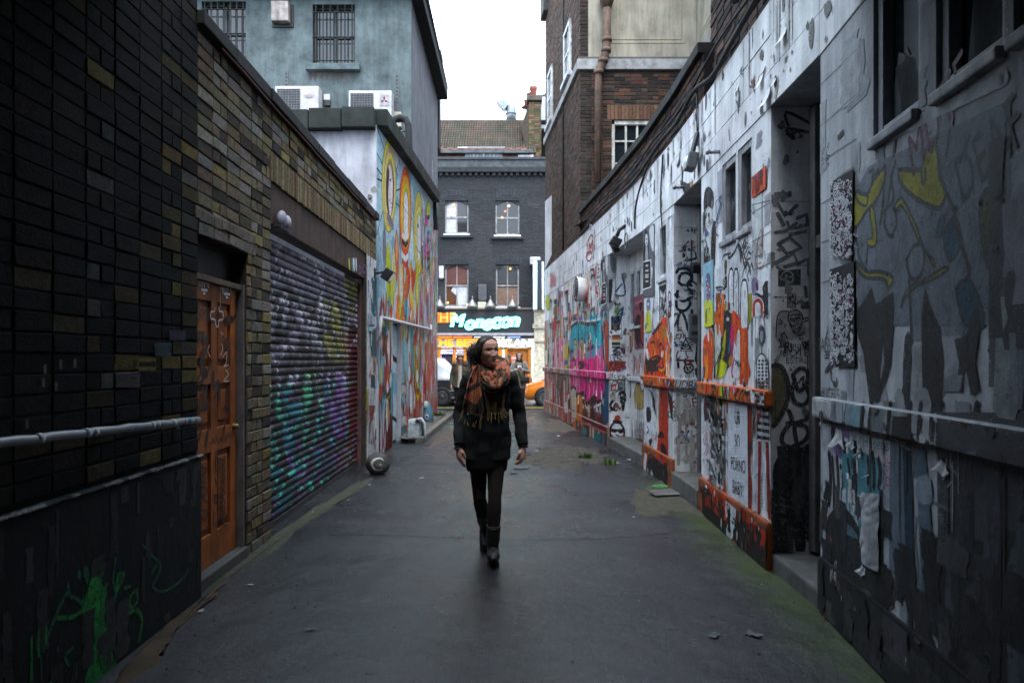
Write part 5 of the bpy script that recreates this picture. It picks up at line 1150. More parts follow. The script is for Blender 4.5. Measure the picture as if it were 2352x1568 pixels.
RB1=endfr(FB)
mb=MB();fbox(mb,RB1,0,DEP,1.16,1.28,-.01,.05,(.55,.55,.57),.01);mb.build('ledge_return','plaster',row)
p=Paint([(RB1,(0,DEP,1.28,3.3)),(RB1.shifted(.05),(0,DEP,1.165,1.275)),(RB1,(0,DEP,.2,1.16))],.002);p.crop(*cR2)
DK='#1a2c36'
for pts,w in(([(432,400),(450,375),(490,370),(530,385),(550,430),(520,480)],.035),([(455,430),(452,480),(500,500),(545,470),(545,430),(510,405),(470,410),(455,435)],.035),([(510,490),(545,500)],.035),([(440,540),(440,580),(480,620),(540,590),(545,545),(500,510),(455,520),(440,545)],.034),([(425,570),(440,590)],.04),([(430,620),(440,680),(500,690),(535,640),(520,600)],.034),([(465,690),(440,760),(418,810)],.03),([(470,690),(500,760),(518,840)],.03),([(550,690),(548,760),(540,830)],.035)):p.line(pts,w,DK)
for i in range(12):p.splat(RB1.pix((2480+R.uniform(450,540)*.5232)/VS,HY)[0],R.uniform(2.15,2.35),R.uniform(.015,.04),(.52,.52,.55),.5)
for pts in([(440,810),(455,830),(470,820)],[(445,845),(470,840),(480,860)],[(450,870),(430,880),(430,900),(450,905)],[(475,870),(460,875),(470,890),(458,900)],[(485,865),(485,900)],[(498,865),(498,900)],[(485,882),(498,880)],[(505,900),(560,905)]):p.line(pts,.012,'#2a2040',3)
tri=[(502,905),(462,1000),(548,1000)];p.line(tri,.016,BK,0,True);p.line([(470,985),(540,985)],.01,BK,0);p.line([(482,960),(500,948),(520,960),(500,975),(482,960)],.012,BK);p.ell(500,961,6,8,BK)
for a,b in((455,930),(450,950),(458,970),(550,930),(555,950),(545,970)):p.line([(a,b),(a+(28 if a<500 else-22),b+12)],.012,BK,0)
p.line([(505,1000),(505,1030),(520,1050),(500,1060)],.014,'#3a3060');p.line([(445,1000),(430,1040),(445,1060),(460,1040)],.014,'#3a3060');p.line([(430,950),(440,960),(428,965)],.014,'#3a3060');p.line([(432,1070),(560,1075)],.022,'#4a1a20',0);p.line([(443,1090),(446,1125)],.03,BK,0)
p.line([(490,1130),(505,1105),(545,1105),(560,1130),(540,1160),(505,1165),(490,1135)],.02,BK);p.line([(510,1125),(515,1135)],.02,BK,0);p.line([(535,1122),(538,1132)],.02,BK,0);p.line([(512,1145),(530,1148)],.014,BK,0);p.line([(500,1100),(495,1085)],.03,'#a02a2a',0);p.line([(535,1098),(540,1088)],.03,'#a02a2a',0)
p.text('E 12.19',525,1192,.055,'#3a3a50',.15);p.text('XUDBAN',510,1262,.10,'#303440',-.05,.8,shear=.2)
p.line([(580,1250),(592,1300)],.03,BK,0)
p.text('KelsEy',505,1405,.12,'#7a1c1c',.12,.95);p.text('GREEN',500,1475,.085,'#124a2a',.1,1.25);p.text('CLEO.T3',500,1517,.062,'#22303c');p.text('2x9xS',508,1548,.062,'#22303c')
p.line([(485,1350),(510,1340),(495,1370),(520,1362)],.014,'#2a3a4a');p.line([(480,1330),(520,1318),(560,1330)],.012,'#a06a6a');p.line([(545,1320),(570,1330),(550,1345)],.012,'#a06a6a')
for pts in([(480,280),(485,250),(495,262),(490,280)],[(512,290),(515,315)],[(560,475),(590,490)],[(575,250),(580,280)]):p.line(pts,.018,(.05,.05,.055),0)
p.poly([(600,890),(628,915),(628,1110),(600,1120),(570,1060)],BK,2);p.poly([(570,1140),(628,1130),(628,1290),(600,1240)],BK,2)
for y in(55,195,345):p.line([(415,y),(612,y+4)],.008,(.35,.35,.37),0)
p.crop(*cA)
for pts in([(905,1290),(915,1300)],[(930,1310),(950,1290)],[(905,1350),(920,1330),(930,1350)],[(940,1340),(950,1360)],[(880,1350),(890,1365)]):p.line(pts,.02,(.05,.05,.06),0)
for i in range(40):p.splat(R.uniform(0,DEP),R.uniform(.25,1.0),R.uniform(.01,.06),R.choice([(.38,.37,.36),(.28,.27,.25),(.5,.5,.5)]),R.uniform(.5,2))
p.smears(14,(.02,DEP,.2,1.1),[(.42,.40,.38),(.33,.31,.29)],(.03,.08),(.2,.6))
p.densify(30,(0,DEP,.3,3.0))
p.done('reveal_graffiti',row)
u,z=RB1.pix((2480+572*.5232)/VS,(880+812*.5232)/VS)
ic=thing('intercom','grey metal intercom panel with a slatted speaker beside the big looping black tag','intercom',RB1.at(u,z-.14,0));mb=MB()
fbox(mb,RB1,u-.085,u+.085,z-.145,z+.145,0,.05,(.22,.23,.24),.012);mb.build('housing','metal',ic);mb=MB()
for i in range(6):fbox(mb,RB1,u-.05,u+.05,z+.02+i*.018,z+.03+i*.018,.049,.054,(.07,.07,.075))
mb.build('speaker','metal',ic);mb=MB();fbox(mb,RB1,u-.055,u+.04,z-.10,z-.06,.049,.056,(.02,.02,.022),.003);mb.build('button_panel','paint',ic)
u,z=RB1.pix((2480+590*.5232)/VS,(880+365*.5232)/VS)
cl_=thing('door_lamp','black lamp on a bracket above the grey intercom in the doorway','lamp',RB1.at(u,z-.1,0));mb=MB()
fbox(mb,RB1,u-.04,u+.06,z-.02,z+.06,0,.05,(.02,.02,.022),.008);mb.build('bracket','metal',cl_);mb=MB();mb.box(RB1.at(u-.01,z-.02,.14),(.2,.16,.1),(.022,.022,.025),Matrix.Rotation(.35,3,'X'),.02);mb.build('housing','metal',cl_)
mb=MB();mb.tube([RB1.at(u+.05,z+.05,.02),RB1.at(u+.03,z+.3,.012),RB1.at(u+.06,z+.6,.01),RB1.at(u+.05,3.28,.01)],.007,(.3,.3,.32),6);mb.build('cable','rubber',cl_)
p=Paint(SCb,.003);p.sat=1.2;p.crop(*cB)
GRY=['#c4c6cc','#b4b6bc','#d4d6da','#a8aab0','#8e9096']
p.smears(70,(0,FC.L,.4,3.2),GRY,(.04,.2),(.1,.5))
for y0,y1 in((235,215),(300,225),(525,455),(750,705),(960,950)):p.line([(605,y0),(770,y1-20)],.008,'#6a6c72',0)
p.poly([(232,140),(262,90),(300,130),(305,230),(285,270),(262,240),(240,300),(228,260)],BK,2);p.poly([(250,160),(268,95),(280,120),(262,250)],'#3a3c40',2)
p.poly([(245,270),(290,265),(300,420),(285,620),(240,610),(232,430)],'#c8cace',2);p.poly([(224,290),(245,330),(236,420),(226,470)],BK,2);p.poly([(232,580),(245,560),(240,630),(228,640)],BK,2);p.poly([(290,430),(318,360),(316,700),(300,690),(285,640)],BK,2);p.poly([(310,440),(322,420),(322,520),(312,530)],'#5a4632',2)
for i in range(5):p.line([(230,620+i*14),(250,645+i*12),(275,640+i*10)],.016,BK)
for i in range(22):p.splat(FC.ux((2700+R.uniform(236,296)*.5102)/VS),R.uniform(2.3,2.95),R.uniform(.006,.03),R.choice([BK,'#8a8c90','#2a2c30']),R.uniform(.8,3))
p.poly([(225,700),(308,660),(312,1180),(236,1200)],'#d4e4ea',0)
p.poly([(320,880),(360,620),(400,560),(500,560),(600,540),(600,1160),(320,1100)],'#c9ccd2',2)
p.poly([(390,680),(412,670),(408,770),(394,780)],'#5a4a2a',2);p.poly([(505,560),(530,620),(520,700),(512,640)],'#5a4a30',2)
for pts,w in(([(420,620),(430,650),(470,605),(500,545),(530,620),(545,700),(560,720),(575,690),(595,760)],.03),([(375,660),(390,630),(440,615)],.02),([(545,620),(560,690),(540,760),(530,800)],.022),([(580,600),(600,620)],.02)):p.line(pts,w,(.03,.03,.032))
p.text('BIKE',562,670,.17,(.05,.05,.055),-.9,.8)
for cx_,y0,y1,w in((445,730,1000,20),(483,735,1160,18),(548,820,1200,26)):
 q=[(cx_,y0),(cx_+w,y0+60),(cx_+w,y1),(cx_-w,y1),(cx_-w,y0+60)];p.poly(q,'#d8dade',2);p.line(q,.022,BK,2,True);p.line([(cx_+6,y0+90),(cx_+4,y0+140)],.012,BK)
p.poly([(320,880),(350,870),(392,880),(398,900),(370,905),(372,930),(400,940),(395,980),(370,960),(366,920),(340,908)],BK,2);p.poly([(330,890),(375,882),(388,890),(350,902)],'#8a8c8e',2);p.poly([(385,820),(410,790),(412,880),(390,880)],BK,2);p.poly([(378,820),(400,815),(398,860),(380,865)],'#8a8a8a',2)
p.poly([(318,1180),(316,1080),(345,1030),(380,1010),(400,1040),(392,1240),(350,1290)],'#d0641e',2);p.smears(12,(FC.ux((2700+392*.5102)/VS),FC.ux((2700+320*.5102)/VS),1.85,2.1),[OR1,OR2,'#8a4a1a'],(.02,.06),(.1,.2))
p.poly([(390,1060),(440,1080),(470,1120),(455,1250),(430,1500),(385,1500),(330,1420),(330,1300),(380,1260)],BK,2);p.poly([(408,1120),(425,1115),(428,1140),(412,1142)],'#d0d0d4',2);p.poly([(395,985),(410,1000),(402,1070),(394,1050)],'#8a8a30',2);p.poly([(435,990),(460,1020),(466,1080),(445,1085)],'#c8cacc',2);p.poly([(418,1000),(432,1000),(438,1060),(420,1060)],'#6a2018',2)
p.poly([(455,1060),(490,1090),(520,1150),(545,1300),(585,1490),(590,1580),(500,1580),(500,1420),(470,1300),(450,1180)],OR1,2);p.smears(26,(FC.ux((2700+575*.5102)/VS),FC.ux((2700+500*.5102)/VS),1.3,1.75),[OR1,OR2,'#c04a14'],(.03,.07),(.1,.3))
p.poly([(225,1300),(250,1250),(262,1190),(300,1250),(305,1400),(290,1580),(225,1580)],OR1,2);p.smears(20,(FC.ux((2700+295*.5102)/VS),FC.ux((2700+235*.5102)/VS),1.3,1.7),[OR1,OR2,'#c04a14','#e89a50'],(.02,.05),(.1,.3));p.poly([(255,1210),(265,1180),(272,1290),(262,1300)],'#e0e2e6',2);p.line([(300,1190),(318,1300),(312,1580)],.05,BK,2)
p.poly([(316,1190),(330,1180),(340,1400),(335,1480),(320,1440)],'#c8c8b0',2)
for i in range(14):p.splat(FC.ux((2700+R.uniform(335,362)*.5102)/VS),R.uniform(1.45,1.8),R.uniform(.01,.025),'#d8dade',R.uniform(.8,2.6))
p.poly([(385,1270),(405,1210),(398,1360),(375,1450),(365,1430)],'#b0a828',2);p.poly([(330,1500),(350,1440),(400,1470),(412,1500),(385,1580),(330,1580)],'#c2c81e',2);p.poly([(425,1460),(445,1400),(460,1420),(450,1480),(432,1500)],'#b8862a',2)
p.poly([(443,1180),(458,1170),(465,1240),(456,1400),(446,1420),(440,1300)],'#d81e78',2);p.poly([(490,1260),(510,1210),(515,1350),(495,1420),(485,1450)],'#d8dade',2);p.poly([(470,1430),(498,1350),(515,1360),(512,1580),(470,1580)],'#e0e0e4',2);p.line([(465,1440),(500,1490),(512,1540)],.012,'#2a3a8a');p.line([(428,1400),(432,1320),(438,1290)],.012,'#18a8c8');p.line([(470,1440),(450,1520),(455,1580)],.03,'#c83a8a');p.poly([(510,1080),(518,1140),(500,1130)],'#d0206a')
p.crop(*cB)
p.poly([(605,900),(612,850),(650,800),(700,840),(745,830),(740,1090),(640,1110),(600,1120)],'#d6d8dc',0)
p.poly([(612,940),(650,920),(690,945),(735,830),(738,1085),(712,1100),(700,1030),(660,950)],BK,0)
for r,c in((52,BK),(48,'#e0e2e6'),(42,'#b8421a'),(26,BK),(22,'#e0e2e6')):p.poly([(655-r,1110)]+[(655+r*math.cos(t),1030-r*1.55*math.sin(t))for t in[math.pi-.25*i for i in range(13)]]+[(655+r,1110)],c)
p.poly([(605,840),(625,800),(660,830),(640,930),(612,930)],'#8a80a0',2);p.poly([(640,850),(655,840),(660,900),(645,905)],'#5a2a40',2);p.poly([(690,880),(715,830),(738,830),(720,920),(700,950)],BK,0);p.poly([(580,930),(610,925),(608,1150),(582,1160)],'#8f8a3a',0)
for pts in([(640,580),(650,530),(680,430),(690,470),(685,560)],[(650,540),(655,570),(665,545)],[(672,540),(690,560),(690,520)],[(640,640),(645,600),(660,575)],[(650,640),(670,630)],[(675,625),(690,615)],[(635,640),(640,700),(670,735),(710,680),(705,590)],[(660,695),(680,685)]):p.line(pts,.010,'#8a5a48',3)
p.line([(664,1130),(685,1090),(702,1140),(700,1200),(665,1200),(664,1130)],.014,'#7a8088');p.poly([(664,1195),(680,1170),(700,1195),(705,1215),(660,1215)],'#2a2c30',2)
p.poly([(662,1220),(705,1215),(700,1300),(680,1345),(668,1300)],'#4a4e56',2);p.poly([(672,1230),(696,1230),(694,1290),(680,1310)],'#9a9ea6',2);p.line([(658,1230),(655,1290),(662,1310)],.012,'#3a4048');p.line([(708,1230),(714,1280),(706,1310)],.012,'#3a4048');p.line([(680,1345),(684,1400)],.016,'#4a4e56')
p.poly([(640,1480),(660,1420),(684,1400),(712,1420),(730,1480),(738,1600),(635,1600)],'#d4d6da',2);p.line([(640,1480),(660,1420),(684,1400),(712,1420),(730,1480)],.012,BK)
p.crop(*cC)
fig=[(545,60),(580,0),(615,60),(622,270),(540,270)]
for i in range(9):
 for j in range(3):p.ell(560+j*24+R.uniform(-3,3),70+i*24,8,9,'#15171a',9)
p.line([(545,60),(543,270)],.016,BK,0);p.line([(618,60),(625,270)],.016,BK,0)
p.poly([(530,275),(632,295),(632,380),(532,345)],'#c8cad0')
for x,y in((545,300),(575,290),(610,310),(550,335),(590,340),(620,350)):p.poly([(x-12,y-12),(x+12,y-8),(x+14,y+12),(x-10,y+10)],BK,2)
p.poly([(520,370),(632,390),(640,600),(515,560)],'#b8bac0',0)
for i in range(5):y=375+i*46;p.poly([(547,y),(630,y+14),(630,y+36),(547,y+22)],'#101114')
for x in(562,610):
 p.poly([(x-8,600),(x+12,605),(x+28,1120),(x+8,1110)]if x>600 else[(x-8,600),(x+12,600),(x+4,1090),(x-12,1080)],'#8a3024');
 for i in range(20):p.line([(x-6+i*.8,612+i*22),(x+10+i*.8,616+i*22)],.004,'#4a1812',0)
p.poly([(488,360),(508,370),(512,600),(500,760),(512,900),(508,1090),(488,1080)],'#9a3a18');p.line([(505,610),(490,700)],.02,BK,0);p.poly([(498,640),(512,600),(510,700)],BK)
p.poly([(200,220),(245,230),(230,300),(200,290)],OR1);p.poly([(235,232),(285,236),(280,300),(225,290)],OJ);p.line([(215,215),(210,290)],.03,BK,0);p.poly([(240,225),(270,230),(275,255),(250,250)],BK);p.poly([(300,235),(330,240),(325,305),(300,300)],'#b4ba22');p.line([(318,230),(322,310),(318,420)],.04,BK,0);p.line([(335,235),(345,320),(350,400)],.04,BK,0);p.poly([(340,240),(430,240),(440,270),(400,265),(340,262)],'#d85a8a');p.poly([(350,260),(500,262),(500,345),(360,330)],OJ)
for x in(400,430,452):p.line([(x,345),(x+8,290),(x+28,262)],.022,BK);
p.ell(482,285,14,22,BK);p.poly([(505,260),(530,268),(530,350),(505,345)],'#d0d4da');p.line([(478,262),(512,250)],.02,'#e0e2e6',0)
p.poly([(200,300),(290,315),(300,480),(240,430),(200,470)],'#3a2a34',2);p.poly([(205,330),(225,340),(230,390),(205,390)],'#6a2a3a',2);p.poly([(270,310),(310,330),(305,460),(285,440)],'#c04a1a',2);p.poly([(300,320),(330,320),(326,420),(305,400)],'#8a8a28',2);p.poly([(340,330),(365,345),(380,360),(362,470),(350,400)],'#c84a18',2)
p.smears(80,(FC.ux((2700+335*.6058)/VS),FC.ux((2700+230*.6058)/VS),.38,1.1),['#b8babe','#8a8c90','#2a2a2c','#d8dade','#5a5c60','#a0987a','#101012','#c8c8cc'],(.02,.08),(.05,.22))
for x0 in(190,205):p.line([(x0+5,480),(x0+20,540),(x0,600),(x0+25,640),(x0+5,690)],.010,'#a03060')
p.line([(356,420),(350,900),(345,985)],.012,BK,0)
p.poly([(200,885),(235,830),(260,880),(262,930),(320,950),(335,840),(345,990),(345,1130),(200,1080)],'#c04a1c',0);p.poly([(185,920),(205,880),(250,950),(262,1120),(200,1060)],BK,0);p.poly([(210,960),(245,980),(240,1080),(215,1060)],'#8a2c14',2);p.poly([(265,960),(335,980),(330,1110),(300,1120),(275,1060)],'#a8401c',2);p.line([(275,960),(280,1040),(320,1110)],.025,BK)
p.poly([(340,990),(410,1050),(400,1200),(380,1250),(345,1220)],'#c4c8ce');p.poly([(400,1110),(420,1085),(440,1140),(480,1110),(490,1160),(640,1230),(640,1480),(430,1330),(400,1250)],BK);p.poly([(480,1105),(640,1225),(635,1330),(600,1260),(590,1400),(560,1240),(540,1270),(520,1200),(490,1180)],'#b0401c',2)
p.poly([(185,1000),(345,1130),(345,1240),(185,1110)],'#161314');
for i in range(40):p.splat(FC.ux((2700+R.uniform(195,620)*.6058)/VS),R.uniform(.03,.3),R.uniform(.01,.05),R.choice(['#0e0e10','#8a2c14','#2a1814','#1c1c1e']),R.uniform(.8,2))
p.densify(60,(0,FC.L,.4,3.2));wear(p,FC.L,90)
p.done('bay_graffiti',row)
poster(FC,[(362,340),(490,362),(494,1100),(362,985)],cC,'#c6cad4','slogan_poster','tall white poster with four lines of black capitals reading UR SO PORNO BABY!',lambda p:([p.text(t,x,y,.115,'#1c1e22',.06,.72)for t,x,y in(('UR',424,450),('SO',424,605),('PORNO',428,762),('BABY!',428,915))],p.text('FUTURIST',428,1010,.032,'#3a3c40',.06,.8),[p.line([(365+R.uniform(0,90),y),(400+R.uniform(10,85),y+R.uniform(-4,10))],.006,'#e4e6ec',0)for y in(420,520,535,640,700,720,830,880,890,960)]),off=.0135)
poster(FC,[(612,20),(728,-75),(722,105),(615,185)],cB,'#b8482a','red_poster','torn red poster with smudged eyes high on the wall right of the tall windows',lambda p:(p.smears(16,(FC.ux((2700+725*.5102)/VS),FC.ux((2700+612*.5102)/VS),2.75,3.2),['#a03a1e','#6a1c14','#c85a3a','#7a2a1a'],(.02,.05),(.1,.25)),[p.ell(x,y,8,13,'#5a3a5a')for x,y in((632,25),(650,18),(680,0),(698,-8))],[p.line([(x,y),(x+4,y-80)],.012,'#5a140e',0)for x,y in((625,140),(640,120),(690,60))]))
poster(FC,[(230,700),(306,660),(310,1175),(240,1195)],cB,'#7fa8b8','character_poster','narrow pale blue poster of a patterned figure in yellow left of the tall windows',lambda p:(p.poly([(245,1000),(262,970),(290,985),(305,1010),(310,1170),(242,1190)],'#c4c62a',2),p.poly([(255,800),(272,765),(288,800),(286,960),(258,970)],'#5a5a78',2),p.poly([(258,880),(285,870),(286,970),(260,980)],'#8a6a8a',2),[p.ell(R.uniform(258,286),R.uniform(800,1060),4,8,R.choice(['#c04a3a','#d8d4c0','#3a3a5a','#2a6a8a']),8)for _ in range(26)],p.poly([(250,1070),(262,1060),(264,1150),(250,1160)],'#6a6a50',2)))
mb=MB()
for i in range(34):
 x,y=R.uniform(232,330),R.uniform(330,950);u,z=FC.pix((2700+x*.6058)/VS,(1400+y*.6058)/VS);s=R.uniform(.03,.08);a0=R.uniform(0,6);cu_=R.uniform(.02,.06);c=jit(R.choice(['#d8d9dc','#a8a9ac','#707276','#c8c8c8']),.1)
 def fn(a,b,u=u,z=z,s=s,a0=a0,cu_=cu_):
  x_=(a-.5)*s;y_=(b-.5)*s*2.2;return FC.at(u+x_*math.cos(a0)-y_*math.sin(a0)*.4,z+y_,.01+cu_*(a*b)**1.5+.004*math.sin(a*9+b*7))
 mb.grid(fn,4,5,c)
mb.build('torn_paper','paper',row)
RC=endfr(FC)
p=Paint([(RC,(0,DEP,.1,3.3))],.002);p.crop(*cB)
for y in(205,450,705,955,1200):p.line([(772,y),(1090,y+6)],.006,(.3,.3,.32),0)
DG=(.13,.14,.155)
for pts,w in(([(790,150),(830,150),(900,160)],.03),([(840,200),(870,150),(900,140)],.03),([(800,215),(860,320),(955,240)],.028),([(805,305),(850,390)],.03),([(960,340),(1030,310),(1040,390),(985,400)],.03),([(790,450),(860,440),(950,380)],.024),([(900,470),(1020,440)],.024),([(810,540),(900,490),(990,570),(880,620),(810,540)],.03),([(790,690),(930,610),(960,690),(860,720)],.03),([(960,700),(1045,655),(1050,780)],.03),([(1020,880),(1030,950)],.025),([(800,720),(900,800)],.02),([(880,370),(900,420),(990,410)],.024)):p.line(pts,w,DG,0)
p.poly([(808,750),(985,738),(985,862),(808,872)],(.04,.05,.055));p.line([(830,800),(845,770),(880,752),(915,770),(925,800),(915,835),(880,840),(860,815),(830,820),(830,800)],.008,'#9aa0a4');p.ell(873,795,13,12,'#8a9094');p.ell(907,797,9,11,'#8a9094');p.line([(870,838),(915,838)],.012,'#8a9094',0);p.text('I DO LIKE A LAUGH',890,857,.013,'#7a8084')
p.poly([(880,930),(946,930),(946,1040),(880,1040)],(.3,.31,.32));p.line([(880,930),(946,930),(946,1040),(880,1040)],.006,BK,0,True);p.ell(900,965,14,17,BK);p.ell(922,955,10,14,BK);p.line([(888,1010),(905,990),(925,995),(940,1010)],.01,BK);p.poly([(985,1000),(1050,985),(1050,1052),(985,1048)],(.1,.105,.11))
p.poly([(790,1270),(800,1120),(830,1070),(900,1060),(940,1058),(980,1080),(1000,1150),(1030,1250),(920,1290),(820,1295)],(.33,.335,.35),2);p.line([(790,1270),(800,1120),(830,1070),(890,1070)],.008,BK);p.line([(885,1130),(890,1090),(920,1060),(960,1060),(990,1090),(1000,1130),(985,1180),(960,1200),(930,1195),(900,1160),(885,1130)],.009,BK)
for pts in([(905,1125),(930,1130)],[(945,1125),(975,1120)],[(930,1140),(945,1165),(955,1150)],[(925,1180),(960,1178)],[(905,1100),(980,1095)],[(900,1170),(950,1260),(1010,1240)],[(950,1260),(960,1220),(990,1200)],[(820,1130),(840,1160),(815,1165)],[(820,1290),(850,1240),(880,1280)],[(830,1250),(860,1230)],[(1000,1130),(1060,1110)],[(1010,1150),(1060,1130)]):p.line(pts,.009,BK,3)
p.line([(902,1125),(935,1122),(935,1142),(905,1142),(902,1125)],.008,BK,0);p.line([(945,1120),(980,1115),(980,1138),(948,1140),(945,1120)],.008,BK,0)
TC=(.055,.055,.06)
p.line([(815,1300),(840,1295)],.012,TC,0);p.line([(828,1300),(830,1345)],.012,TC,0);p.line([(815,1348),(845,1345)],.012,TC,0);p.line([(868,1355),(848,1325),(856,1310),(868,1322),(882,1308),(892,1325),(868,1355)],.012,TC,3);p.text('tlmmen',970,1335,.05,TC);p.text('BOTES',965,1395,.055,TC);p.text('ESTRuis',975,1455,.045,TC);p.text('and',812,1420,.05,TC,.9);p.ell(1045,1540,26,26,TC);p.ell(1045,1540,22,22,(.24,.24,.25));p.ell(1037,1532,3,4,TC);p.ell(1053,1532,3,4,TC);p.line([(1033,1550),(1045,1556),(1057,1548)],.006,TC)
for x in(1000,980):p.ell(x,1285,8,10,TC)
p.crop(*cC)
p.poly([(640,100),(690,100),(740,180),(750,300),(720,420),(640,510)],(.17,.15,.085),2);p.line([(640,105),(700,110),(745,220),(740,330),(700,430),(650,500)],.035,TC)
for pts in([(790,200),(780,160),(830,120),(875,150),(870,220),(820,270),(790,220)],[(790,210),(770,270),(790,340),(850,360),(890,300),(870,250)],[(870,250),(900,350),(880,440),(800,480),(740,480)],[(750,400),(770,470),(720,530),(705,600),(760,640),(850,600),(880,540),(850,500),(790,500),(800,600),(810,640)]):p.line(pts,.032,TC)
p.poly([(650,760),(700,680),(760,650),(830,640),(890,615),(900,700),(930,800),(925,1000),(890,1200),(700,1250),(655,1150),(645,900)],(.022,.023,.025),2)
gb=(.14,.145,.15)
p.poly([(690,760),(730,710),(790,700),(800,760),(780,790),(750,765),(720,765)],(.17,.17,.17),2);p.poly([(770,790),(785,790),(790,1000),(778,1010)],gb)
for i in range(6):
 y=830+i*42;p.poly([(690,y),(720,y+25),(750,y+30),(720,y+36),(695,y+22)],gb,2);p.poly([(870,y+10),(840,y+30),(815,y+30),(840,y+40),(868,y+28)],gb,2)
for pts in([(710,1040),(740,1040),(730,1075)],[(770,1040),(800,1035),(785,1085)],[(760,1180),(800,1200),(830,1175)],[(700,1120),(715,1130),(712,1190)],[(720,1240),(760,1230)],[(810,1250),(860,1240)]):p.poly(pts,gb)
p.smears(30,(.0,DEP,.12,.9),[(.03,.03,.033),(.05,.05,.05),(.09,.088,.085)],(.03,.1),(.1,.4))
for i in range(30):p.splat(R.uniform(0,DEP),R.uniform(1.0,3.2),R.uniform(.006,.03),(.2,.2,.21),R.uniform(.5,2))
p.densify(14,(0,DEP,.8,3.1),((.06,.06,.065),(.09,.09,.1),(.04,.04,.045)))
p.done('reveal_graffiti',row)
p=Paint(SD,.003);p.crop(*cD)
ur=lambda c,x:FD.ux((c[0]+x*c[2])/VS)
p.smears(60,(1.2,FD.L,.35,3.2),['#8c8f96','#7a7e86','#94979e','#6e737a'],(.08,.3),(.1,.5))
for a,b in(((40,410),(215,240)),((40,610),(215,455)),((42,780),(215,668)),((42,985),(100,950)),((44,1170),(100,1150)),((46,1365),(100,1345))):p.line([a,b],.006,'#6a6c70',0)
p.poly([(123,655),(152,620),(152,650),(125,680)],BK);
for i in range(16):p.ell(48+R.uniform(0,38),745+R.uniform(-50,50),2.5,5,'#2a2a2c',8)
YL,BL,LN='#8a8416','#2c4a5c',(.045,.048,.052)
p.poly([(280,800),(600,650),(960,480),(960,1568),(220,1568),(220,900)],'#666d76',0)
def blob(pts,c,w=.022):p.poly(pts,c,3);p.line(pts,w,LN,3,True)
blob([(425,820),(520,820),(545,760),(560,710),(580,730),(595,680),(610,740),(620,850),(650,930),(620,1000),(590,1000),(540,980),(470,930),(430,880)],YL);p.line([(530,830),(535,885),(548,870),(548,815)],.016,LN)
blob([(205,930),(265,940),(300,870),(350,810),(352,870),(310,970),(270,1010),(205,1100)],YL);p.line([(210,940),(230,980),(265,990),(270,940)],.016,LN);blob([(280,1010),(300,1010),(315,1150),(300,1190),(268,1180),(275,1150),(295,1140)],YL,.014);blob([(210,1260),(270,1310),(330,1310),(395,1340),(370,1390),(350,1345),(265,1340),(225,1300)],YL)
blob([(395,1000),(430,955),(450,980),(500,1080),(545,1200),(595,1260),(590,1285),(560,1230),(520,1170),(470,1050),(430,990),(405,1020)],YL,.014);blob([(640,1290),(560,1340),(480,1380),(440,1440),(432,1490),(450,1440),(500,1385),(580,1350),(660,1300)],YL,.014)
blob([(640,1120),(690,1050),(720,1120),(720,1190),(670,1260),(645,1200)],BL,.014);blob([(610,1080),(640,1030),(640,1110),(610,1150)],BL,.01);blob([(700,1390),(760,1350),(810,1440),(830,1568),(740,1568)],BL,.014);blob([(818,980),(850,920),(900,960),(930,1000),(940,1200),(870,1300),(830,1180)],'#4a4a16',.03)
for pts in([(280,830),(300,820),(290,870),(320,820)],[(355,800),(345,960),(330,1080)],[(390,830),(370,960),(350,1060),(370,1130),(395,1140)],[(405,780),(385,860),(395,960),(340,1030)],[(400,1000),(410,1080),(385,1140)],[(420,630),(400,690),(395,760)],[(460,1250),(490,1190),(530,1180),(545,1240),(530,1320),(490,1350),(465,1300),(460,1250)],[(650,930),(690,1020),(700,1100),(760,1300),(740,1350)],[(665,640),(650,760)],[(760,660),(720,780)],[(700,1000),(680,1090)],[(215,1150),(230,1240),(260,1300)],[(270,1200),(265,1270)]):p.line(pts,.02,LN,3)
p.text('MUTE',590,595,.20,'#5a2a40',.45,.7,shear=.3);p.text('DEAF',845,745,.20,'#3a3e44',.35,.62)
p.line([(280,700),(410,640),(600,540),(930,380)],.05,'#a8aab0',0)
BKD=(.018,.02,.023)
p.crop(*cE)
p.poly([(205,60),(240,20),(290,-60),(310,20),(395,-40),(400,60),(380,320),(330,480),(310,500),(350,300),(345,200),(320,480),(280,500),(250,260),(225,180)],BKD)
p.poly([(530,80),(548,-70),(575,30),(620,130),(640,300),(632,430),(618,530),(590,540),(560,430),(535,420)],BKD);p.poly([(690,190),(745,170),(800,20),(815,120),(790,300),(812,440),(770,460),(745,330),(725,445),(700,440),(712,300)],(.03,.034,.04));p.poly([(850,240),(905,60),(950,-60),(985,120),(960,260),(1010,450),(900,470),(880,330)],(.035,.04,.047))
p.poly([(450,180),(480,190),(470,540),(440,440)],BKD,2);p.line([(470,-100),(480,200),(440,440)],.02,LN)
p.poly([(640,370),(730,360),(715,440),(640,440)],'#7a7e86');p.poly([(690,100),(735,130),(730,180),(690,150)],'#6a6e76')
p.line([(318,170),(350,160)],.012,LN,0);
for i in range(7):p.line([(316+R.uniform(0,30),170+i*10),(330+R.uniform(0,24),180+i*10)],.008,LN,0)
p.text('SAFARY',78,215,.085,(.05,.052,.058),.03,.8);p.text('#UCF15',86,455,.075,(.04,.042,.046),0,.85)
for i in range(3):p.line([(74+i*9,125),(76+i*9,158)],.008,LN,0);p.line([(62,250+i*14),(90,247+i*14)],.008,LN,0)
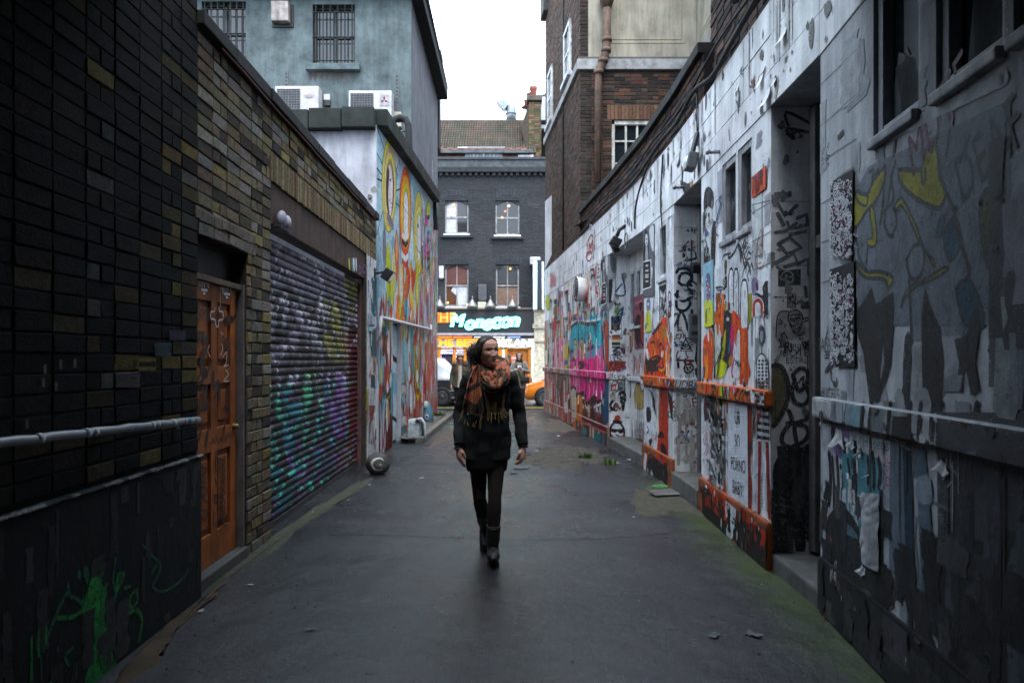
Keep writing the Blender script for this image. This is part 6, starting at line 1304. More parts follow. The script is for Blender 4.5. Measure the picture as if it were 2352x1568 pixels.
p.poly([(62,340),(90,290),(100,240),(110,280),(100,320),(70,350)],LN,2);p.line([(92,340),(95,385),(118,400),(120,375)],.012,LN);p.ell(112,405,9,14,LN);p.poly([(52,1205-1060),(60,140),(72,150),(60,200)],'#c4c6ca',2)
p.poly([(50,405+960),(60,1360)]+[(55,1400)],BKD)
p.poly([(160,500),(240,510),(240,620),(165,605)],'#7a98a4')
for x in(158,240,278,372,470,520,580,620,790):p.line([(x+10,500),(x,560),(x-4,660)],.03 if x>200 else .012,BKD,2)
p.poly([(390,560),(480,560),(480,700),(385,660)],BKD);p.poly([(600,590),(800,600),(800,760),(600,740)],BKD);p.poly([(840,590),(1100,610),(1200,800),(830,760)],BKD);p.poly([(600,540),(1200,540),(1200,800),(640,760)],(.06,.065,.07))  # last grey fill paints the near ledge sinking into shade
p.poly([(50,590),(380,680),(380,1300),(55,1200)],'#a6aab2');p.poly([(95,600),(180,625),(170,760),(110,740)],'#7a6a98',2);p.poly([(95,610),(150,620),(130,680),(98,660)],'#4a1a50',2);p.poly([(150,700),(240,730),(345,780),(340,900),(245,1140),(160,1000)],'#4a8492',2);p.poly([(245,660),(375,700),(372,800),(320,760),(290,720),(245,720)],'#b4aeb0',2);p.text('"Heeeps',300,690,.06,'#2a7a84',.05,1.2)
for x,y0,y1 in((85,740,980),(100,760,1000),(122,760,1010),(140,800,1000),(175,770,900),(205,780,1010),(215,740,830),(270,760,880),(295,740,900),(325,770,900),(70,880,960)):p.line([(x,y0),(x+8,(y0+y1)/2),(x+R.uniform(-4,8),y1)],R.uniform(.028,.05),BKD,2)
p.line([(60,950),(80,880),(70,960)],.03,BKD);p.text('YES',362,810,.05,'#9a2a5a',.8);p.text('SO',362,880,.05,'#9a2a5a',.4);p.smears(34,(ur(cE,235),ur(cE,140),.62,1.08),['#c4c6ca','#b0b2b6','#12161a','#4a8492','#d0d2d6'],(.01,.05),(.03,.14))
p.poly([(80,1040),(140,1000),(200,1040),(250,1170),(250,1290),(280,1380),(120,1380),(70,1200)],BKD,2);p.poly([(105,1080),(140,1050),(190,1090),(230,1150),(170,1130),(120,1100)],'#4a6a78',2);p.poly([(85,1140),(120,1130),(130,1150),(100,1180)],'#a03a5a');p.smears(16,(ur(cE,130),ur(cE,90),.25,.5),['#b0a8b0','#16181a','#8a8c92'],(.01,.03),(.04,.12))
p.poly([(380,690),(440,690),(460,1330),(375,1300)],'#62707e');p.poly([(440,700),(480,710),(500,1340),(460,1330)],'#1c3c4a');p.poly([(505,720),(550,720),(605,1420),(530,1400)],'#566878');p.poly([(515,850),(575,860),(580,980),(505,960)],'#8a96a4',2)
p.poly([(605,700),(1200,760),(1200,1700),(640,1560),(600,1400),(612,1100)],(.05,.058,.07),0);p.smears(46,(.6,ur(cE,620),.35,1.1),[(.03,.035,.042),(.07,.08,.095),BKD,(.05,.06,.075)],(.05,.2),(.15,.6));p.poly([(620,840),(660,750),(710,850),(670,810),(640,870)],'#8a8c92');p.poly([(640,890),(690,900),(690,950),(640,950)],'#4a4e54',2);p.poly([(592,970),(670,1000),(665,1020),(600,990)],'#6a6e74',2);p.poly([(628,1020),(640,1020),(640,1075),(630,1070)],'#5a5e64');p.poly([(730,740),(800,720),(790,750),(740,750)],'#5a5e64',2);p.line([(760,920),(800,880),(830,850)],.03,'#3a3e44');p.poly([(925,1310),(975,1270),(970,1330),(950,1340),(960,1370),(935,1350)],'#3a4046',2)  # large blue-grey fill and its smears stand for deep shade at the near end
p.poly([(330,920),(345,900),(350,1330),(335,1300)],BKD)
p.smears(40,(.6,FD.L,.02,.32),[BKD,(.03,.032,.036),(.05,.052,.056)],(.1,.3),(.08,.3));p.smears(26,(.4,ur(cE,860),1.3,2.4),[(.16,.175,.20),(.10,.11,.13),(.05,.056,.066),(.22,.235,.26)],(.03,.16),(.2,.7))  # first smears darken the plinth in place of shade
p.smears(70,(.4,FD.L,.33,.8),[BKD,(.03,.032,.037),(.05,.055,.062)],(.05,.22),(.08,.3));wear(p,FD.L,60)  # dark smears paint the wall foot dissolving into shade, then real wear
for i in range(12):
 u=R.uniform(1.6,FD.L);p.uvline([(u,R.uniform(.4,2.3)),(u+R.uniform(-.05,.05),R.uniform(.4,2.3))][:1]+[(u+R.uniform(-.08,.08),R.uniform(.5,2.2))]if False else[(u,z_:=R.uniform(.5,2.3)),(u+R.uniform(.02,.1),z_+R.uniform(-.03,.03))],.005,'#b4b8be',0)
p.done('bay_graffiti',row)
for q,nm,lab in(([(98,880),(208,815),(200,1260),(105,1230),(85,1060)],0,'upper of two black and white doodle posters beside the near window bay'),([(100,1300),(212,1260),(212,1900),(120,1900),(90,1500)],1,'lower of two black and white doodle posters, just above the letters SAFARY')):
 qq=[q[0],q[1],q[2],q[3]]if nm==0 else[(95,1300),(212,1260),(216,1770),(122,1770)]
 def doodle(p,qq=qq):
  xs=[a[0]for a in qq];ys=[a[1]for a in qq]
  for i in range(330):
   x=R.uniform(min(xs)+4,max(xs)-4);y=R.uniform(min(ys)+60,max(ys)-20);s=R.uniform(3,8);t=R.uniform(0,6)
   p.line([(x+s*math.cos(t+k*1.3),y+s*1.6*math.sin(t+k*1.3))for k in range(R.choice([3,4,5]))],.008,R.choice(['#c0c2c6','#a8aaae','#c8cace','#d0d2d6','#6a3a5a']),2)
  x,y=(qq[0][0]+30,(qq[0][1]+qq[3][1])/2-120*(1-nm)-150*nm)
  for r,c in((12,'#c8cace'),(9,BK),(6,'#c8cace'),(3,BK)):p.ell(x,y,r,r*2.2,c)
 poster(FD,qq,cD,'#15171a','doodle_poster',lab,doodle,group='doodle posters on the near bay')
u0,z0=FD.pix((3250+250*.8294)/VS,(1200+925*.8294)/VS);u1,z1=FD.pix((3250+335*.8294)/VS,(1200+1340*.8294)/VS)
mb=MB();mb.grid(lambda a,b:FD.at(lerp(u0,u1,a),lerp(z0-.0+.03*a,z1+.03,b),.012+.018*math.sin(a*3.1)*(.4+b)+.016*abs(noise.noise(Vector((a*1.5+b*2,b*4,3))))+.005*abs(noise.noise(Vector((a*5-b*3,b*9,7))))),16,40,lambda a,b:(.36,.37,.39))
tag(mb.build('torn_sheet','paper',None,FD.at((u0+u1)/2,z1,.02)),'crumpled white paper sheet hanging loose from the wall below the near ledge','paper')
mb=MB()
for x,y,s in((140,665,24),(200,690,14),(255,1300,14),(640,800,16),(240,735,10)):
 u,z=FD.pix((3250+x*.8294)/VS,(1200+y*.8294)/VS);h=s*.0026;t0=R.uniform(-.6,.6)
 mb.grid(lambda a,b:FD.at(u+(a-.5)*h*2*(1-.6*b)+t0*(b-.5)*h,z+(b-.5)*h*(1.3+.5*math.sin(a*7+x)),.012+h*.7*(a*(1-b))**1.4+.004*math.sin(a*8+b*6)),8,8,lambda a,b:jit((.55,.56,.58),.08))
mb.build('torn_paper','paper',row)
def seg_at(x,y):
 f,u,z=near_seg(x,y);return f,u,z
f,u,z=seg_at(1608,372)
fl=thing('floodlight','small grey floodlight hanging from a cable halfway along the white fascia','lamp',f.at(u,z,0));mb=MB()
mb.box(f.at(u,z,.09),(.10,.16,.17),(.10,.105,.11),Matrix.Rotation(.2,3,'Y'),.015);mb.build('housing','metal',fl);mb=MB();mb.box(f.at(u,z-.01,.145),(.01,.12,.13),(.35,.37,.38),Matrix.Rotation(.2,3,'Y'));mb.build('lens','glass',fl)
mb=MB();mb.bar(f.at(u,z+.08,.08),f.at(u+.02,z+.30,.02),.05,.03,(.02,.02,.022));mb.tube([f.at(u+.02,z+.28,.02),f.at(u+.05,z+.5,.015),f.at(u+.0,z+.75,.03)],.012,(.02,.02,.022),6);mb.build('bracket','metal',fl)
f,u,z=seg_at(1438,545)
cc=thing('security_lamp','black security lamp drooping on a jointed arm under the fascia near the recess','lamp',f.at(u,z,0));mb=MB()
mb.tube([f.at(u,z+.18,.0),f.at(u+.02,z+.12,.1),f.at(u,z+.02,.14)],.03,(.02,.02,.022),8);mb.build('arm','metal',cc);mb=MB();mb.box(f.at(u-.02,z-.08,.17),(.16,.2,.13),(.022,.023,.026),Matrix.Rotation(.5,3,'Y'),.02);mb.box(f.at(u+.18,z-.14,.13),(.1,.14,.16),(.022,.023,.026),Matrix.Rotation(-.4,3,'Y'),.02);mb.build('housing','metal',cc);mb=MB();mb.tube([f.at(u+.1*math.cos(t)-.25,z-.1+.12*math.sin(t),.06)for t in[i*.5 for i in range(14)]],.009,(.1,.1,.1),6);mb.build('cable','rubber',cc)
for x,y in((1655,349),(1573+0,560-130)):
 f,u,z=seg_at(x,y);mb=MB();mb.tube([f.at(u,z,0),f.at(u,z,.12)],.018,(.3,.3,.32),8);mb.tube([f.at(u,z,.1),f.at(u,z,.13)],.026,(.3,.3,.32),8);tag(mb.build('wall_spigot','metal',None,f.at(u,z,0)),'short metal spigot sticking out of the white fascia, %s'%('right of the hanging floodlight' if x>1600 else 'left of the hanging floodlight'),'pipe stub','spigots on the fascia')
def cable(name,label,pts,r,c=(.018,.018,.02)):
 mb=MB();P=[near_seg(x,y)for x,y in pts];P=[f.at(u,z,.04)for f,u,z in P if f];Q=[Vector(q)for q in crom([tuple(v)for v in P],8)]
 mb.tube(Q,r,c,7);return tag(mb.build(name,'rubber',None,Q[-1]),label,'cable')
def cable3(name,label,P,r,c=(.018,.018,.02)):
 mb=MB();Q=[Vector(q)for q in crom([tuple(v)for v in P],8)];mb.tube(Q,r,c,7);return tag(mb.build(name,'rubber',None,Q[-1]),label,'cable')
def fpt(Y,z,off=.05):
 for A,B in zip(Wp,Wp[1:]):
  if A[1]<=Y<=B[1]:f=Fr(A,B);return f.at((Y-A[1])/(B[1]-A[1])*f.L,z,off)
cable3('power_cable','thick black cable sagging along the brick parapet above the white fascia',[fpt(Y,4.12+.05*math.sin(Y*1.7)+(.12 if 6.2<Y<7.5 else 0),.05)for Y in(5.0,5.6,6.2,6.9,7.6,8.4,9.2,10,11,12,13,14)],.022)
cable3('power_cable','thinner black cable running above the thick one on the brick parapet',[fpt(Y,4.28+.04*math.sin(Y*2.3),.04)for Y in(5.0,5.8,6.4,7.2,8,8.8,9.6,10.4,11.4)],.012)
cable3('drop_cable','black cable dropping down the white fascia to the drooping security lamp',[fpt(8.9,4.12),fpt(9.6,3.95,.02),fpt(9.9,3.7,.02),fpt(9.95,3.4,.02)],.014)
cable3('drop_cable','thin black wire crossing the white pilaster beside the narrow window and grey portrait poster',[fpt(8.35,4.0,.03),fpt(8.5,3.5,.02),fpt(8.42,3.1,.02),fpt(8.25,2.75,.04)],.009)
cable3('drop_cable','pale curled wire under the fascia at the far end of the row',[fpt(13.2,4.0,.03),fpt(13.1,4.08,.05),fpt(12.9,3.9,.02),fpt(12.95,3.4,.02)],.012,(.4,.4,.42))
# brick upper building, near right
ub=thing('brick_building','dark brown brick upper building rising behind the near white fascia with a drain pipe','building',(2.3,3,4.05))
UF=Fr((1.72,-6),(2.02,6.93),1);mb=MB();slab(mb,UF,0,UF.L,4.02,12.5,[],-.3,0,(.03,.026,.025));mb.face([(2.02,6.93,4),(6,6.93,4),(6,6.93,12.5),(2.02,6.93,12.5)],(.05,.04,.035));mb.build('wall','mortar',ub)  # upper wall raised beyond view to cut light from the near alley
bk=MB();bricks(bk,UF,9.0,UF.L,4.05,6.2,[],lambda u,z:jit(R.choice([(.07,.048,.04),(.05,.038,.034),(.10,.065,.05),(.035,.03,.03)]),.3),course=.08,jig=.005);bk.build('brick_facing','brick',ub)
dp=thing('drain_pipe','dark grey drain pipe with clamps on the near brown brick wall above the fascia','pipe',UF.at(UF.L-1.3,4.1,.1));mb=MB()
u=UF.pix(1712,60)[0];mb.tube([UF.at(u,6.5,.09),UF.at(u,4.62,.09),UF.at(u-.02,4.55,.09)],.035,(.06,.075,.085),10);mb.tube([UF.at(u,4.56,.09),UF.at(u-.5,4.75,.09),UF.at(u-1.5,5.2,.09)],.03,(.06,.075,.085),10);mb.build('pipe','metal',dp);mb=MB();mb.lathe(UF.at(u,4.95,.09),[(.05,-.02),(.05,.02)],(.05,.06,.07),12);mb.bar(UF.at(u,4.95,0),UF.at(u-.1,4.95,.09),.03,.03,(.05,.06,.07));mb.build('clamp','metal',dp)
# corner brick building, right
cb=thing('corner_building','tall brown brick corner building with cream upper panels and a rusty drain pipe','building',(2.5,16,4))
A1,A2=Vector((1.435,14.35)),Vector((.963,19.5))
CS=Fr(A1,A2,1);CFx=3.88
CF=Fr((1.435,14.35),(6.2,14.35),-1);cx_=lambda X:X-1.435
wz=(cx_((1405-CX)/FOC*14.35),cx_(2.95),4.6,CZ+(HY-276)/FOC*14.35)
mb=MB();slab(mb,CS,0,CS.L,3.9,12.5,[],-.3,0,(.05,.04,.036));slab(mb,CF,0,CF.L,3.9,12.5,[wz],-.3,0,(.06,.05,.042));mb.build('wall','mortar',cb)
cbr=lambda u,z:jit(R.choice([(.10,.065,.052),(.085,.06,.05),(.12,.075,.06),(.07,.053,.046),(.095,.07,.057)]),.25)
cbf=lambda u,z:jit(R.choice([(.065,.044,.036),(.045,.034,.03),(.085,.055,.042),(.034,.028,.026),(.11,.052,.038)])if u>.35 else R.choice([(.03,.026,.025),(.045,.034,.03)]),.3)
bk=MB();bricks(bk,CS,0,CS.L,4.05,12.3,[],cbr,course=.08,length=.24,jig=.004);bricks(bk,CF,0,cx_(4.2),4.05,7.5,[wz,(wz[0]-.1,wz[1]+.2,wz[3],wz[3]+.32)],cbf,course=.078,jig=.004);bricks(bk,CF,0,.175,7.75,9.6,[],cbf,course=.078)
x=wz[0]-.1
while x<wz[1]+.2:fbox(bk,CF,x+.005,x+.07,wz[3]+.005,wz[3]+.31,-.02,.012+R.uniform(-.003,.003),jit((.15,.085,.055),.25),.005);x+=.076
bk.build('brick_facing','brick',cb)
mb=MB();fbox(mb,CS,-.05,CS.L,7.60,7.78,-.05,.07,(.33,.325,.33),.01);fbox(mb,CF,-.07,cx_(CFx)+.05,7.56,7.78,-.05,.08,(.30,.30,.30),.012);fbox(mb,CF,-.05,cx_(CFx),7.78,7.83,-.05,.06,(.10,.10,.10),.01)
mb.bar((CFx-.04,14.3,7.67),(CFx-.04,12.5,7.67),.12,.22,(.25,.25,.25));mb.build('string_course','concrete',cb)
CRM=(.29,.265,.215)
mb=MB();u0,u1=cx_(1.60),cx_(CFx);fbox(mb,CF,u0,u1,7.83,12,-.02,.015,CRM)
for d,w_ in((.25,.03),(.33,.03)):
 fbox(mb,CF,u0+.36+d,u0+.36+d+w_,8.08+d,12,.014,.022,(.33,.29,.22));fbox(mb,CF,u1-d-w_-.0,u1-d,7.88+d,12,.014,.021,(.33,.29,.22));fbox(mb,CF,u0+.3,u1-d,7.88+d,7.88+d+w_,.014,.023,(.33,.29,.22))
CR=Fr((CFx,14.35),(CFx,12.0),-1);fR=Fr((CFx,12.0),(CFx,14.33),1)
fbox(mb,fR,0,fR.L-.02,7.78,12,-.3,.0,CRM)
for d in(.25,.33):fbox(mb,fR,0,fR.L-d,7.88+d,7.91+d,-.001,.008,(.33,.29,.22));fbox(mb,fR,fR.L-d-.03,fR.L-d,7.91+d,12,-.001,.0075,(.33,.29,.22))
mb.build('cream_panel','plaster',cb)
mb=MB();fbox(mb,fR,0,fR.L,3.9,7.58,-.3,-.01,(.05,.04,.036));mb.build('return_wall','brick',cb)
mb=MB();WC=(.50,.49,.45);u0,u1,z0,z1=wz
for q in((u0,u0+.07,z0,z1),(u1-.07,u1,z0,z1),(u0,u1,z1-.09,z1),(u0,u1,z0,z0+.1)):fbox(mb,CF,*q,-.13,-.02,WC,.008)
for k in(1,2):u=lerp(u0+.07,u1-.07,k/3);fbox(mb,CF,u-.02,u+.02,z0,z1,-.115,-.05,WC)
for k in(1,2,3):z=lerp(z0,z1-.05,k/4+.05);fbox(mb,CF,u0,u1,z-.015,z+.015,-.11,-.055,WC)
wn=mb.build('window','wood',cb);mb=MB();mb.face([CF.at(u0,z0,-.1),CF.at(u1,z0,-.1),CF.at(u1,z1,-.1),CF.at(u0,z1,-.1)],(.012,.015,.02));mb.build('pane','glass',wn)
for x,y0,y1 in((1306,62,182),(1266,162,282)):
 u,z1=CS.pix(x,y0);_,z0=CS.pix(x,y1);mb=MB();e=.42
 for q in((u-e,u-e+.1,z0,z1),(u+e-.1,u+e,z0,z1),(u-e,u+e,z1-.1,z1)):fbox(mb,CS,*q,-.05,.06,(.6,.6,.6),.01)
 fbox(mb,CS,u-e-.08,u+e+.08,z0-.1,z0,-.05,.12,(.6,.6,.6),.01);fbox(mb,CS,u-.02,u+.02,z0,z1,-.03,.03,(.6,.6,.6));fbox(mb,CS,u-e,u+e,(z0+z1)/2-.03,(z0+z1)/2+.03,-.03,.035,(.6,.6,.6))
 ww=mb.build('window','wood',cb);mb=MB();fbox(mb,CS,u-e+.1,u+e-.1,z0,z1-.1,-.02,.018,(.02,.025,.03));mb.build('pane','glass',ww)
mb=MB();u0_,u1_=CS.ux(1269),CS.L-.01;q=[CS.at(u0_,CS.pix(1269,585)[1],.02),CS.at(u1_,4.08,.02),CS.at(u1_,CS.pix(1254,462)[1],.02),CS.at(u0_,CS.pix(1269,448)[1],.02)];mb.face(q,(.55,.52,.53));mb.build('painted_patch','plaster',cb)
mb=MB();mb.tube([CS.at(CS.ux(1296),4.1,.03),CS.at(CS.ux(1296),12,.03)],.02,(.03,.03,.03),8);mb.build('cable','rubber',cb)
mb=MB();fbox(mb,CS,-.1,CS.L+.1,12.3,12.6,-.3,.2,(.08,.075,.07),.03);fbox(mb,CF,-.1,CF.L,12.3,12.6,-.3,.2,(.08,.075,.07),.03);fbox(mb,CS,CS.L-.5,CS.L+.14,11.2,12.3,-.05,.14,(.1,.095,.09),.03);mb.build('cornice','concrete',cb)
dp=thing('drain_pipe','thick rusty brown drain pipe down the corner brick building past its cream panel','pipe',(1.9,14.2,5));mb=MB();PC=(.12,.075,.055)
q=lambda x,y,Y=14.2:atY(x,y,Y)
mb.tube([q(1394,-60),q(1394,90),q(1392,110),q(1388,132),q(1378,158),q(1374,175),q(1373,420)],[.085]*4+[.08,.075,.075],PC,12);mb.build('pipe','rusty',dp)
for x,y in((1394,92),(1392,116),(1385,140),(1375,166)):mb=MB();c=q(x,y);mb.lathe(c,[(.105,-.04),(.105,.04)],PC,12);mb.build('joint_collar','rusty',dp)
mb=MB();mb.lathe(q(1394,8),[(.09,-.1),(.16,.1),(.16,.16)],PC,12);mb.build('hopper','rusty',dp)
# restaurant building at the end of the alley
YB=28.0;SCB=YB/FOC
rb_=thing('restaurant_building','dark grey painted brick building closing the alley, with four arched windows and a neon sign','building',(-.8,YB,0))
RBX0,RBX1=-8.,7.
GF=Fr((RBX0,YB),(RBX1,YB),-1);gx=lambda px:(px-CX)*SCB-RBX0;gzz=lambda py:CZ+(HY-py)*SCB
wins=[(1022,1076,460,537),(1138,1193,460,540),(1022,1076,607,704),(1139,1192,607,704)]
more=[(905,960,460,537),(905,960,607,704),(1272,1326,460,537),(1272,1326,607,704)]
WH=[(gx(a),gx(b),gzz(d),gzz(c))for a,b,c,d in wins+more]
zsf=gzz(768);ztop_=gzz(397)
mb=MB();slab(mb,GF,0,GF.L,zsf,ztop_,WH,-.3,0,(.045,.05,.057));mb.build('wall','mortar',rb_)
gb_=lambda u,z:jit((.044,.044,.048)if fbm(u*.7,z*.7,2)<.12 else(.055,.053,.056),.12)
bk=MB();bricks(bk,GF,gx(985),gx(1275),zsf,ztop_,WH,gb_,course=.082,length=.24,gap=.014,proud=.008,jig=.004)
for a,b,c,d in wins:
 for i in range(9):
  t=i/8;x=lerp(a-4,b+4,t);y=c-2-10*math.sin(math.pi*t);fbox(bk,GF,gx(x)-.055,gx(x)+.055,gzz(y+1),gzz(y-13),-.05,.014,jit((.045,.049,.056),.12),.01)
bk.build('brick_facing','brick',rb_)
def sash(h,lit,back=-.11,light='none'):
 u0,u1,z0,z1=h;m_=MB();c=(.30,.30,.31);e=.055;zm=(z0+z1)/2
 for q in((u0,u0+e,z0,z1),(u1-e,u1,z0,z1),(u0,u1,z0,z0+.07)):fbox(m_,GF,*q,back-.04,back+.05,c)
 fbox(m_,GF,u0,u1,zm-.03,zm+.03,back-.03,back+.04,c);fbox(m_,GF,(u0+u1)/2-.02,(u0+u1)/2+.02,z0,z1,back-.03,back+.03,c)
 n=8;prev=None
 for i in range(n):
  a,b=i/n,(i+1)/n;ya=z1-.19*(1-math.sin(math.pi*a))-.03;yb=z1-.19*(1-math.sin(math.pi*b))-.03
  m_.face([GF.at(lerp(u0,u1,a),ya,back+.06),GF.at(lerp(u0,u1,b),yb,back+.06),GF.at(lerp(u0,u1,b),z1+.02,back+.06),GF.at(lerp(u0,u1,a),z1+.02,back+.06)],(.035,.037,.042))
 wf=m_.build('window','wood',rb_);m_=MB()
 m_.face([GF.at(u0,z0,back),GF.at(u1,z0,back),GF.at(u1,z1,back),GF.at(u0,z1,back)],lit);m_.build('pane','glass',wf)
 m_=MB();fbox(m_,GF,u0-.06,u1+.06,z0-.07,z0+.0,-.1,.08,(.62,.62,.62),.012);m_.build('sill','paint',wf)
 m_=MB();fbox(m_,GF,u0-.18,u1+.18,z0-.17,z0-.07,-.1,.12,(.04,.043,.05),.012);m_.build('stone_sill','concrete',wf)
 return wf
lits=[(.03,.028,.03),(.015,.015,.018),(.09,.04,.02),(.05,.035,.03)]+[(.02,.02,.022)]*4
SW=[sash(h,l)for h,l in zip(WH,lits)]
p=Paint([(GF.shifted(-.11),(0,99,0,99))],.006)
def vp(parent,pts,c,w=None):
 p_=Paint([GF.shifted(-.11)],.006);p_.poly(pts,c);return p_.done('blind',parent,'paint')
vp(SW[0],[(1024,466),(1048,462),(1048,535),(1024,535)],(.42,.42,.44));vp(SW[2],[(1036,668),(1042,656),(1074,655),(1074,700),(1052,700),(1050,680)],(.45,.47,.48));vp(SW[2],[(1023,612),(1075,612),(1075,650),(1023,656)],(.10,.03,.02));vp(SW[3],[(1142,660),(1190,660),(1190,700),(1142,700)],(.16,.09,.06));vp(SW[3],[(1142,615),(1190,615),(1190,652),(1142,652)],(.035,.035,.04))
for par,pts in((SW[0],[(1041,471,0),(1038,484,1),(1035,493,0)]),(SW[1],[(1169,472,1),(1160,485,2),(1153,499,0)]),(SW[3],[(1172,617,0)]),(SW[2],[(1028,695,0),(1074,700,0)])):
 for x,y,k in pts:mb=MB();mb.ball(GF.at(gx(x),gzz(y),-.07),.045,[(1.6,.7,.2),(2.2,1.6,.8),(1.4,.25,.1)][k],8,6);mb.build('lamp','neon',par)
mb=MB();fbox(mb,GF,0,GF.L,ztop_,gzz(366),-.3,.06,(.075,.082,.092),.02);fbox(mb,GF,0,GF.L,gzz(398),gzz(386),-.05,.2,(.03,.033,.038),.02);fbox(mb,GF,0,GF.L,gzz(368),gzz(362),-.3,.12,(.06,.065,.072),.02)
i=0
while i*.24<GF.L:fbox(mb,GF,i*.24,i*.24+.12,gzz(405),gzz(398)+.002,-.02,.13,(.035,.038,.043),.008);i+=1
mb.build('cornice','concrete',rb_)
TL1=lambda u,z:0
mb=MB()
zA,zB=gzz(368),gzz(338)
for px0,px1 in((1004,1066),(1154,1190)):
 a,b=gx(px0)-(12 if px0<1010 else 0)*.2,gx(px1);n=int((b-a)/.2)
 for i in range(n):
  for k in range(2):fbox(mb,GF.shifted(-.55-.1*k),a+i*(b-a)/n,a+(i+1)*(b-a)/n-.01,lerp(zA,zB,k/2),lerp(zA,zB,(k+1)/2)+.02,-.05,.03+R.uniform(-.006,.006),jit((.13,.045,.032),.3),.008)
mb.build('tile_hanging','tiles',rb_)
mb=MB();zr0,zr1=gzz(340),CZ+(HY-276)/FOC*(YB+3.2)
nr=15;Y0,Y1=YB+.75,YB+3.2;xa,xb=RBX0,(1222-CX)*SCB+.2
for k in range(nr):
 t0,t1=k/nr,(k+1)/nr;z0,z1=lerp(zr0,zr1,t0),lerp(zr0,zr1,t1);y0,y1=lerp(Y0,Y1,t0),lerp(Y0,Y1,t1)
 n=46;xs0=-4.0
 mb.face([(xa,y0,z0),(xs0,y0,z0),(xs0,y1,z1),(xa,y1,z1)],(.06,.045,.035))
 for i in range(n):
  a,b=lerp(xs0,xb,i/n),lerp(xs0,xb,(i+1)/n);c=jit(mixc((.10,.06,.042),(.045,.048,.03),min(1,max(0,.5+1.4*fbm(a,k*.4,2)))),.28);h=.05
  V=[(a,y0-.02,z0+.015),((a+b)/2,y0-.05,z0+h),(b-.01,y0-.02,z0+.015),(b-.01,y1,z1),((a+b)/2,y1-.03,z1+h-.01),(a,y1,z1)]
  mb.add(V,[(0,1,4,5),(1,2,3,4)],c);mb.add([V[0],V[1],V[2],(b-.01,y0,z0-.03),(a,y0,z0-.03)],[(0,4,3,2,1)],(.03,.025,.022))
mb.face([(RBX0,Y1,zr1),(RBX1,Y1,zr1),(RBX1,Y1+4,zr1-3),(RBX0,Y1+4,zr1-3)],(.05,.04,.03))
mb.build('roof','tiles',rb_)
mb=MB();fbox(mb,GF.shifted(-.5),0,gx(1222),gzz(345),gzz(337),-.3,.12,(.10,.105,.11),.02);mb.tube([(lerp(-3.5,.6,i/30),YB+.42,gzz(337)+.05*(.5+.5*math.sin(i*2.1)))for i in range(31)],.04,(.25,.12,.09),6);mb.build('gutter','concrete',rb_)
mb=MB();da,db=gx(1066),gx(1154);dzz0,dzz1=gzz(371),gzz(334);fbox(mb,GF,da,db,dzz0,dzz1,-.9,-.5,(.16,.18,.21),.02);fbox(mb,GF,da-.12,db+.1,dzz1,dzz1+.07,-1.,-.38,(.22,.235,.26),.015);fbox(mb,GF,da-.3,da+.1,dzz1+.0,dzz1+.05,-.8,-.36,(.55,.55,.57),.01)
fbox(mb,GF,(da+db)/2-.04,(da+db)/2+.04,dzz0,dzz1,-.6,-.42,(.13,.15,.18));dmr=mb.build('dormer','paint',rb_)
for a,b in((1078,1104),(1116,1142)):
 mb=MB();u0,u1,z0,z1=gx(a),gx(b),gzz(368),gzz(343)
 fbox(mb,GF,u0,u1,z0,z1,-.52,-.47,(.26,.28,.31),.01);
 for i in range(3):
  for j in range(2):fbox(mb,GF,lerp(u0,u1,i/3)+.025,lerp(u0,u1,(i+1)/3)-.025,lerp(z0,z1,j/2)+.03,lerp(z0,z1,(j+1)/2)-.03,-.48,-.465,(.10,.115,.135))
 mb.build('window','paint',dmr)
mb=MB();fbox(mb,GF,gx(1190),gx(1226),gzz(371),gzz(347),-.9,-.5,(.55,.53,.56),.02);mb.build('white_cheek','plaster',rb_)
ch=thing('chimney','brick chimney stack with a row of red clay pots on the grey building','chimney',(.7,YB+2,9));mb=MB()
q=lambda x,y,Y=YB+1.8:atY(x,y,Y)
def wedge(pts,y0,y1,c,mb):
 a=[Vector((p_.x,y0,p_.z))for p_ in pts];b=[Vector((p_.x,y1,p_.z))for p_ in pts];n=len(a);mb.add(a+b,[tuple(range(n)),tuple(range(2*n-1,n-1,-1))]+[(i,(i+1)%n,n+(i+1)%n,n+i)for i in range(n)],c)
FCh=Fr((q(1202,0).x,YB+1.2),(q(1240,0).x,YB+1.2),-1)
wedge([q(1196,300),q(1216,245),q(1240,245),q(1240,420),q(1226,420)],YB+1.25,YB+2.6,(.07,.055,.045),mb);mb.build('stack','mortar',ch)
mb=MB();FK=Fr((q(1214,0).x,YB+1.24),(q(1242,0).x,YB+1.24),-1);bricks(mb,FK,0,FK.L,q(0,420).z,q(0,246).z,[],lambda u,z:jit(R.choice([(.17,.11,.07),(.12,.085,.06),(.08,.075,.04)]),.3),course=.09);mb.build('brick_facing','brick',ch)
mb=MB();c0,c1=q(1209,244),q(1244,232);mb.box(((c0.x+c1.x)/2,YB+1.9,(c0.z+c1.z)/2),(c1.x-c0.x,1.6,c1.z-c0.z),(.10,.085,.07),bev=.04);mb.build('cap','concrete',ch)
for i,(x,yt)in enumerate(((1225,200),(1218,208),(1212,217),(1206,228))):
 mb=MB();b=q(x,234,YB+1.4+i*.35);tz=q(x,yt,YB+1.4).z;mb.lathe((b.x,YB+1.4+i*.35,b.z-.2),[(.15,0),(.13,(tz-b.z+.2)*.8),(.17,(tz-b.z+.2)*.85),(.17,tz-b.z+.2)],(.28,.085,.055),14);mb.build('chimney_pot','tiles',ch)
d1=thing('roof_duct','bent square grey metal duct with a hooded mouth on the tiled roof ridge','duct',(.1,YB+3.4,10));mb=MB();Yd=YB+3.4;q2=lambda x,y:atY(x,y,Yd)
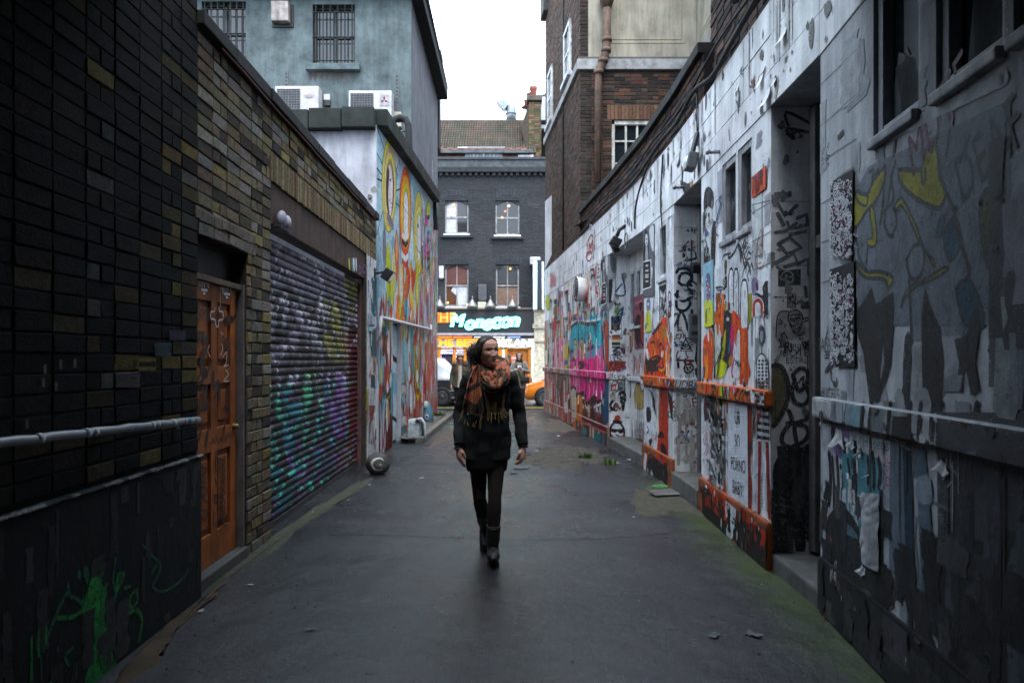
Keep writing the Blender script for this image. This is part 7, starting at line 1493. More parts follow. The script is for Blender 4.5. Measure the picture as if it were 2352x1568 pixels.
P=[q2(1174,282),q2(1174,262),q2(1174,252),q2(1170,244),q2(1162,241),q2(1152,243)]
mb.tube(P,[.24,.24,.23,.22,.22,.22],(.23,.25,.27),12);mb.build('elbow','metal',d1);mb=MB();wedge([q2(1140,236),q2(1160,234),q2(1166,246),q2(1158,256)],Yd-.24,Yd+.24,(.23,.25,.27),mb);mb.build('hood','metal',d1);mb=MB();mb.lathe(q2(1174,263),[(.27,-.03),(.27,.03)],(.12,.13,.14),14);mb.build('collar','metal',d1)
d2=thing('roof_duct','straight pale metal duct behind the chimney pots','duct',(1.2,YB+3.6,10));mb=MB();c=atY(1244,262,YB+3.6);mb.box((c.x,c.y,c.z),(.42,.4,1.5),(.30,.31,.33),bev=.02);mb.build('shaft','metal',d2);mb=MB();c=atY(1236,224,YB+3.6);mb.box((c.x,c.y,c.z),(.9,.5,.1),(.30,.31,.33),Matrix.Rotation(-.25,3,'Y'),.02);mb.build('hood','metal',d2)
for x0,x1,y0,y1,c,nm,lab in((1099,1118,654,690,(.07,.072,.08),'junction_box','dark grey junction box between the first floor windows of the grey building'),(1098,1117,694,722,(.55,.52,.42),'alarm_box','cream alarm box above the neon sign'),(1009,1020,612,640,(.5,.49,.45),'alarm_box','cream alarm box at the left edge of the grey building by the mural corner')):
 u0,u1,z0,z1=gx(x0),gx(x1),gzz(y1),gzz(y0);mb=MB();fbox(mb,GF,u0,u1,z0,z1,.02,.2,c,.03);o=tag(mb.build(nm,'paint',None,GF.at((u0+u1)/2,z0,.1)),lab,'box');mb=MB();fbox(mb,GF,u0+.03,u1-.03,z0-.03,z0+.06,.03,.19,(.05,.1,.2)if 'above' in lab else(.1,.1,.1),.01);mb.build('base','paint',o)
sf=thing('shopfront','orange timber restaurant front with a black fascia and a lower lettered board','shopfront',((1115-CX)*SCB,YB-.2,0))
mb=MB();fbox(mb,GF,gx(940),gx(1228),gzz(766),gzz(712),.0,.28,(.022,.022,.026),.02);mb.build('fascia','paint',sf)
mb=MB();fbox(mb,GF,gx(940),gx(1230),gzz(712),gzz(708),0,.34,(.16,.12,.10),.01);fbox(mb,GF,gx(940),gx(1226),gzz(771),gzz(765.5),0,.42,(.33,.33,.35),.01);fbox(mb,GF,gx(940),gx(1226),gzz(778),gzz(771.5),0,.30,(.05,.05,.055),.01);mb.build('moulding','paint',sf)
mb=MB();fbox(mb,GF,gx(940),gx(1222),gzz(798),gzz(778.5),0,.22,(.50,.42,.34),.01);lb_=mb.build('lower_board','paint',sf)
def gtext(body,x,y,size,col,off,parent,mat='neon',name='lettering',sx=1.,**kw):
 V,F=text2d(body,size,**kw);c=GF.at(gx(x),gzz(y),off);m_=MB();m_.add([c+Vector((v.x*sx,-v.z,v.y))for v in V],F,col);return m_.build(name,mat,parent)
gtext('THE BEST O',1064,788,.42,(1.2,.40,.015),.235,lb_,sx=1.12,offset=.035);gtext('F BRIC',1140,788,.42,(1.6,1.1,.7),.235,lb_,sx=1.05,offset=.02);gtext('K LANE',1187,788,.40,(1.6,1.8,1.8),.235,lb_,sx=1.18,offset=.035)
mb=MB()
for a,b,c in((1008,1040,(2.4,.35,.04)),(1042,1085,(2.2,.3,.04)),(1090,1124,(.8,.9,1.1)),(1126,1160,(.9,1.,1.2)),(1165,1195,(.3,.5,1.6))):mb.bar(GF.at(gx(a),gzz(774.5),.31),GF.at(gx(b),gzz(774.5),.31),.03,.045,c)
mb.build('light_strip','neon',sf)
OW=(.66,.22,.02)
mb=MB();fbox(mb,GF,gx(940),gx(1222),0,.75,0,.18,(.30,.09,.015),.01)
for x in(1010,1044,1068,1090,1126,1134,1150,1162,1216):fbox(mb,GF,gx(x)-.07,gx(x)+.07,.75,gzz(798),0,.16,jit(OW,.15),.015)
fbox(mb,GF,gx(940),gx(1222),gzz(803),gzz(798.5),0,.15,OW,.01);fbox(mb,GF,gx(1134),gx(1150),.75,gzz(803),.0,.12,(.62,.26,.03),.01);fbox(mb,GF,gx(1162),gx(1216),gzz(838),gzz(803),.02,.08,(.36,.12,.02),.01);mb.build('timber_front','wood',sf)
mb=MB()
for a,b in((940,1008),(1012,1043),(1046,1067),(1070,1089),(1092,1125)):fbox(mb,GF,gx(a),gx(b),.75,gzz(804),.0,.05,(.02,.015,.028))
mb.build('shop_window','glass',sf)
mb=MB()
for a,b in((940,1008),(1012,1043),(1046,1067)):
 mb.bar(GF.at(gx(a)+.05,gzz(807),.07),GF.at(gx(b)-.05,gzz(807),.07),.04,.1,(.25,.25,3.2));mb.bar(GF.at(gx(a)+.05,gzz(810.5),.07),GF.at(gx(b)-.05,gzz(810.5),.07),.03,.04,(1.2,1.4,3.5))
for i in range(70):a=R.choice([1011,1045,1128])+R.uniform(0,3)+(R.uniform(0,18)if i%3==0 else 0);mb.ball(GF.at(gx(a),gzz(R.uniform(804,850)if i%3 else R.uniform(803,812)),.09),.022,R.choice([(3,1.5,3),(3,1,.8),(2.5,2.5,3),(.8,.6,3),(3,2.6,1)]),5,4)
mb.build('fairy_lights','neon',sf)
mb=MB()
for i in range(60):fbox(mb,GF,gx(R.uniform(945,1120)),gx(0),0,0,0,0,(0,0,0))if False else None
dr=MB();fbox(dr,GF,gx(1164),gx(1214),.1,gzz(842),.03,.09,(.40,.13,.02),.02);d_=dr.build('door','wood',sf)
for a,b in((1168,1178),(1184,1194),(1200,1210)):mb=MB();fbox(mb,GF,gx(a),gx(b),.9,gzz(846),.085,.1,(.10,.03,.015),.01);mb.build('pane','glass',d_)
mb=MB();fbox(mb,GF,gx(1174),gx(1188),gzz(838),gzz(815),.16,.17,(.55,.14,.10));fbox(mb,GF,gx(1175),gx(1187),gzz(824),gzz(820),.17,.175,(.6,.5,.4));mb.build('notice','paper',sf)
ns=thing('neon_sign','long cyan outlined neon lettering sign across the black restaurant fascia','sign',GF.at(gx(1112),gzz(760),.3))
spec=[('M',1050,738,1.02,1.05),('o',1079,744,.92,1.0),('n',1101,741,.80,1.15),('s',1120,743,1.0,1.0),('o',1140,739,1.06,1.0),('o',1160,738,1.0,1.0),('n',1180,737,.88,1.2)]
for chx,x,y,s,sx in spec:
 up=chx if chx=='M' else chx
 z=.62 if chx=='M' else .80
 V,F=text2d(up,s*z,offset=.03,shear=.25);c=GF.at(gx(x),gzz(y),.335);mb=MB();mb.add([c+Vector((v.x*sx,0,v.y))for v in V],F,(.60,.54,.50));L_=mb.build('letter','paint',ns)
 V,F=text2d(up,s*z,offset=.04,shear=.25,bevel_depth=.026,bevel_resolution=1,fill_mode='NONE');mb=MB();c=GF.at(gx(x),gzz(y),.35);mb.add([c+Vector((v.x*sx,-v.z,v.y))for v in V],F,(.35,2.0,1.8));mb.build('tube','neon',L_)
n2=thing('neon_sign','small orange neon word THE at the left end of the black fascia','sign',GF.at(gx(1020),gzz(745),.3));mb=MB();fbox(mb,GF,gx(1000),gx(1032),gzz(742),gzz(720),.285,.3,(.55,.11,.012),.05);mb.build('panel','neon',n2);gtext('THE',1020,731,.55,(.8,.3,.05),.31,n2,offset=.02)
for i,x in enumerate((1012,1086,1127,1177)):
 g_=thing('gooseneck_lamp','grey bell shaded gooseneck lamp above the neon sign, %s'%('leftmost by the mural corner','left of the cream alarm box','right of the cream alarm box','right of the right hand window')[i],'lamp',GF.at(gx(x),gzz(705),.0),'gooseneck lamps over the neon sign');mb=MB()
 c=GF.at(gx(x),gzz(702),.34);mb.tube([GF.at(gx(x),gzz(700),0),GF.at(gx(x),gzz(686),.1),GF.at(gx(x),gzz(681),.25),GF.at(gx(x),gzz(688),.34)],.02,(.2,.2,.21),6);mb.build('arm','metal',g_);mb=MB();mb.lathe(c,[(.22,-.1),(.2,-.02),(.12,.1),(.05,.2),(.03,.24)],(.22,.21,.215),14);mb.build('shade','metal',g_)
mb=MB();ST=(.55,.49,.38);fbox(mb,GF,gx(1226),gx(1252),0,gzz(712),0,.34,ST,.02);fbox(mb,GF,gx(1223),gx(1256),gzz(755),gzz(745),.0,.42,(.48,.42,.33),.02);fbox(mb,GF,gx(1223),gx(1256),gzz(786),gzz(780),0,.40,(.48,.42,.33),.02);fbox(mb,GF,gx(1224),gx(1255),gzz(716),gzz(706),0,.42,(.5,.45,.36),.03);fbox(mb,GF,gx(1256),gx(1420),0,gzz(712),0,.2,(.42,.38,.32),.02);mb.build('pilaster','stone',sf)
vs=thing('vertical_sign','tall narrow black sign with white neon edges projecting from the grey building','sign',atY(1238,712,YB-.5));mb=MB();Yv=YB-.55;a,b=atY(1226,711,Yv),atY(1246,600,Yv)
mb.box(((a.x+b.x)/2+.08,Yv+.05,(a.z+b.z)/2),((b.x-a.x)*.7,.9,b.z-a.z),(.015,.02,.03),bev=.02);mb.build('panel','paint',vs);mb=MB()
for x in(1226.5,1231.5,1247):mb.tube([atY(x,709,Yv-.4),atY(x,602,Yv-.4)],.03,(1.1,1.7,1.8),6)
mb.tube([atY(1226.5,602,Yv-.4),atY(1231.5,601,Yv-.4)],.03,(1.1,1.7,1.8),6);mb.build('tube','neon',vs);mb=MB();c=atY(1229,603,YB-.2);mb.box((c.x,YB-.2,c.z+.05),(.42,.4,.3),(.5,.5,.5),bev=.03);mb.build('bracket','metal',vs)
# the street across
mb=MB();mb.grid(lambda a,b:(lerp(-60,60,a),lerp(20.6,25.6,b),.006 if abs(lerp(-60,60,a))>6 else .016),24,3,lambda a,b:jit((.07,.07,.075),.1));tag(mb.build('road','asphalt'),kind='structure')
mb=MB();mb.box((0,26.75,.0),(120,2.3,.2),(.22,.21,.21));mb.box((0,25.58,.0),(120,.14,.22),(.28,.27,.26));tag(mb.build('pavement','concrete'),kind='structure')
mb=MB();
for k in(0,1):mb.box((0,20.75+k*.22,.02),(60,.08,.006),(.35,.28,.05))
tag(mb.build('road_line','paint'),kind='structure')
for X0,X1,lab,c in((-26,-8.1,'plain brown terrace along the street left of the dark grey building',(.12,.09,.075)),(7.1,26,'plain buff terrace along the street right of the dark grey building',(.2,.17,.13))):
 t=thing('terrace_house',lab,'building',((X0+X1)/2,YB,0));f=Fr((X0,YB),(X1,YB),-1);hs=[]
 for r in range(3):
  x=1.2
  while x<f.L-1.6:hs.append((x,x+1.0,1.0+3.1*r,2.8+3.1*r));x+=2.4
 mb=MB();slab(mb,f,0,f.L,0,10,hs,-.3,0,c);mb.build('wall','stucco',t)
 for h in hs:mb=MB();fbox(mb,f,h[0],h[1],h[2],h[3],-.25,-.12,(.02,.024,.03));fbox(mb,f,(h[0]+h[1])/2-.03,(h[0]+h[1])/2+.03,h[2],h[3],-.12,-.08,(.4,.4,.4));fbox(mb,f,h[0],h[1],(h[2]+h[3])/2-.03,(h[2]+h[3])/2+.03,-.12,-.078,(.4,.4,.4));mb.build('window','glass',t)
 mb=MB();mb.face([(X0,YB-.2,10),(X1,YB-.2,10),(X1,YB+4,12.5),(X0,YB+4,12.5)],(.07,.055,.045));mb.build('roof','tiles',t)
 # unseen deck and end block, added to keep light off the near alley
ca=thing('shade_deck','added unseen deck over the alley that shades its near end','building',(0,-2.5,3.4));mb=MB()
mb.box((0,-.35,3.58),(9,7.7,.2),(.05,.045,.042));mb.build('deck','concrete',ca)
mb=MB();mb.box((-.1,3.56,3.6),(3.5,.12,.26),(.05,.045,.04),bev=.02);mb.build('shade_beam','concrete',ca)
bw=thing('shade_block','added unseen dark block behind the viewpoint that cuts the light from there','building',(0,-9,0));mb=MB();mb.box((0,-9,5),(12,2,10),(.05,.048,.046));mb.build('wall','stucco',bw)  # added out of view to block sky light from behind
# small things on the ground
sb=thing('stone_ball','round dark stone with a white crescent moon painted on it, beside the roller shutter','stone',ground(868,1088));c=Vector(ground(868,1088))+Vector((0,0,.13))
mb=MB();mb.ball(c,(.155,.15,.15),(.05,.05,.05),26,18,.12,3);mb.build('boulder','stone',sb);mb=MB()
vd=(Vector((0,0,1.5))-c).normalized();ex=Vector((vd.y,-vd.x,0)).normalized()*-1;ez=vd.cross(ex)*-1
def onb(x,y,r=.161):
 d=(vd*math.sqrt(max(0,1-x*x-y*y))+ex*x+ez*y).normalized();return c+Vector((d.x*.155,d.y*.15,d.z*.15))*(1.035+.12*noise.noise(d*2.3+Vector((3,5.1,0))))
for i in range(16):
 t0,t1=lerp(.35,5.4,i/16),lerp(.35,5.4,(i+1)/16);w_=lambda t:.17*max(0,math.sin(math.pi*(t-.35)/5.05))**.7
 f_=lambda t,r:onb(.0+r*math.cos(t+.5),r*math.sin(t+.5));mb.face([f_(t0,.55),f_(t1,.55),f_(t1,.55-w_(t1)-.01),f_(t0,.55-w_(t0)-.01)],(.52,.52,.52))
mb.face([onb(.2+.1*math.cos(t),.05+.1*math.sin(t))for t in[i*.6 for i in range(10)]],(.22,.22,.22));mb.build('painted_moon','spray',sb)
hb=thing('guard_block','pale blue painted concrete block with a black arched edge by the mural','block',ground(953,1012));mb=MB();g0=ground(953,1013);mb.box((g0.x-.02,g0.y+.14,.19),(.24,.34,.42),(.40,.46,.50),bev=.07);mb.build('block','stone',hb)
mb=MB();mb.tube([Vector((g0.x+.02,g0.y-.05,.37)),Vector((g0.x+.09,g0.y-.05,.39)),Vector((g0.x+.135,g0.y-.05,.33)),Vector((g0.x+.15,g0.y-.05,.2)),Vector((g0.x+.155,g0.y-.05,0))],.022,(.02,.022,.025),8);mb.tube([Vector((g0.x+.02,g0.y-.03,.4)),Vector((g0.x+.12,g0.y-.03,.42)),Vector((g0.x+.175,g0.y-.03,.34)),Vector((g0.x+.19,g0.y-.03,.2)),Vector((g0.x+.195,g0.y-.03,0))],.024,(.42,.48,.54),8);mb.build('hoop','paint',hb)
bl=thing('painted_bollard','stubby blue painted stone bollard leaning against the mural near the street','bollard',ground(980,976));g0=ground(980,977);mb=MB();mb.lathe(g0+Vector((0,.1,0)),[(.15,0),(.14,.2),(.10,.42),(.055,.52),(.01,.55)],(.06,.16,.24),16);mb.ball(g0+Vector((-.03,.06,.46)),(.07,.07,.09),(.45,.45,.46),10,8);mb.build('post','stone',bl);mb=MB();mb.ball(g0+Vector((.01,-.035,.2)),(.05,.01,.06),(.5,.5,.5),10,8);mb.ball(g0+Vector((.01,-.046,.2)),(.025,.005,.03),(.03,.03,.03),8,6);mb.ball(g0+Vector((-.05,-.01,.42)),(.05,.03,.05),(.06,.3,.2),8,6);mb.build('painted_eye','spray',bl)
for x,y,w,h,lab in((1197,1077,.21,.055,'narrow rectangular iron drain cover in the asphalt beside the broken paving'),(1180,1086,.10,.10,'small square iron cover with a worn yellow patch in the asphalt')):
 p0=ground(x,y);t=thing('drain_cover',lab,'drain cover',(p0.x,p0.y,0));mb=MB();z=gz(p0.x,p0.y);mb.box((p0.x,p0.y,z+.004),(w,h*2,.012),(.03,.032,.038),bev=.003);mb.build('frame','metal',t);mb=MB();mb.box((p0.x-w*.1,p0.y,z+.009),(w*.7,h*1.4,.008),(.08,.075,.065));
 for i in range(5):mb.box((p0.x-w*.38+i*w*.15,p0.y,z+.014),(w*.03,h*1.3,.004),(.02,.02,.022))
 mb.build('lid','metal',t)
p0=ground(1525,1138);mb=MB();mb.box((p0.x,p0.y,.035),(.30,.2,.014),(.12,.115,.11),Matrix.Rotation(.25,3,'Z')@Matrix.Rotation(.1,3,'X'),.003);tag(mb.build('board','wood',None,p0),'thin grey board lying on the mossy ground by the doorway step','board')
p0=ground(1516,1121);mb=MB();mb.tube([p0+Vector((.085*math.cos(t),.055*math.sin(t),.026))for t in[i*.314 for i in range(21)]],.006,(.08,.55,.12),6,False);tag(mb.build('paint_ring','paint',None,p0),'bright green painted ring on the mossy ground above the grey board','ring')
def scrap(x,y,s,col,name,lab,cat='litter',kind=0):
 p0=ground(x,y);mb=MB();s*=.72;ph=R.random()*9;rot=Matrix.Rotation(ph,3,'Z');z0=gz(p0.x,p0.y)+.012
 if kind==1:mb.grid(lambda a,b:p0+rot@Vector(((a-.5)*s*.55*math.sin(math.pi*(b*.9+.05)),(b-.5)*s,z0+.012*math.sin(b*3)+.006*abs(a-.5))),4,6,col)
 else:mb.grid(lambda a,b:p0+rot@Vector(((a-.5)*s,(b-.5)*s*.6,z0-.006+s*.16*noise.noise(Vector((a*3+ph,b*3,1)))+.004)),5,5,col)
 return tag(mb.build(name,'paper',None,p0),lab,cat)
W1=(.36,.36,.36)
scrap(968,1098,.08,W1,'paper_scrap','white paper scrap alone on the open asphalt right of the painted moon stone')
scrap(849,1115,.07,W1,'paper_scrap','white paper scrap on the ground just in front of the painted moon stone');scrap(793,1136,.08,(.4,.16,.16),'red_wrapper','crumpled red and white wrapper by the foot of the roller shutter','wrapper');scrap(800,1150,.05,W1,'paper_scrap','small pale scrap beside the crumpled red wrapper')
scrap(720,1180,.06,(.35,.3,.25),'dead_leaf','dry tan leaf in the gutter below the near end of the roller shutter','leaf',1);scrap(462,1405,.06,W1,'paper_scrap','bright scrap on the gutter near the foot of the orange door');scrap(575,1345,.05,W1,'paper_scrap','pale scrap in the gutter below the brick pier');scrap(713,1447,.07,(.13,.135,.14),'flattened_foil','flattened grey foil on the dark asphalt at lower left','foil')
scrap(1232,1040-3,.11,W1,'plastic_bag','small white plastic scrap on the broken paving','plastic');scrap(1283,1001,.13,(.6,.5,.5),'food_carton','squashed white and red carton on the ground along the far graffiti bay','carton');scrap(1420,1108-44,.1,W1,'paper_scrap','torn white paper by the recess step on the right');scrap(1445,1056,.12,W1,'newspaper','folded white newspaper beside the recess step on the right','newspaper');scrap(1455,1300-110,.05,(.35,.34,.33),'paper_scrap','grey scrap on the mossy asphalt left of the slogan poster wall')
scrap(1130,1150,.03,(.25,.09,.04),'dead_leaf','tiny brown leaf on the asphalt just right of the striding woman','leaf',1);scrap(1285,1170,.035,(.3,.2,.12),'dead_leaf','small pale brown leaf in the middle of the asphalt right of the woman','leaf',1);scrap(1730,1460,.12,(.12,.125,.13),'torn_paper','torn grey paper at the wall foot below the black skeleton drawing','paper');scrap(1640,1462,.1,(.11,.115,.12),'torn_paper','flat grey scrap on the dark asphalt at lower right','paper')
mb=MB()
for i in range(330):
 x=R.uniform(-1.75,1.6);y=R.choice([R.uniform(2,16),R.uniform(2,8)]);
 if R.random()<.55:x=R.choice([-1,1])*R.uniform(1.15,1.75)if y<11 else x
 s=R.uniform(.002,.0065);mb.ball((x,y,gz(x,y)+s*.5),(s*R.uniform(.7,1.8),s,s*.6),jit(R.choice([(.16,.16,.16),(.09,.085,.08),(.3,.3,.3),(.14,.10,.07)]),.3),5,4)
for i in range(260):
 p0=ground(R.uniform(1195,1385),R.uniform(1030,1068));s=R.uniform(.004,.017);mb.ball((p0.x,p0.y,gz(p0.x,p0.y)+.016),(s*R.uniform(.8,1.7),s,s*.5),jit((.085,.075,.065),.4),6,4,.8,i)
tag(mb.build('grit','stone'),'loose grit and small stones scattered over the alley','grit',kind='stuff')
def tuft(x,y,n,r,lab,pt=None,h=.09):
 p0=pt or ground(x,y);mb=MB()
 for i in range(n):
  a=R.uniform(0,6.3);b=p0+Vector((R.uniform(-r,r),R.uniform(-r,r)*.6,.0));l=h*R.uniform(.5,1.2);d=Vector((math.cos(a)*.4,math.sin(a)*.4,1))*l;w_=Vector((-math.sin(a),math.cos(a),0))*l*.16
  mb.face([b-w_*.5,b+w_*.5,b+d*.6+w_,b+d,b+d*.6-w_],jit(R.choice([(.07,.13,.02),(.10,.17,.03),(.05,.09,.02)]),.2))
 return tag(mb.build('weed','moss',None,p0),lab,'weed')
tuft(1009,962,60,.13,'bright green weed at the far mural corner',None,.16);tuft(985,985,30,.08,'green weed at the foot of the blue painted bollard',None,.08);tuft(1345,1054,50,.10,'green weed growing out of the broken paving along the far graffiti bay');tuft(1400,1068,30,.08,'low green weed beside the recess step on the right')
# vehicles in the street
def car(name,label,cat,X,Y,fwd,st,col,glass,wheels,wr,low=None):
 """st: stations (s, sill, belt, top, half width) nose to tail; fwd=-1 nose points left"""
 P3=lambda s,y,z:Vector((X-fwd*s,Y+y,z));rt=thing(name,label,cat,(X-fwd*st[-1][0]/2,Y,0));mb=MB();rings=[]
 st2=[]
 for a,b in zip(st,st[1:]):
  for i in range(4):st2.append(tuple(lerp(p,q,i/4)for p,q in zip(a,b)))
 st2.append(st[-1])
 for s,zb,zs,zt,w in st2:
  up=max(.0,zt-zs);tw=w-.28*up
  half=[(w*.55,zb-.03),(w*.93,zb),(w,zb+.12),(w*1.01,(zb+zs)/2+.05),(w*.98,zs-.03),(w*.95,zs),(lerp(w*.95,tw,.5),zs+up*.5),(tw*.97,zt-min(.06,up*.3)),(tw*.8,zt),(tw*.3,zt+.012)]
  rings.append([P3(s,-y,z)for y,z in half]+[P3(s,y,z)for y,z in half[::-1]])
 n=len(rings[0]);V=[v for r in rings for v in r];F=[];CC=[]
 o=len(mb.v);mb.v.extend(V)
 for i in range(len(rings)-1):
  for j in range(n):
   mb.f.append((i*n+j,i*n+(j+1)%n,(i+1)*n+(j+1)%n,(i+1)*n+j));mb.sm.append(True);mb.c.append(hexc(low if(low and(j<3 or j>n-4))else col))
 mb.f.append(tuple(range(n)));mb.f.append(tuple((len(rings)-1)*n+j for j in range(n)));mb.sm+=[False]*2;mb.c+=[hexc(col)]*2
 bd=mb.build('body','carpaint',rt)
 def at(s):
  for a,b in zip(st,st[1:]):
   if a[0]<=s<=b[0]:t=(s-a[0])/(b[0]-a[0]);return tuple(lerp(p,q,t)for p,q in zip(a,b))
 for sd in(-1,1):
  for s0,s1 in glass:
   mb=MB();q=[]
   for s,lo in((s0,1),(s1,1),(s1,0),(s0,0)):
    _,zb,zs,zt,w=at(s);up=zt-zs;t=.08 if lo else .82;y=lerp(w*.95,w-.28*up,t)+.012;q.append(P3(s,sd*y,zs+up*t))
   mb.face(q,(.03,.04,.045));mb.build('side_window','glass',bd)
  for s in wheels:
   _,zb,zs,zt,w=at(s);c=P3(s,sd*(w-.09),wr);mb=MB();ax=(0,sd,0)
   a_=MB();a_.lathe(P3(s,sd*(w*1.012-.05),wr+.02),[(wr*1.22,0),(wr*1.22,.055)],(.012,.012,.013),26,ax);a_.build('wheel_arch','rubber',rt)
   mb.lathe(c,[(wr*.62,-.1),(wr*.93,-.1),(wr,-.05),(wr,.1),(wr*.93,.15),(wr*.64,.155),(wr*.61,.10)],(.022,.022,.024),26,ax);tw_=mb.build('wheel','rubber',rt)
   mb=MB();mb.lathe(c,[(wr*.63,.104),(wr*.61,.15),(wr*.5,.125),(wr*.16,.14),(wr*.12,.155)],(.2,.2,.205),20,ax)
   for k in range(8):t=k*.785;mb.bar(c+Vector((math.cos(t)*wr*.18,sd*.15,math.sin(t)*wr*.18)),c+Vector((math.cos(t)*wr*.56,sd*.145,math.sin(t)*wr*.56)),.04,.03,(.07,.07,.075),(0,1,0))
   mb.build('rim','metal',tw_)
 return rt,at,P3
oc,at_,P3=car('orange_car','small bright orange car parked in the street at the alley end, behind the right wall','car',ground(1203,931).x,22.6,-1,[(0,.28,.45,.55,.62),(.12,.22,.62,.68,.72),(.7,.2,.78,.84,.79),(1.05,.2,.84,.92,.8),(1.6,.2,.88,1.38,.8),(2.2,.2,.9,1.44,.8),(2.9,.2,.92,1.38,.79),(3.25,.24,.9,.98,.76),(3.4,.3,.7,.8,.7)],(.62,.17,.008),[(1.5,2.05),(2.1,2.8)],[.66,2.75],.27)
mb=MB();q=[P3(1.12,-.66,.96),P3(1.12,.66,.96),P3(1.58,.56,1.36),P3(1.58,-.56,1.36)];mb.face([v+Vector((-.02,0,.012))for v in q],(.16,.2,.2));mb.build('windscreen','glass',oc)
for sd in(-1,1):mb=MB();mb.ball(P3(.14,sd*.56,.56),(.07,.1,.07),(.5,.5,.5),10,8);mb.build('headlight','glass',oc);mb=MB();mb.box(P3(1.5,sd*.88,.98),(.12,.14,.1),(.5,.14,.01),bev=.03);mb.build('mirror','carpaint',oc)
mb=MB();mb.box(P3(.02,0,.36),(.1,1.2,.16),(.03,.03,.03),bev=.03);mb.build('bumper','rubber',oc);mb=MB();mb.box(P3(.62,-.4,.87),(.5,.3,.02),(.55,.5,.5),Matrix.Rotation(-.13,3,'Y'));mb.box(P3(.75,-.1,.89),(.4,.2,.02),(.5,.1,.08),Matrix.Rotation(-.13,3,'Y'));mb.build('bonnet_stripe','paint',oc)
mb=MB();mb.bar(P3(1.45,-.815,.25),P3(1.45,-.815,.86),.008,.008,(.08,.03,.01));mb.bar(P3(2.1,-.815,.25),P3(2.1,-.815,.9),.008,.008,(.08,.03,.01));mb.build('door_seam','paint',oc)
vn,at_,P3=car('silver_van','silver grey van with black lower panels passing behind the woman in the wool hat','van',-1.38,22.7,1,[(0,.3,.6,.7,.7),(.15,.26,.85,.95,.8),(.5,.25,.95,1.1,.86),(.9,.25,1.0,1.52,.88),(1.4,.25,1.02,1.58,.88),(4.2,.25,1.02,1.58,.88),(4.5,.3,.95,1.5,.86)],(.50,.53,.56),[(3.2,4.1)],[.85,3.6],.31)
mb=MB();mb.box(P3(2.3,-.885,.52),(4.2,.02,.62),(.016,.017,.018),bev=.005);mb.box(P3(2.3,-.9,.86),(4.1,.02,.03),(.45,.46,.48));mb.box(P3(2.3,-.9,.50),(4.1,.02,.025),(.35,.36,.38));mb.box(P3(2.3,-.9,.28),(4.1,.03,.04),(.3,.22,.18));mb.build('side_cladding','paint',vn)
for sd in(-1,1):mb=MB();mb.box(P3(.14,sd*.6,.72),(.1,.22,.14),(.5,.5,.5),bev=.03);mb.build('headlight','glass',vn)
# people
def fuse(mb,name,mat,parent,vox,sm=4,disp=None):
 """grow overlapping limbs into one continuous surface"""
 me=bpy.data.meshes.new('tmp');me.from_pydata([tuple(v)for v in mb.v],[],mb.f);ob=bpy.data.objects.new('tmp',me);COL.objects.link(ob)
 m=ob.modifiers.new('r','REMESH');m.mode='VOXEL';m.voxel_size=vox
 s=ob.modifiers.new('s','SMOOTH');s.iterations=sm;s.factor=.5
 dg=bpy.context.evaluated_depsgraph_get();dg.update();e=bpy.data.meshes.new_from_object(ob.evaluated_get(dg),depsgraph=dg)
 kd=KDTree(len(mb.f));
 for i,f in enumerate(mb.f):kd.insert(sum((Vector(mb.v[k])for k in f),Vector())/len(f),i)
 kd.balance();out=MB();out.v=[v.co.copy()for v in e.vertices]
 if disp:out.v=[v+n.normal*disp(v)for v,n in zip(out.v,e.vertices)]
 for p_ in e.polygons:out.f.append(tuple(p_.vertices));out.c.append(mb.c[kd.find(p_.center)[1]]);out.sm.append(True)
 bpy.data.objects.remove(ob);bpy.data.meshes.remove(me);bpy.data.meshes.remove(e)
 return out if name is None else out.build(name,mat,parent)
def interp(tab,t):
 for(a,b),(c,d)in zip(tab,tab[1:]):
  if t<=c:k=max(0,(t-a)/(c-a));k=k*k*(3-2*k)*.4+k*.6;return lerp(b,d,k)
 return tab[-1][1]
TW=[(0,.012),(.03,.026),(.1,.038),(.2,.049),(.32,.058),(.45,.066),(.55,.070),(.68,.0735),(.8,.070),(.9,.055),(.97,.03),(1,.0)]
TF=[(0,.058),(.04,.072),(.12,.080),(.25,.084),(.4,.086),(.52,.085),(.6,.089),(.72,.087),(.84,.074),(.93,.05),(1,0)]
TB=[(0,.02),(.1,.03),(.25,.045),(.4,.072),(.55,.091),(.7,.099),(.82,.092),(.92,.066),(1,0)]
def headpt(t,a,H,grow=0.,feat=True):
 w,f,b=interp(TW,t),interp(TF,t),interp(TB,t);sn,cs=math.sin(a),math.cos(a)
 x=w*math.copysign(abs(sn)**.88,sn);y=f*abs(cs)**.8 if cs>0 else-b*abs(cs)**.85;z=t*.225
 if feat and cs>-.1:
  G=lambda x0,z0,sx,sz:math.exp(-((x-x0)/sx)**2-((z-z0)/sz)**2);d=0
  d+=.012*G(0,.096,.008,.022)+.019*G(0,.076,.0105,.010)
  for s in(-1,1):d+=.006*G(s*.012,.071,.007,.006)-.011*G(s*.030,.116,.017,.012)+.006*G(s*.031,.115,.011,.008)+.004*G(s*.03,.1315,.022,.006)+.006*G(s*.042,.084,.02,.018)-.003*G(s*.03,.05,.012,.02)
  d+=.005*G(0,.0515,.02,.0035)+.006*G(0,.0415,.019,.0042)-.004*G(0,.0463,.024,.0018)+.006*G(0,.013,.017,.011)-.004*G(0,.028,.02,.005)
  y+=d
 k=H/.225;return Vector((x*(1+grow),y*(1+grow*.8),z))*k
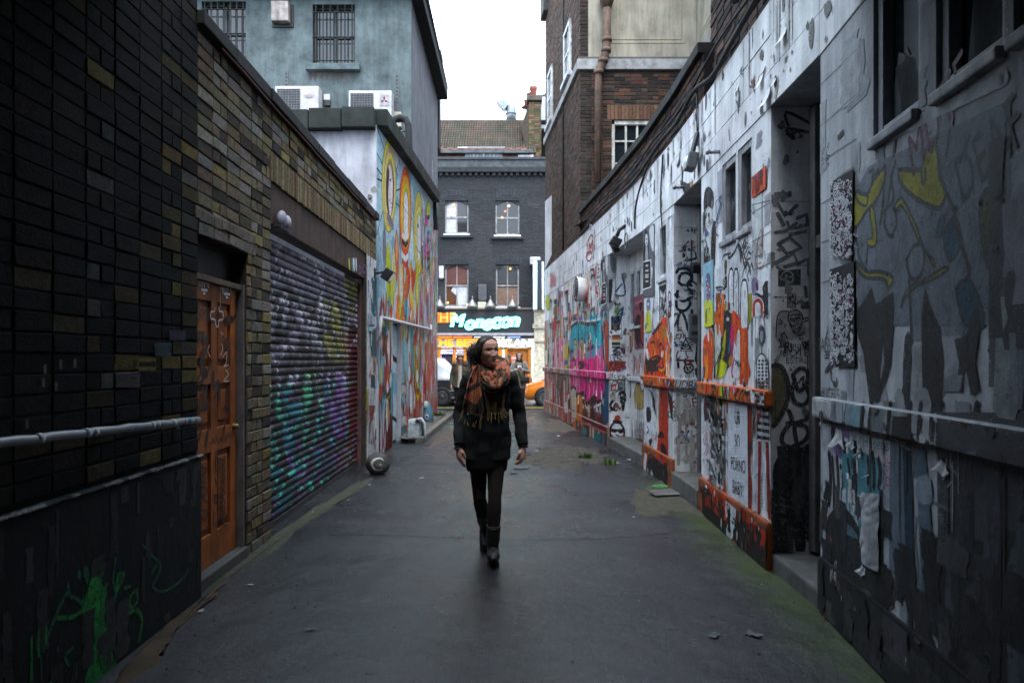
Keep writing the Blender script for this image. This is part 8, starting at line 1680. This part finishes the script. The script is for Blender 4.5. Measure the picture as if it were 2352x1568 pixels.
class Head:
 def __init__(s,chin,yaw,H,pitch=0.,roll=0.):
  M=Matrix.Rotation(yaw,3,'Z')@Matrix(((-1,0,0),(0,-1,0),(0,0,1)))@Matrix.Rotation(pitch,3,'X')@Matrix.Rotation(roll,3,'Y');s.M=M;s.c=Vector(chin);s.H=H;s.o=Vector((0,.05,0))*(H/.225)
 def w(s,p):return s.c+s.M@(p-s.o)
 def pt(s,t,a,g=0.,feat=True):return s.w(headpt(t,a,s.H,g,feat))
 def mesh(s,mb,skin,lip,brow,iris,NT=84,NA=110,smile=0.):
  A=[]
  for i in range(NA):u=i/NA;A.append(math.pi*2*(u-.22*math.sin(2*math.pi*u)/2*.9))
  A=[a if a<=math.pi else a-2*math.pi for a in A];n0=len(mb.v);k=.225/s.H;L=[]
  for i in range(NT+1):
   t=i/NT
   for a in A:p_=headpt(t,a,s.H);L.append(p_*k);mb.v.append(s.w(p_))
  for i in range(NT):
   for j in range(NA):
    q=(i*NA+j,i*NA+(j+1)%NA,(i+1)*NA+(j+1)%NA,(i+1)*NA+j);c=sum((L[x]for x in q),Vector())/4;x,z=abs(c.x),c.z;col=skin
    if c.y>.02:
     zc=.0463+smile*x*x*18
     if x<.0235 and(zc-.0075*(1-(x/.0235)**2))<z<(zc+.0075*(1-(x/.0235)**2)):col=lip
     if abs(z-zc)<.0016 and x<.025:col=mixc(lip,(.02,.01,.01),.7)
     e=((x-.031)/.0145)**2+((z-.115)/.0058)**2
     if e<1:col=(.42,.40,.38)
     if(x-.031)**2+(z-.1155)**2<.0052**2:col=iris
     if abs(x-.031)<.0165 and abs(z-(.1205-((x-.031)/.0165)**2*.004))<.0018:col=(.02,.014,.012)
     if .012<x<.05 and abs(z-(.1335+.004*math.sin((x-.012)*60)-max(0,x-.036)*.3))<.0032:col=mixc(brow,skin,.25)
     if(x-.0075)**2+((z-.0668)*1.4)**2<.0033**2:col=mixc(skin,(.02,.01,.01),.75)
     if(x-.045)**2+(z-.08)**2<.0004:col=mixc(skin,(.30,.09,.06),.18)
    mb.f.append(tuple(n0+v for v in q));mb.c.append(hexc(col));mb.sm.append(True)
  for sd in(-1,1):
   for dz,r in((.108,.015),(.092,.011)):mb.ball(s.w(Vector((sd*.0695,-.006,dz))*(s.H/.225)),[r*.45,r*.8,r*1.25],skin,10,8)
 def hairline(s,a):return interp([(0,.885),(.5,.855),(.95,.73),(1.25,.53),(1.55,.36),(2.2,.20),(3.2,.16)],abs(a))
 def cap(s,mb,col,thick=.07,NT=46,NA=80,low=None,jag=.5):
  idx={}
  for i in range(NT):
   for j in range(NA):
    a=-math.pi+2*math.pi*(j+.5)/NA;t=(i+.5)/NT;hl=(low or s.hairline)(a)+.02*noise.noise(Vector((a*4,2,1)))
    if t<hl:continue
    q=[]
    for di,dj in((0,0),(0,1),(1,1),(1,0)):
     key=(i+di,(j+dj)%NA)
     if key not in idx:
      aa=-math.pi+2*math.pi*key[1]/NA;tt=key[0]/NT;g=thick*min(1,max(.05,(tt-hl)*7))*(1+jag*noise.noise(Vector((aa*5,tt*6,4)))+.35*noise.noise(Vector((aa*17,tt*3,1))))
      p_=headpt(tt,aa,s.H,g,False);p_.z+=g*.05*max(0,tt-.6);idx[key]=len(mb.v);mb.v.append(s.w(p_))
     q.append(idx[key])
    mb.f.append(tuple(q));mb.c.append(jit(col,.2));mb.sm.append(True)
def hand(mb,W,D,N,T,col,L=1.,curl=(.35,.55,.6),thumb=.5):
 """palm and five separate tapering fingers; D down the hand, N out of the palm, T towards the thumb"""
 W,D,N,T=Vector(W),Vector(D).normalized(),Vector(N).normalized(),Vector(T).normalized()
 mb.tube([W-D*.03*L,W,W+D*.03*L,W+D*.065*L,W+D*.09*L],[.024*L,.025*L,.034*L,.039*L,.036*L],col,12,flat=.5,up=T)
 for i,(o,l)in enumerate(((.028,.070),(.010,.078),(-.009,.073),(-.027,.058))):
  p_=W+D*(.084-.006*abs(i-1))*L+T*o*L;d=(D+T*(.12-.08*i)).normalized();pts=[p_-D*.02*L,p_];r=[.0095*L,.0092*L];ang=0
  for k in range(3):
   ang+=curl[k]*(1+.12*i);dd=d*math.cos(ang)+N*math.sin(ang);q=pts[-1]
   for h in(.5,1.):pts.append(q+dd*l*L*(.42,.32,.26)[k]*h);r.append((.0088,.0082,.0074)[k]*L-.0004*h)
  mb.tube(pts,r,col,9)
 p_=W+D*.022*L+T*.026*L;d1=(D*.75+T*.62+N*.35).normalized();d2=(D*1.+T*(.15-thumb*.3)+N*.4).normalized()
 mb.tube([p_-T*.012*L,p_+d1*.03*L,p_+d1*.03*L+d2*.028*L,p_+d1*.03*L+d2*.053*L],[.014*L,.0125*L,.0105*L,.0078*L],col,9)
def body(root,J,skin,legc,torc,hd,H,vox=.006,lip=(.25,.08,.07),brow=(.02,.014,.01),iris=(.02,.015,.012),hands=(),smile=0.,girth=1.,NT=84,NA=110):
 """one continuous body: J holds joint positions"""
 V=Vector;mb=MB();g=girth
 P_,C_,N_=V(J['pelvis']),V(J['chest']),V(J['neck'])
 mb.tube([P_-V((0,0,.08)),P_,lerp(P_,C_,.45),C_,lerp(C_,N_,.55),lerp(C_,N_,.8)],[.13*g,.155*g,.125*g,.15*g,.135*g,.06],torc,18,flat=.66,up=(1,0,0))
 ch=hd.w(Vector((0,.0,.05))*(H/.225));mb.tube([lerp(C_,N_,.6),N_,ch],[.075,.056,.052],skin,14)
 for s in 'LR':
  h,k,a,t=(V(J[q+s])for q in('hip','knee','ankle','toe'));sh,e,w_=(V(J[q+s])for q in('sho','elb','wri'))
  mb.tube([h+V((0,0,.06)),h,lerp(h,k,.5),k,lerp(k,a,.3),lerp(k,a,.7),a,a-V((0,0,.04))],[.075*g,.074*g,.056*g,.042*g,.044*g,.036*g,.034,.034],legc,14)
  mb.tube([a+(a-t)*.25-V((0,0,.05)),lerp(a,t,.4)-V((0,0,.02)),t],[.034,.036,.022],legc,10)
  mb.tube([lerp(C_,sh,.4)+V((0,0,.06)),sh,lerp(sh,e,.5),e,lerp(e,w_,.4),w_],[.07,.056*g,.046*g,.039*g,.037*g,.025],torc,12)
 for q in hands:hand(mb,*q[:4],skin,*q[4:])
 out=fuse(mb,None,None,None,vox,3);hd.mesh(out,skin,lip,brow,iris,NT,NA,smile)
 return out.build('body','skin',root)
def loft(mb,rings,col,n=28,open_=None):
 """rings: (centre, rx, ry)"""
 V=[];F=[]
 for c,rx,ry in rings:
  for j in range(n):t=2*math.pi*j/n;V.append(Vector(c)+Vector((rx*math.copysign(abs(math.cos(t))**.85,math.cos(t)),ry*math.copysign(abs(math.sin(t))**.85,math.sin(t)),0)))
 for i in range(len(rings)-1):
  for j in range(n):F.append((i*n+j,i*n+(j+1)%n,(i+1)*n+(j+1)%n,(i+1)*n+j))
 F.append(tuple(range(n))[::-1]);F.append(tuple((len(rings)-1)*n+j for j in range(n)));mb.add(V,F,col,True)
def boot(mb,k,a,t,col,top=.26,r=.058):
 k,a,t=Vector(k),Vector(a),Vector(t);d=(k-a);f=min(.98,(top-a.z)/d.z);fw=(t-a);fw.z=0;fw.normalize();tp=a+d*f
 mb.tube([a-Vector((0,0,.05)),a,lerp(a,tp,.5),tp],[.046,.044,.052,r],col,14);he=a-fw*.03;sd=Vector((-fw.y,fw.x,0));dn=(t-a).normalized()
 mb.tube([he-Vector((0,0,.05)),a+dn*.05-Vector((0,0,.022)),a+dn*.12+Vector((0,0,-.006)),t,t+dn*.03],[.042,.047,.049,.041,.022],col,12,flat=.82,up=sd)
def sole(mb,a,t,col=(.012,.012,.013)):
 a,t=Vector(a),Vector(t);dn=(t-a).normalized();fw=Vector((dn.x,dn.y,0)).normalized();sd=Vector((-fw.y,fw.x,0));up=sd.cross(dn)*-1
 if up.z<0:up=-up
 q=[(a-fw*.06,.034),(a+dn*.06,.036),(a+dn*.13,.045),(t+dn*.03,.036),(t+dn*.055,.016)]
 V=[p_+sd*w_*s-up*(.062 if i else .075)-up*h for i,(p_,w_)in enumerate(q)for h in(0,.02)for s in(-1,1)];F=[]
 for i in range(4):
  b=i*4;F+=[(b,b+1,b+5,b+4),(b+2,b+6,b+7,b+3),(b,b+4,b+6,b+2),(b+1,b+3,b+7,b+5)]
 F+=[(0,2,3,1),(16,17,19,18)];mb.add(V,F,col)
SK=(.78,.44,.34)
wm=thing('person','striding woman with tied back dark hair, rust paisley scarf, black jacket and boots','person',(-.17,5.15,0))
J=dict(pelvis=(-.185,5.15,.92),chest=(-.172,5.15,1.22),neck=(-.165,5.15,1.43),hipL=(-.115,5.14,.88),kneeL=(-.128,5.06,.47),ankleL=(-.142,5.07,.115),toeL=(-.133,4.93,.065),hipR=(-.262,5.17,.88),kneeR=(-.245,5.14,.46),ankleR=(-.212,5.40,.17),toeR=(-.205,5.29,.045),shoR=(-.325,5.15,1.355),elbR=(-.392,5.20,1.09),wriR=(-.396,5.10,.85),shoL=(-.01,5.15,1.36),elbL=(.052,5.20,1.09),wriL=(.085,5.11,.845))
hd=Head((-.148,5.045,1.452),.54,.224,.03,.06)
body(wm,J,SK,(.028,.025,.024),(.02,.02,.02),hd,.224,.0042,lip=(.22,.07,.065),hands=[((-.396,5.10,.85),(.04,-.05,-1),(.75,.5,0),(.55,-.83,0),1.02,(.22,.30,.3),.3),((.087,5.11,.845),(-.06,-.05,-1),(-.8,.45,-.1),(-.5,-.85,0),1.02,(.45,.6,.6),.8)])
JK,SKT,TG=(.024,.028,.030),(.014,.015,.016),(.040,.030,.027)
mb=MB();loft(mb,[((-.19,5.155,.755),.182,.135),((-.188,5.155,.80),.185,.135),((-.182,5.15,.95),.172,.128),((-.176,5.15,1.1),.155,.118),((-.17,5.15,1.25),.168,.122),((-.166,5.15,1.34),.172,.105),((-.165,5.15,1.40),.125,.085),((-.165,5.15,1.435),.075,.07)],JK)
for s,cuff in(('R',(-.396,5.103,.872)),('L',(.083,5.113,.868))):
 sh,e,w_=Vector(J['sho'+s]),Vector(J['elb'+s]),Vector(cuff);mb.tube([lerp(Vector(J['chest']),sh,.5)+Vector((0,0,.07)),sh,lerp(sh,e,.5),e,lerp(e,w_,.5),w_,w_+(w_-e).normalized()*.012],[.075,.067,.058,.053,.049,.044,.043],JK,14)
fuse(mb,'jacket','fabric',wm,.006,3,lambda v:.011*noise.noise(Vector((v.x*9,v.y*9,v.z*14)))+.006*noise.noise(Vector((v.x*30,v.y*30,v.z*9))))
mb=MB();loft(mb,[((-.19,5.15,.665),.150,.12),((-.19,5.15,.70),.158,.13),((-.188,5.15,.80),.165,.128),((-.185,5.15,.92),.15,.115)],SKT);fuse(mb,'skirt','fabric',wm,.007,2,lambda v:.006*noise.noise(Vector((v.x*22,v.y*22,v.z*4))))
mb=MB()
for s in 'LR':
 h,k,a=(Vector(J[q+s])for q in('hip','knee','ankle'));
 mb.tube([h,lerp(h,k,.3),lerp(h,k,.6),k,lerp(k,a,.25),lerp(k,a,.6)],[.088,.078,.063,.049,.054,.046],TG,16)
fuse(mb,'tights','cloth',wm,.006,3)
BT=(.020,.019,.019)
for s in 'LR':
 k,a,t=(Vector(J[q+s])for q in('knee','ankle','toe'));mb=MB();boot(mb,k,a,t,BT,.27 if s=='L' else .31,.052);bo=fuse(mb,'boot','leather',wm,.005,3,lambda v:.003*noise.noise(v*25));mb=MB();sole(mb,a,t);mb.build('sole','rubber',bo)
 d=(k-a).normalized();tp=a+d*((.262 if s=='L' else .30)-a.z);mb=MB();mb.tube([tp+Vector((.051*math.cos(q),.051*math.sin(q),-.028*abs(math.cos(q*.5+math.pi/4))**4+.016))for q in[i*.35 for i in range(19)]],.0035,(.07,.068,.065),5,False);mb.build('trim','leather',bo)
HR=(.026,.017,.013)
HC=Vector((0,-.006,.122));mb=MB();hd.cap(mb,HR,.05);
ta=hd.w(Vector((.052,-.085,.165)))
bun=hd.w(Vector((.045,-.118,.128)))
for i in range(760):
 a=R.uniform(-2.2,2.2);t0=hd.hairline(a)+R.uniform(-.02,.10);pts=[];v0=headpt(min(.97,t0),a,.225,.015,False)-HC;v1=Vector((.036+R.uniform(-.03,.03),-.1,.02+R.uniform(-.03,.03)))
 for k in range(7):
  q=k/6;d=Vector(v0).slerp(v1,q).normalized();rr=1/math.sqrt((d.x/.0795)**2+(d.y/(.097 if d.y<0 else .089))**2+(d.z/.1)**2);pts.append(hd.w(HC+d*max(rr*(1.0 if k==0 else 1.07+.03*R.random()),v0.length if k==0 else 0)))
 mb.tube([Vector(v)for v in crom([tuple(v)for v in pts],2)],[.0007]+[.0011]*10+[.0008,.0005],jit((.040,.026,.019),.6),4)
hcap=mb.build('hair','hair',wm);mb=MB();mb.ball(bun,(.034,.04,.046),HR,16,12,.5,4)
for i in range(330):
 a,b=R.uniform(0,6.28),R.uniform(-1,1);d=Vector((math.cos(a)*math.sqrt(1-b*b),math.sin(a)*math.sqrt(1-b*b),b));p0=bun+d*.03;P=[p0]
 for k in range(5):d=(d*.6+Vector((R.uniform(-.6,.5),R.uniform(-.5,.5),R.uniform(-1.1,.3)))).normalized();P.append(P[-1]+d*R.uniform(.007,.017))
 mb.tube([Vector(q)for q in crom([tuple(v)for v in P],3)],R.uniform(.0009,.0018),jit((.032,.021,.015),.5),5)
for i in range(190):
 P=[bun+Vector((R.uniform(-.03,.03),R.uniform(-.03,.03),R.uniform(-.05,.0)))]
 for k in range(6):P.append(P[-1]+Vector((R.uniform(-.012,.014),R.uniform(-.012,.010),-R.uniform(.008,.024))))
 mb.tube([Vector(q)for q in crom([tuple(v)for v in P],3)],[R.uniform(.001,.002)]*(len(P)*3-2),jit((.036,.023,.016),.5),5)
mb.build('ponytail','hair',hcap)
mb=MB();mb.ball(hd.w(Vector((.073,-.004,.077))),.006,(.4,.4,.42),8,6);mb.build('earring','metal',wm)
for c,nm in(((-.396,5.102,.862),'bracelet'),((.085,5.112,.858),'bracelet')):
 mb=MB()
 for k,cc in enumerate(((.02,.02,.022),(.35,.35,.37),(.02,.02,.022))):
  if k<2 or c[0]<0:mb.tube([Vector(c)+Vector((.033*math.cos(t),.025*math.sin(t),-.012-.009*k+.004*math.cos(t)))for t in[i*.42 for i in range(16)]],.004,cc,6,False)
 mb.build(nm,'metal',wm)
RU,DK2,GD=(.46,.15,.08),(.020,.021,.023),(.21,.155,.075)
pc=lambda x,y,Y:atY((1790+x*.2423)/VS,(1320+y*.2423)/VS,Y)
def speck(x,y,base,hi,f=1.):
 v=fbm(x*.035*f,y*.035*f,3,2);k=math.sin(x*.16*f+6*v)*math.sin(y*.15*f+5*v)
 return jit(hi,.2)if k>.45 else(jit((.16,.06,.035),.2)if k<-.62 else jit(base,.15))
Lx=[(575,478),(700,398),(830,340),(1000,305),(1120,276),(1310,240),(1340,236)];Rx=[(575,545),(760,542),(930,548),(1100,575),(1300,600),(1450,590)]
def lp(a,b):
 y0=lerp(580,1335,b);y1=lerp(580,1450,b);return(lerp(interp(Lx,y0),interp(Rx,y1),a),lerp(y0,y1,a**1.2))
def lcol(a,b):
 x,y=lp(a,b);bl=lerp(1035,890,min(1,max(0,(x-300)/235)));low=min(1130+(x-280)*.50,1230-(x-470)*1.6 if x>470 else 9999)
 if(x-385)**2+((y-830)*.75)**2<40**2:return speck(x,y,DK2,GD,1.4)
 if x>480 and y<860:return speck(x,y,DK2,GD,1.2)if x<515 else jit(RU,.1)
 if x<470 and y<660:return speck(x,y,(.12,.06,.04),GD)
 if bl-62<y<bl+32:return jit((.07,.03,.022),.1)if(y>bl+22 or y<bl-52)else speck(x,y,DK2,(.07,.065,.055),1.2)
 if y<low:return jit(RU,.1)
 if y<low+14:return(.05,.02,.015)
 if y>lerp(1300,1420,a):return speck(x,y,(.12,.05,.03),GD,1.6)
 return speck(x,y,DK2,(.13,.10,.055)if fbm(x*.01,y*.01)>-.05 else DK2,.9)
mb=MB();
def drape(lpf,Yf,colf,nu,nv,th=.006):
 f=lambda a,b:pc(*lpf(a,b),Yf(a,b));mb.grid(f,nu,nv,colf);mb.grid(lambda a,b:f(a,b)+Vector((0,th,0)),nu,nv,DK2)
drape(lp,lambda a,b:5.03-.06*math.sin(min(1,b*1.6)*1.5)-.016*math.sin(a*11+b*2)-.012*math.sin(a*23)+.03*(1-a)**2,lcol,44,66)
def rp(a,b):return(lerp(lerp(560,655,b),lerp(965,925,b),a),lerp(900,lerp(1345,1335,a)+45*math.sin(a*3),b))
def rcol(a,b):
 x,y=rp(a,b)
 if y>1130+(x-690)*.4*(x<840)-(x>840)*70 and x>660:
  if abs(x-860)<40 and abs(y-1240)<45:return DK2
  return speck(x,y,(.15,.085,.045),(.26,.19,.09),1.7)if y<1300 else(jit((.18,.13,.06),.3)if int(x/14+y/14)%2 else(.05,.04,.03))
 return speck(x,y,DK2,(.08,.07,.05),1.)
drape(rp,lambda a,b:4.985-.012*math.sin(a*13+2*b)+.012*b,rcol,44,40)
mb.build('scarf_ends','cloth',wm)
mb=MB()
def roll(path,r,colf,nu=40,nv=18,flat=.62,seed=0):
 P=[Vector(q)for q in crom([tuple(p_)for p_ in path],8)];n=len(P)-1
 def fn(a,b):
  i=min(n-1,int(a*n));p_=P[i].lerp(P[i+1],a*n-i);d=(P[min(i+2,n)]-P[max(i-1,0)]).normalized();s_=Vector((0,-1,.35));s_=(s_-d*s_.dot(d)).normalized();u_=d.cross(s_);t=2*math.pi*b
  rr=r*(1+.26*math.sin(t*3+a*5+seed)+.15*math.sin(t*6-a*9)+.25*noise.noise(Vector((a*6,t,seed))));return p_+u_*math.cos(t)*rr+s_*math.sin(t)*rr*flat
 mb.grid(fn,nu,nv,colf)
def ncol(s_,k=.18):
 def f(a,b):
  v=fbm(a*7+s_,b*3,s_);return speck(a*900,b*420,DK2,GD,1.)if v>k else(jit((.10,.04,.03),.1)if v>k-.05 else jit(RU,.12))
 return f
roll([pc(560,560,5.20),pc(505,600,5.13),pc(560,740,5.06),pc(650,870,5.0),pc(760,935,4.97),pc(880,870,4.98),pc(945,740,5.04),pc(920,610,5.12),pc(860,540,5.2)],.042,ncol(1,.03),130,46,.6,1)
roll([pc(600,560,5.2),pc(590,610,5.1),pc(640,730,5.03),pc(715,845,4.99),pc(800,790,5.0),pc(865,680,5.04),pc(880,580,5.13)],.034,ncol(5,.10),110,40,.6,3)
roll([pc(640,560,5.17),pc(660,640,5.09),pc(700,740,5.05),pc(745,750,5.04),pc(800,660,5.07),pc(850,570,5.15)],.028,ncol(9,-.1),80,32,.6,5)
roll([pc(530,590,5.12),pc(520,540,5.2),pc(620,500,5.25),pc(780,500,5.25),pc(900,540,5.2),pc(930,620,5.1)],.036,ncol(12,.05),80,32,.7,2)
mb.build('scarf_loop','cloth',wm)
mb=MB()
for x0,y0,x1,y1 in((240,1340,190,1510),(262,1350,215,1480),(290,1480,275,1560),(330,1520,345,1580),(430,1530,420,1600),(480,1500,440,1610),(545,1450,520,1640),(560,1450,540,1650),(665,1350,655,1500),(690,1355,672,1510),(725,1360,712,1520),(735,1360,722,1540),(780,1365,800,1500),(800,1370,770,1470),(840,1370,845,1545),(870,1360,900,1480),(880,1350,940,1520),(895,1340,950,1440),(915,1310,975,1480),(925,1290,1010,1400),(940,1290,985,1420)):
 P=[pc(lerp(x0,x1,k/5)+R.uniform(-5,5),lerp(y0,y1,k/5),4.965-.004*k)for k in range(6)];mb.tube(P,[.0022]*4+[.0034,.0015],jit(GD,.3),5)
mb.build('fringe','cloth',wm)
def passer(label,X,Y,ht,yaw,skin,legc,torc,dx=0.,arms=None,hands=(),stride=.12,smile=0.):
 k=ht/1.68;V=lambda x,y,z:(X+x*k,Y+y*k,z*k);rt=thing('person',label,'person',(X,Y,0));s=stride
 J=dict(pelvis=V(0,0,.92),chest=V(0,0,1.22),neck=V(dx,0,1.43),hipL=V(.085,0,.88),kneeL=V(.09,-s*.9,.48),ankleL=V(.08,-s*.5,.10),toeL=V(.085,-s*.5-.14,.05),hipR=V(-.085,0,.88),kneeR=V(-.085,-s*.1,.48),ankleR=V(-.07,s*1.6,.13),toeR=V(-.075,s*1.6-.12,.045),shoL=V(.16,0,1.36),shoR=V(-.16,0,1.36))
 a=arms or dict(elbL=(.23,.03,1.09),wriL=(.24,-.06,.86),elbR=(-.23,.03,1.09),wriR=(-.24,-.06,.86))
 for q,v in a.items():J[q]=V(*v)
 h=Head(V(dx,-.075,1.455),yaw,.222*k)
 hs=[(V(*q[0]),*q[1:4],k,*q[4:])for q in hands]if hands else[(J['wriR'],(0,-.1,-1),(1,.2,0),(.2,-1,0),k),(J['wriL'],(0,-.1,-1),(-1,.2,0),(-.2,-1,0),k)]
 body(rt,J,skin,legc,torc,h,.222*k,.009,hands=hs,smile=smile,NT=48,NA=64);return rt,J,h,V,k
def coat(rt,J,V,k,col,hem,mat='fabric',open_=None,w=1.):
 mb=MB();loft(mb,[(V(0,.0,hem),.19*k*w,.14*k),(V(0,0,.95),.178*k*w,.135*k),(V(0,0,1.1),.165*k*w,.125*k),(V(0,0,1.28),.18*k*w,.125*k),(V(0,0,1.37),.165*k,.1*k),(V(0,0,1.43),.08*k,.075*k)],col)
 for s in 'LR':sh,e,w_=(Vector(J[q+s])for q in('sho','elb','wri'));mb.tube([lerp(Vector(J['chest']),sh,.5)+Vector((0,0,.07)),sh,lerp(sh,e,.5),e,lerp(e,w_,.5),lerp(e,w_,.93)],[.075*k,.068*k,.06*k,.055*k,.052*k,.047*k],col,12)
 return fuse(mb,'coat',mat,rt,.011,3,lambda v:.009*noise.noise(v*9))
def shoes(rt,J,k,col,top=.17,name='shoe'):
 for s in 'LR':kn,a,t=(Vector(J[q+s])for q in('knee','ankle','toe'));mb=MB();boot(mb,kn,a,t,col,top*k,.055);o=fuse(mb,name,'leather',rt,.009,2);mb=MB();sole(mb,a,t,(.5,.5,.5)if col[0]>.3 else(.015,.015,.015));mb.build('sole','rubber',o)
def trousers(rt,J,k,col):
 mb=MB()
 for s in 'LR':h,kn,a=(Vector(J[q+s])for q in('hip','knee','ankle'));mb.tube([h+Vector((0,0,.08)),h,lerp(h,kn,.5),kn,lerp(kn,a,.4),lerp(kn,a,.95)],[.1*k,.1*k,.082*k,.064*k,.06*k,.048*k],col,14)
 fuse(mb,'trousers','cloth',rt,.01,3)
def locks(rt,h,k,col,n,drop,spread,mat='hair'):
 mb=MB();h.cap(mb,col,.09,30,50)
 for i in range(n):
  a=R.choice([-1,1])*R.uniform(1.15,2.7);P=[h.pt(R.uniform(.75,.9),a*.8,.1,False),h.pt(.55,a,.16,False),h.pt(.3,a,.22,False)];f_=h.M@Vector((0,1,0))
  for q in range(4):P.append(P[-1]+Vector((R.uniform(-.02,.02)+spread*math.copysign(.006,P[0].x-h.c.x),0,-drop*R.uniform(.7,1.1)/4))+f_*(.016 if abs(a)<2 else .004))
  mb.tube([Vector(q)for q in crom([tuple(v)for v in P],3)],[R.uniform(.010,.016)*k]*(len(P)*3-3)+[.004],jit(col,.4),6)
 return mb.build('hair',mat,rt)
rt,J1,h1,V1,k1=passer('smiling woman in a pale grey wool hat and dark green parka over a cream jumper',(1058-CX)/FOC*17.4,17.4,1.66,.12,(.6,.36,.28),(.012,.012,.014),(.02,.02,.02),-.0,stride=.2,smile=.9)
trousers(rt,J1,k1,(.013,.013,.015));shoes(rt,J1,k1,(.045,.035,.03),.3,'boot')
mb=MB();GC=(.085,.095,.07);parka=coat(rt,J1,V1,k1,GC,.80,'fabric',w=1.12)
mb=MB();mb.grid(lambda a,b:Vector(V1(lerp(-.05,.06,a)*(.75+.35*b+.1*math.sin(b*9))-.01,-.128-.03*math.sin(a*3.1)-.02*b,lerp(1.36,.80,b))),8,14,(.52,.47,.43));mb.build('jumper','cloth',rt)
mb=MB();mb.tube([Vector(V1(.15*math.cos(t),.11*math.sin(t)+.01,1.405+.03*math.sin(t)))for t in[-1.0+i*.26 for i in range(20)]],.052*k1,(.12,.085,.055),9)
for i in range(120):t=-1.0+R.random()*4.9;c=Vector(V1(.15*math.cos(t),.11*math.sin(t)+.01,1.405));d=Vector((R.uniform(-1,1),R.uniform(-1,1),R.uniform(-.6,1))).normalized();mb.bar(c+d*.04,c+d*.085,.01,.006,jit((.16,.11,.07),.4))
mb.build('fur_collar','hair',parka)
locks(rt,h1,k1,(.15,.075,.04),46,.36,2.);mb=MB();
mb.ball(h1.w(Vector((0,-.012,.178))*k1),(.098*k1,.112*k1,.088*k1),(.50,.50,.51),18,12,.1,2);mb.tube([h1.w(Vector((.092*math.cos(t),.108*math.sin(t)-.012,.168))*k1)for t in[i*.314 for i in range(21)]],.021*k1,(.46,.46,.47),8,False);mb.build('wool_hat','fabric',rt)
rt,J2,h2,V2,k2=passer('dark haired woman in a grey coat holding up a small white camera phone',(1193-CX)/FOC*19.6,19.6,1.70,.18,(.66,.42,.31),(.02,.022,.03),(.1,.1,.1),.0,arms=dict(elbL=(.25,-.04,1.12),wriL=(.075,-.26,1.19),elbR=(-.26,-.04,1.12),wriR=(-.075,-.26,1.19)),hands=[((-.07,-.26,1.19),(.5,-.45,.45),(.6,.3,-.1),(.0,.3,1),(.5,.7,.5),.2),((.07,-.26,1.19),(-.5,-.45,.45),(-.6,.3,-.1),(.0,.3,1),(.5,.7,.5),.2)],stride=.08)
trousers(rt,J2,k2,(.022,.024,.032));shoes(rt,J2,k2,(.5,.5,.5),.13);coat(rt,J2,V2,k2,(.36,.355,.335),.66);locks(rt,h2,k2,(.03,.02,.017),44,.34,1.)
mb=MB();mb.grid(lambda a,b:Vector(V2(lerp(-.06,.05,a),-.135-.012*math.sin(a*3.1),lerp(1.15,.75,b))),6,8,(.28,.25,.14));mb.build('cardigan','cloth',rt);mb=MB();mb.ball(Vector(V2(0,-.01,1.42)),(.1,.09,.06),(.02,.02,.022),14,8);mb.build('collar','cloth',rt)
cp=thing('camera_phone','small white camera phone in the hands of the woman in the grey coat','phone',V2(0,-.36,1.23));mb=MB();mb.box(V2(0,-.35,1.27),(.11,.035,.075),(.7,.7,.7),Matrix.Rotation(-.5,3,'X'),.012);mb.build('case','paint',cp);mb=MB();c=Vector(V2(.01,-.372,1.265));mb.lathe(c,[(.02,0),(.02,.01),(.012,.012)],(.03,.03,.03),12,(0,-1,-.4));mb.build('lens','glass',cp)
bg_=thing('shoulder_bag','black shoulder bag hanging at the hip of the woman in the grey coat','bag',V2(.14,-.16,.82));mb=MB();mb.box(V2(.15,-.17,.90),(.26,.09,.19),(.015,.015,.017),bev=.03);mb.build('pouch','leather',bg_);mb=MB();mb.box(V2(.15,-.222,.94),(.25,.012,.11),(.05,.05,.052),bev=.005);mb.build('flap','leather',bg_);mb=MB();mb.tube([Vector(V2(*q))for q in((.03,-.17,.98),(-.02,-.155,1.15),(-.1,-.125,1.33),(-.13,-.02,1.415))],.008,(.015,.015,.017),6);mb.build('strap','leather',bg_)
rt,J3,h3,V3,k3=passer('man in a dark jacket in the street, half hidden behind the striding woman',(1163-CX)/FOC*21.3,21.3,1.66,-.7,(.46,.25,.18),(.03,.03,.035),(.02,.02,.022))
trousers(rt,J3,k3,(.03,.03,.036));shoes(rt,J3,k3,(.03,.03,.03));coat(rt,J3,V3,k3,(.022,.022,.026),.82);mb=MB();h3.cap(mb,(.03,.022,.016),.1,30,50);mb.build('hair','hair',rt)
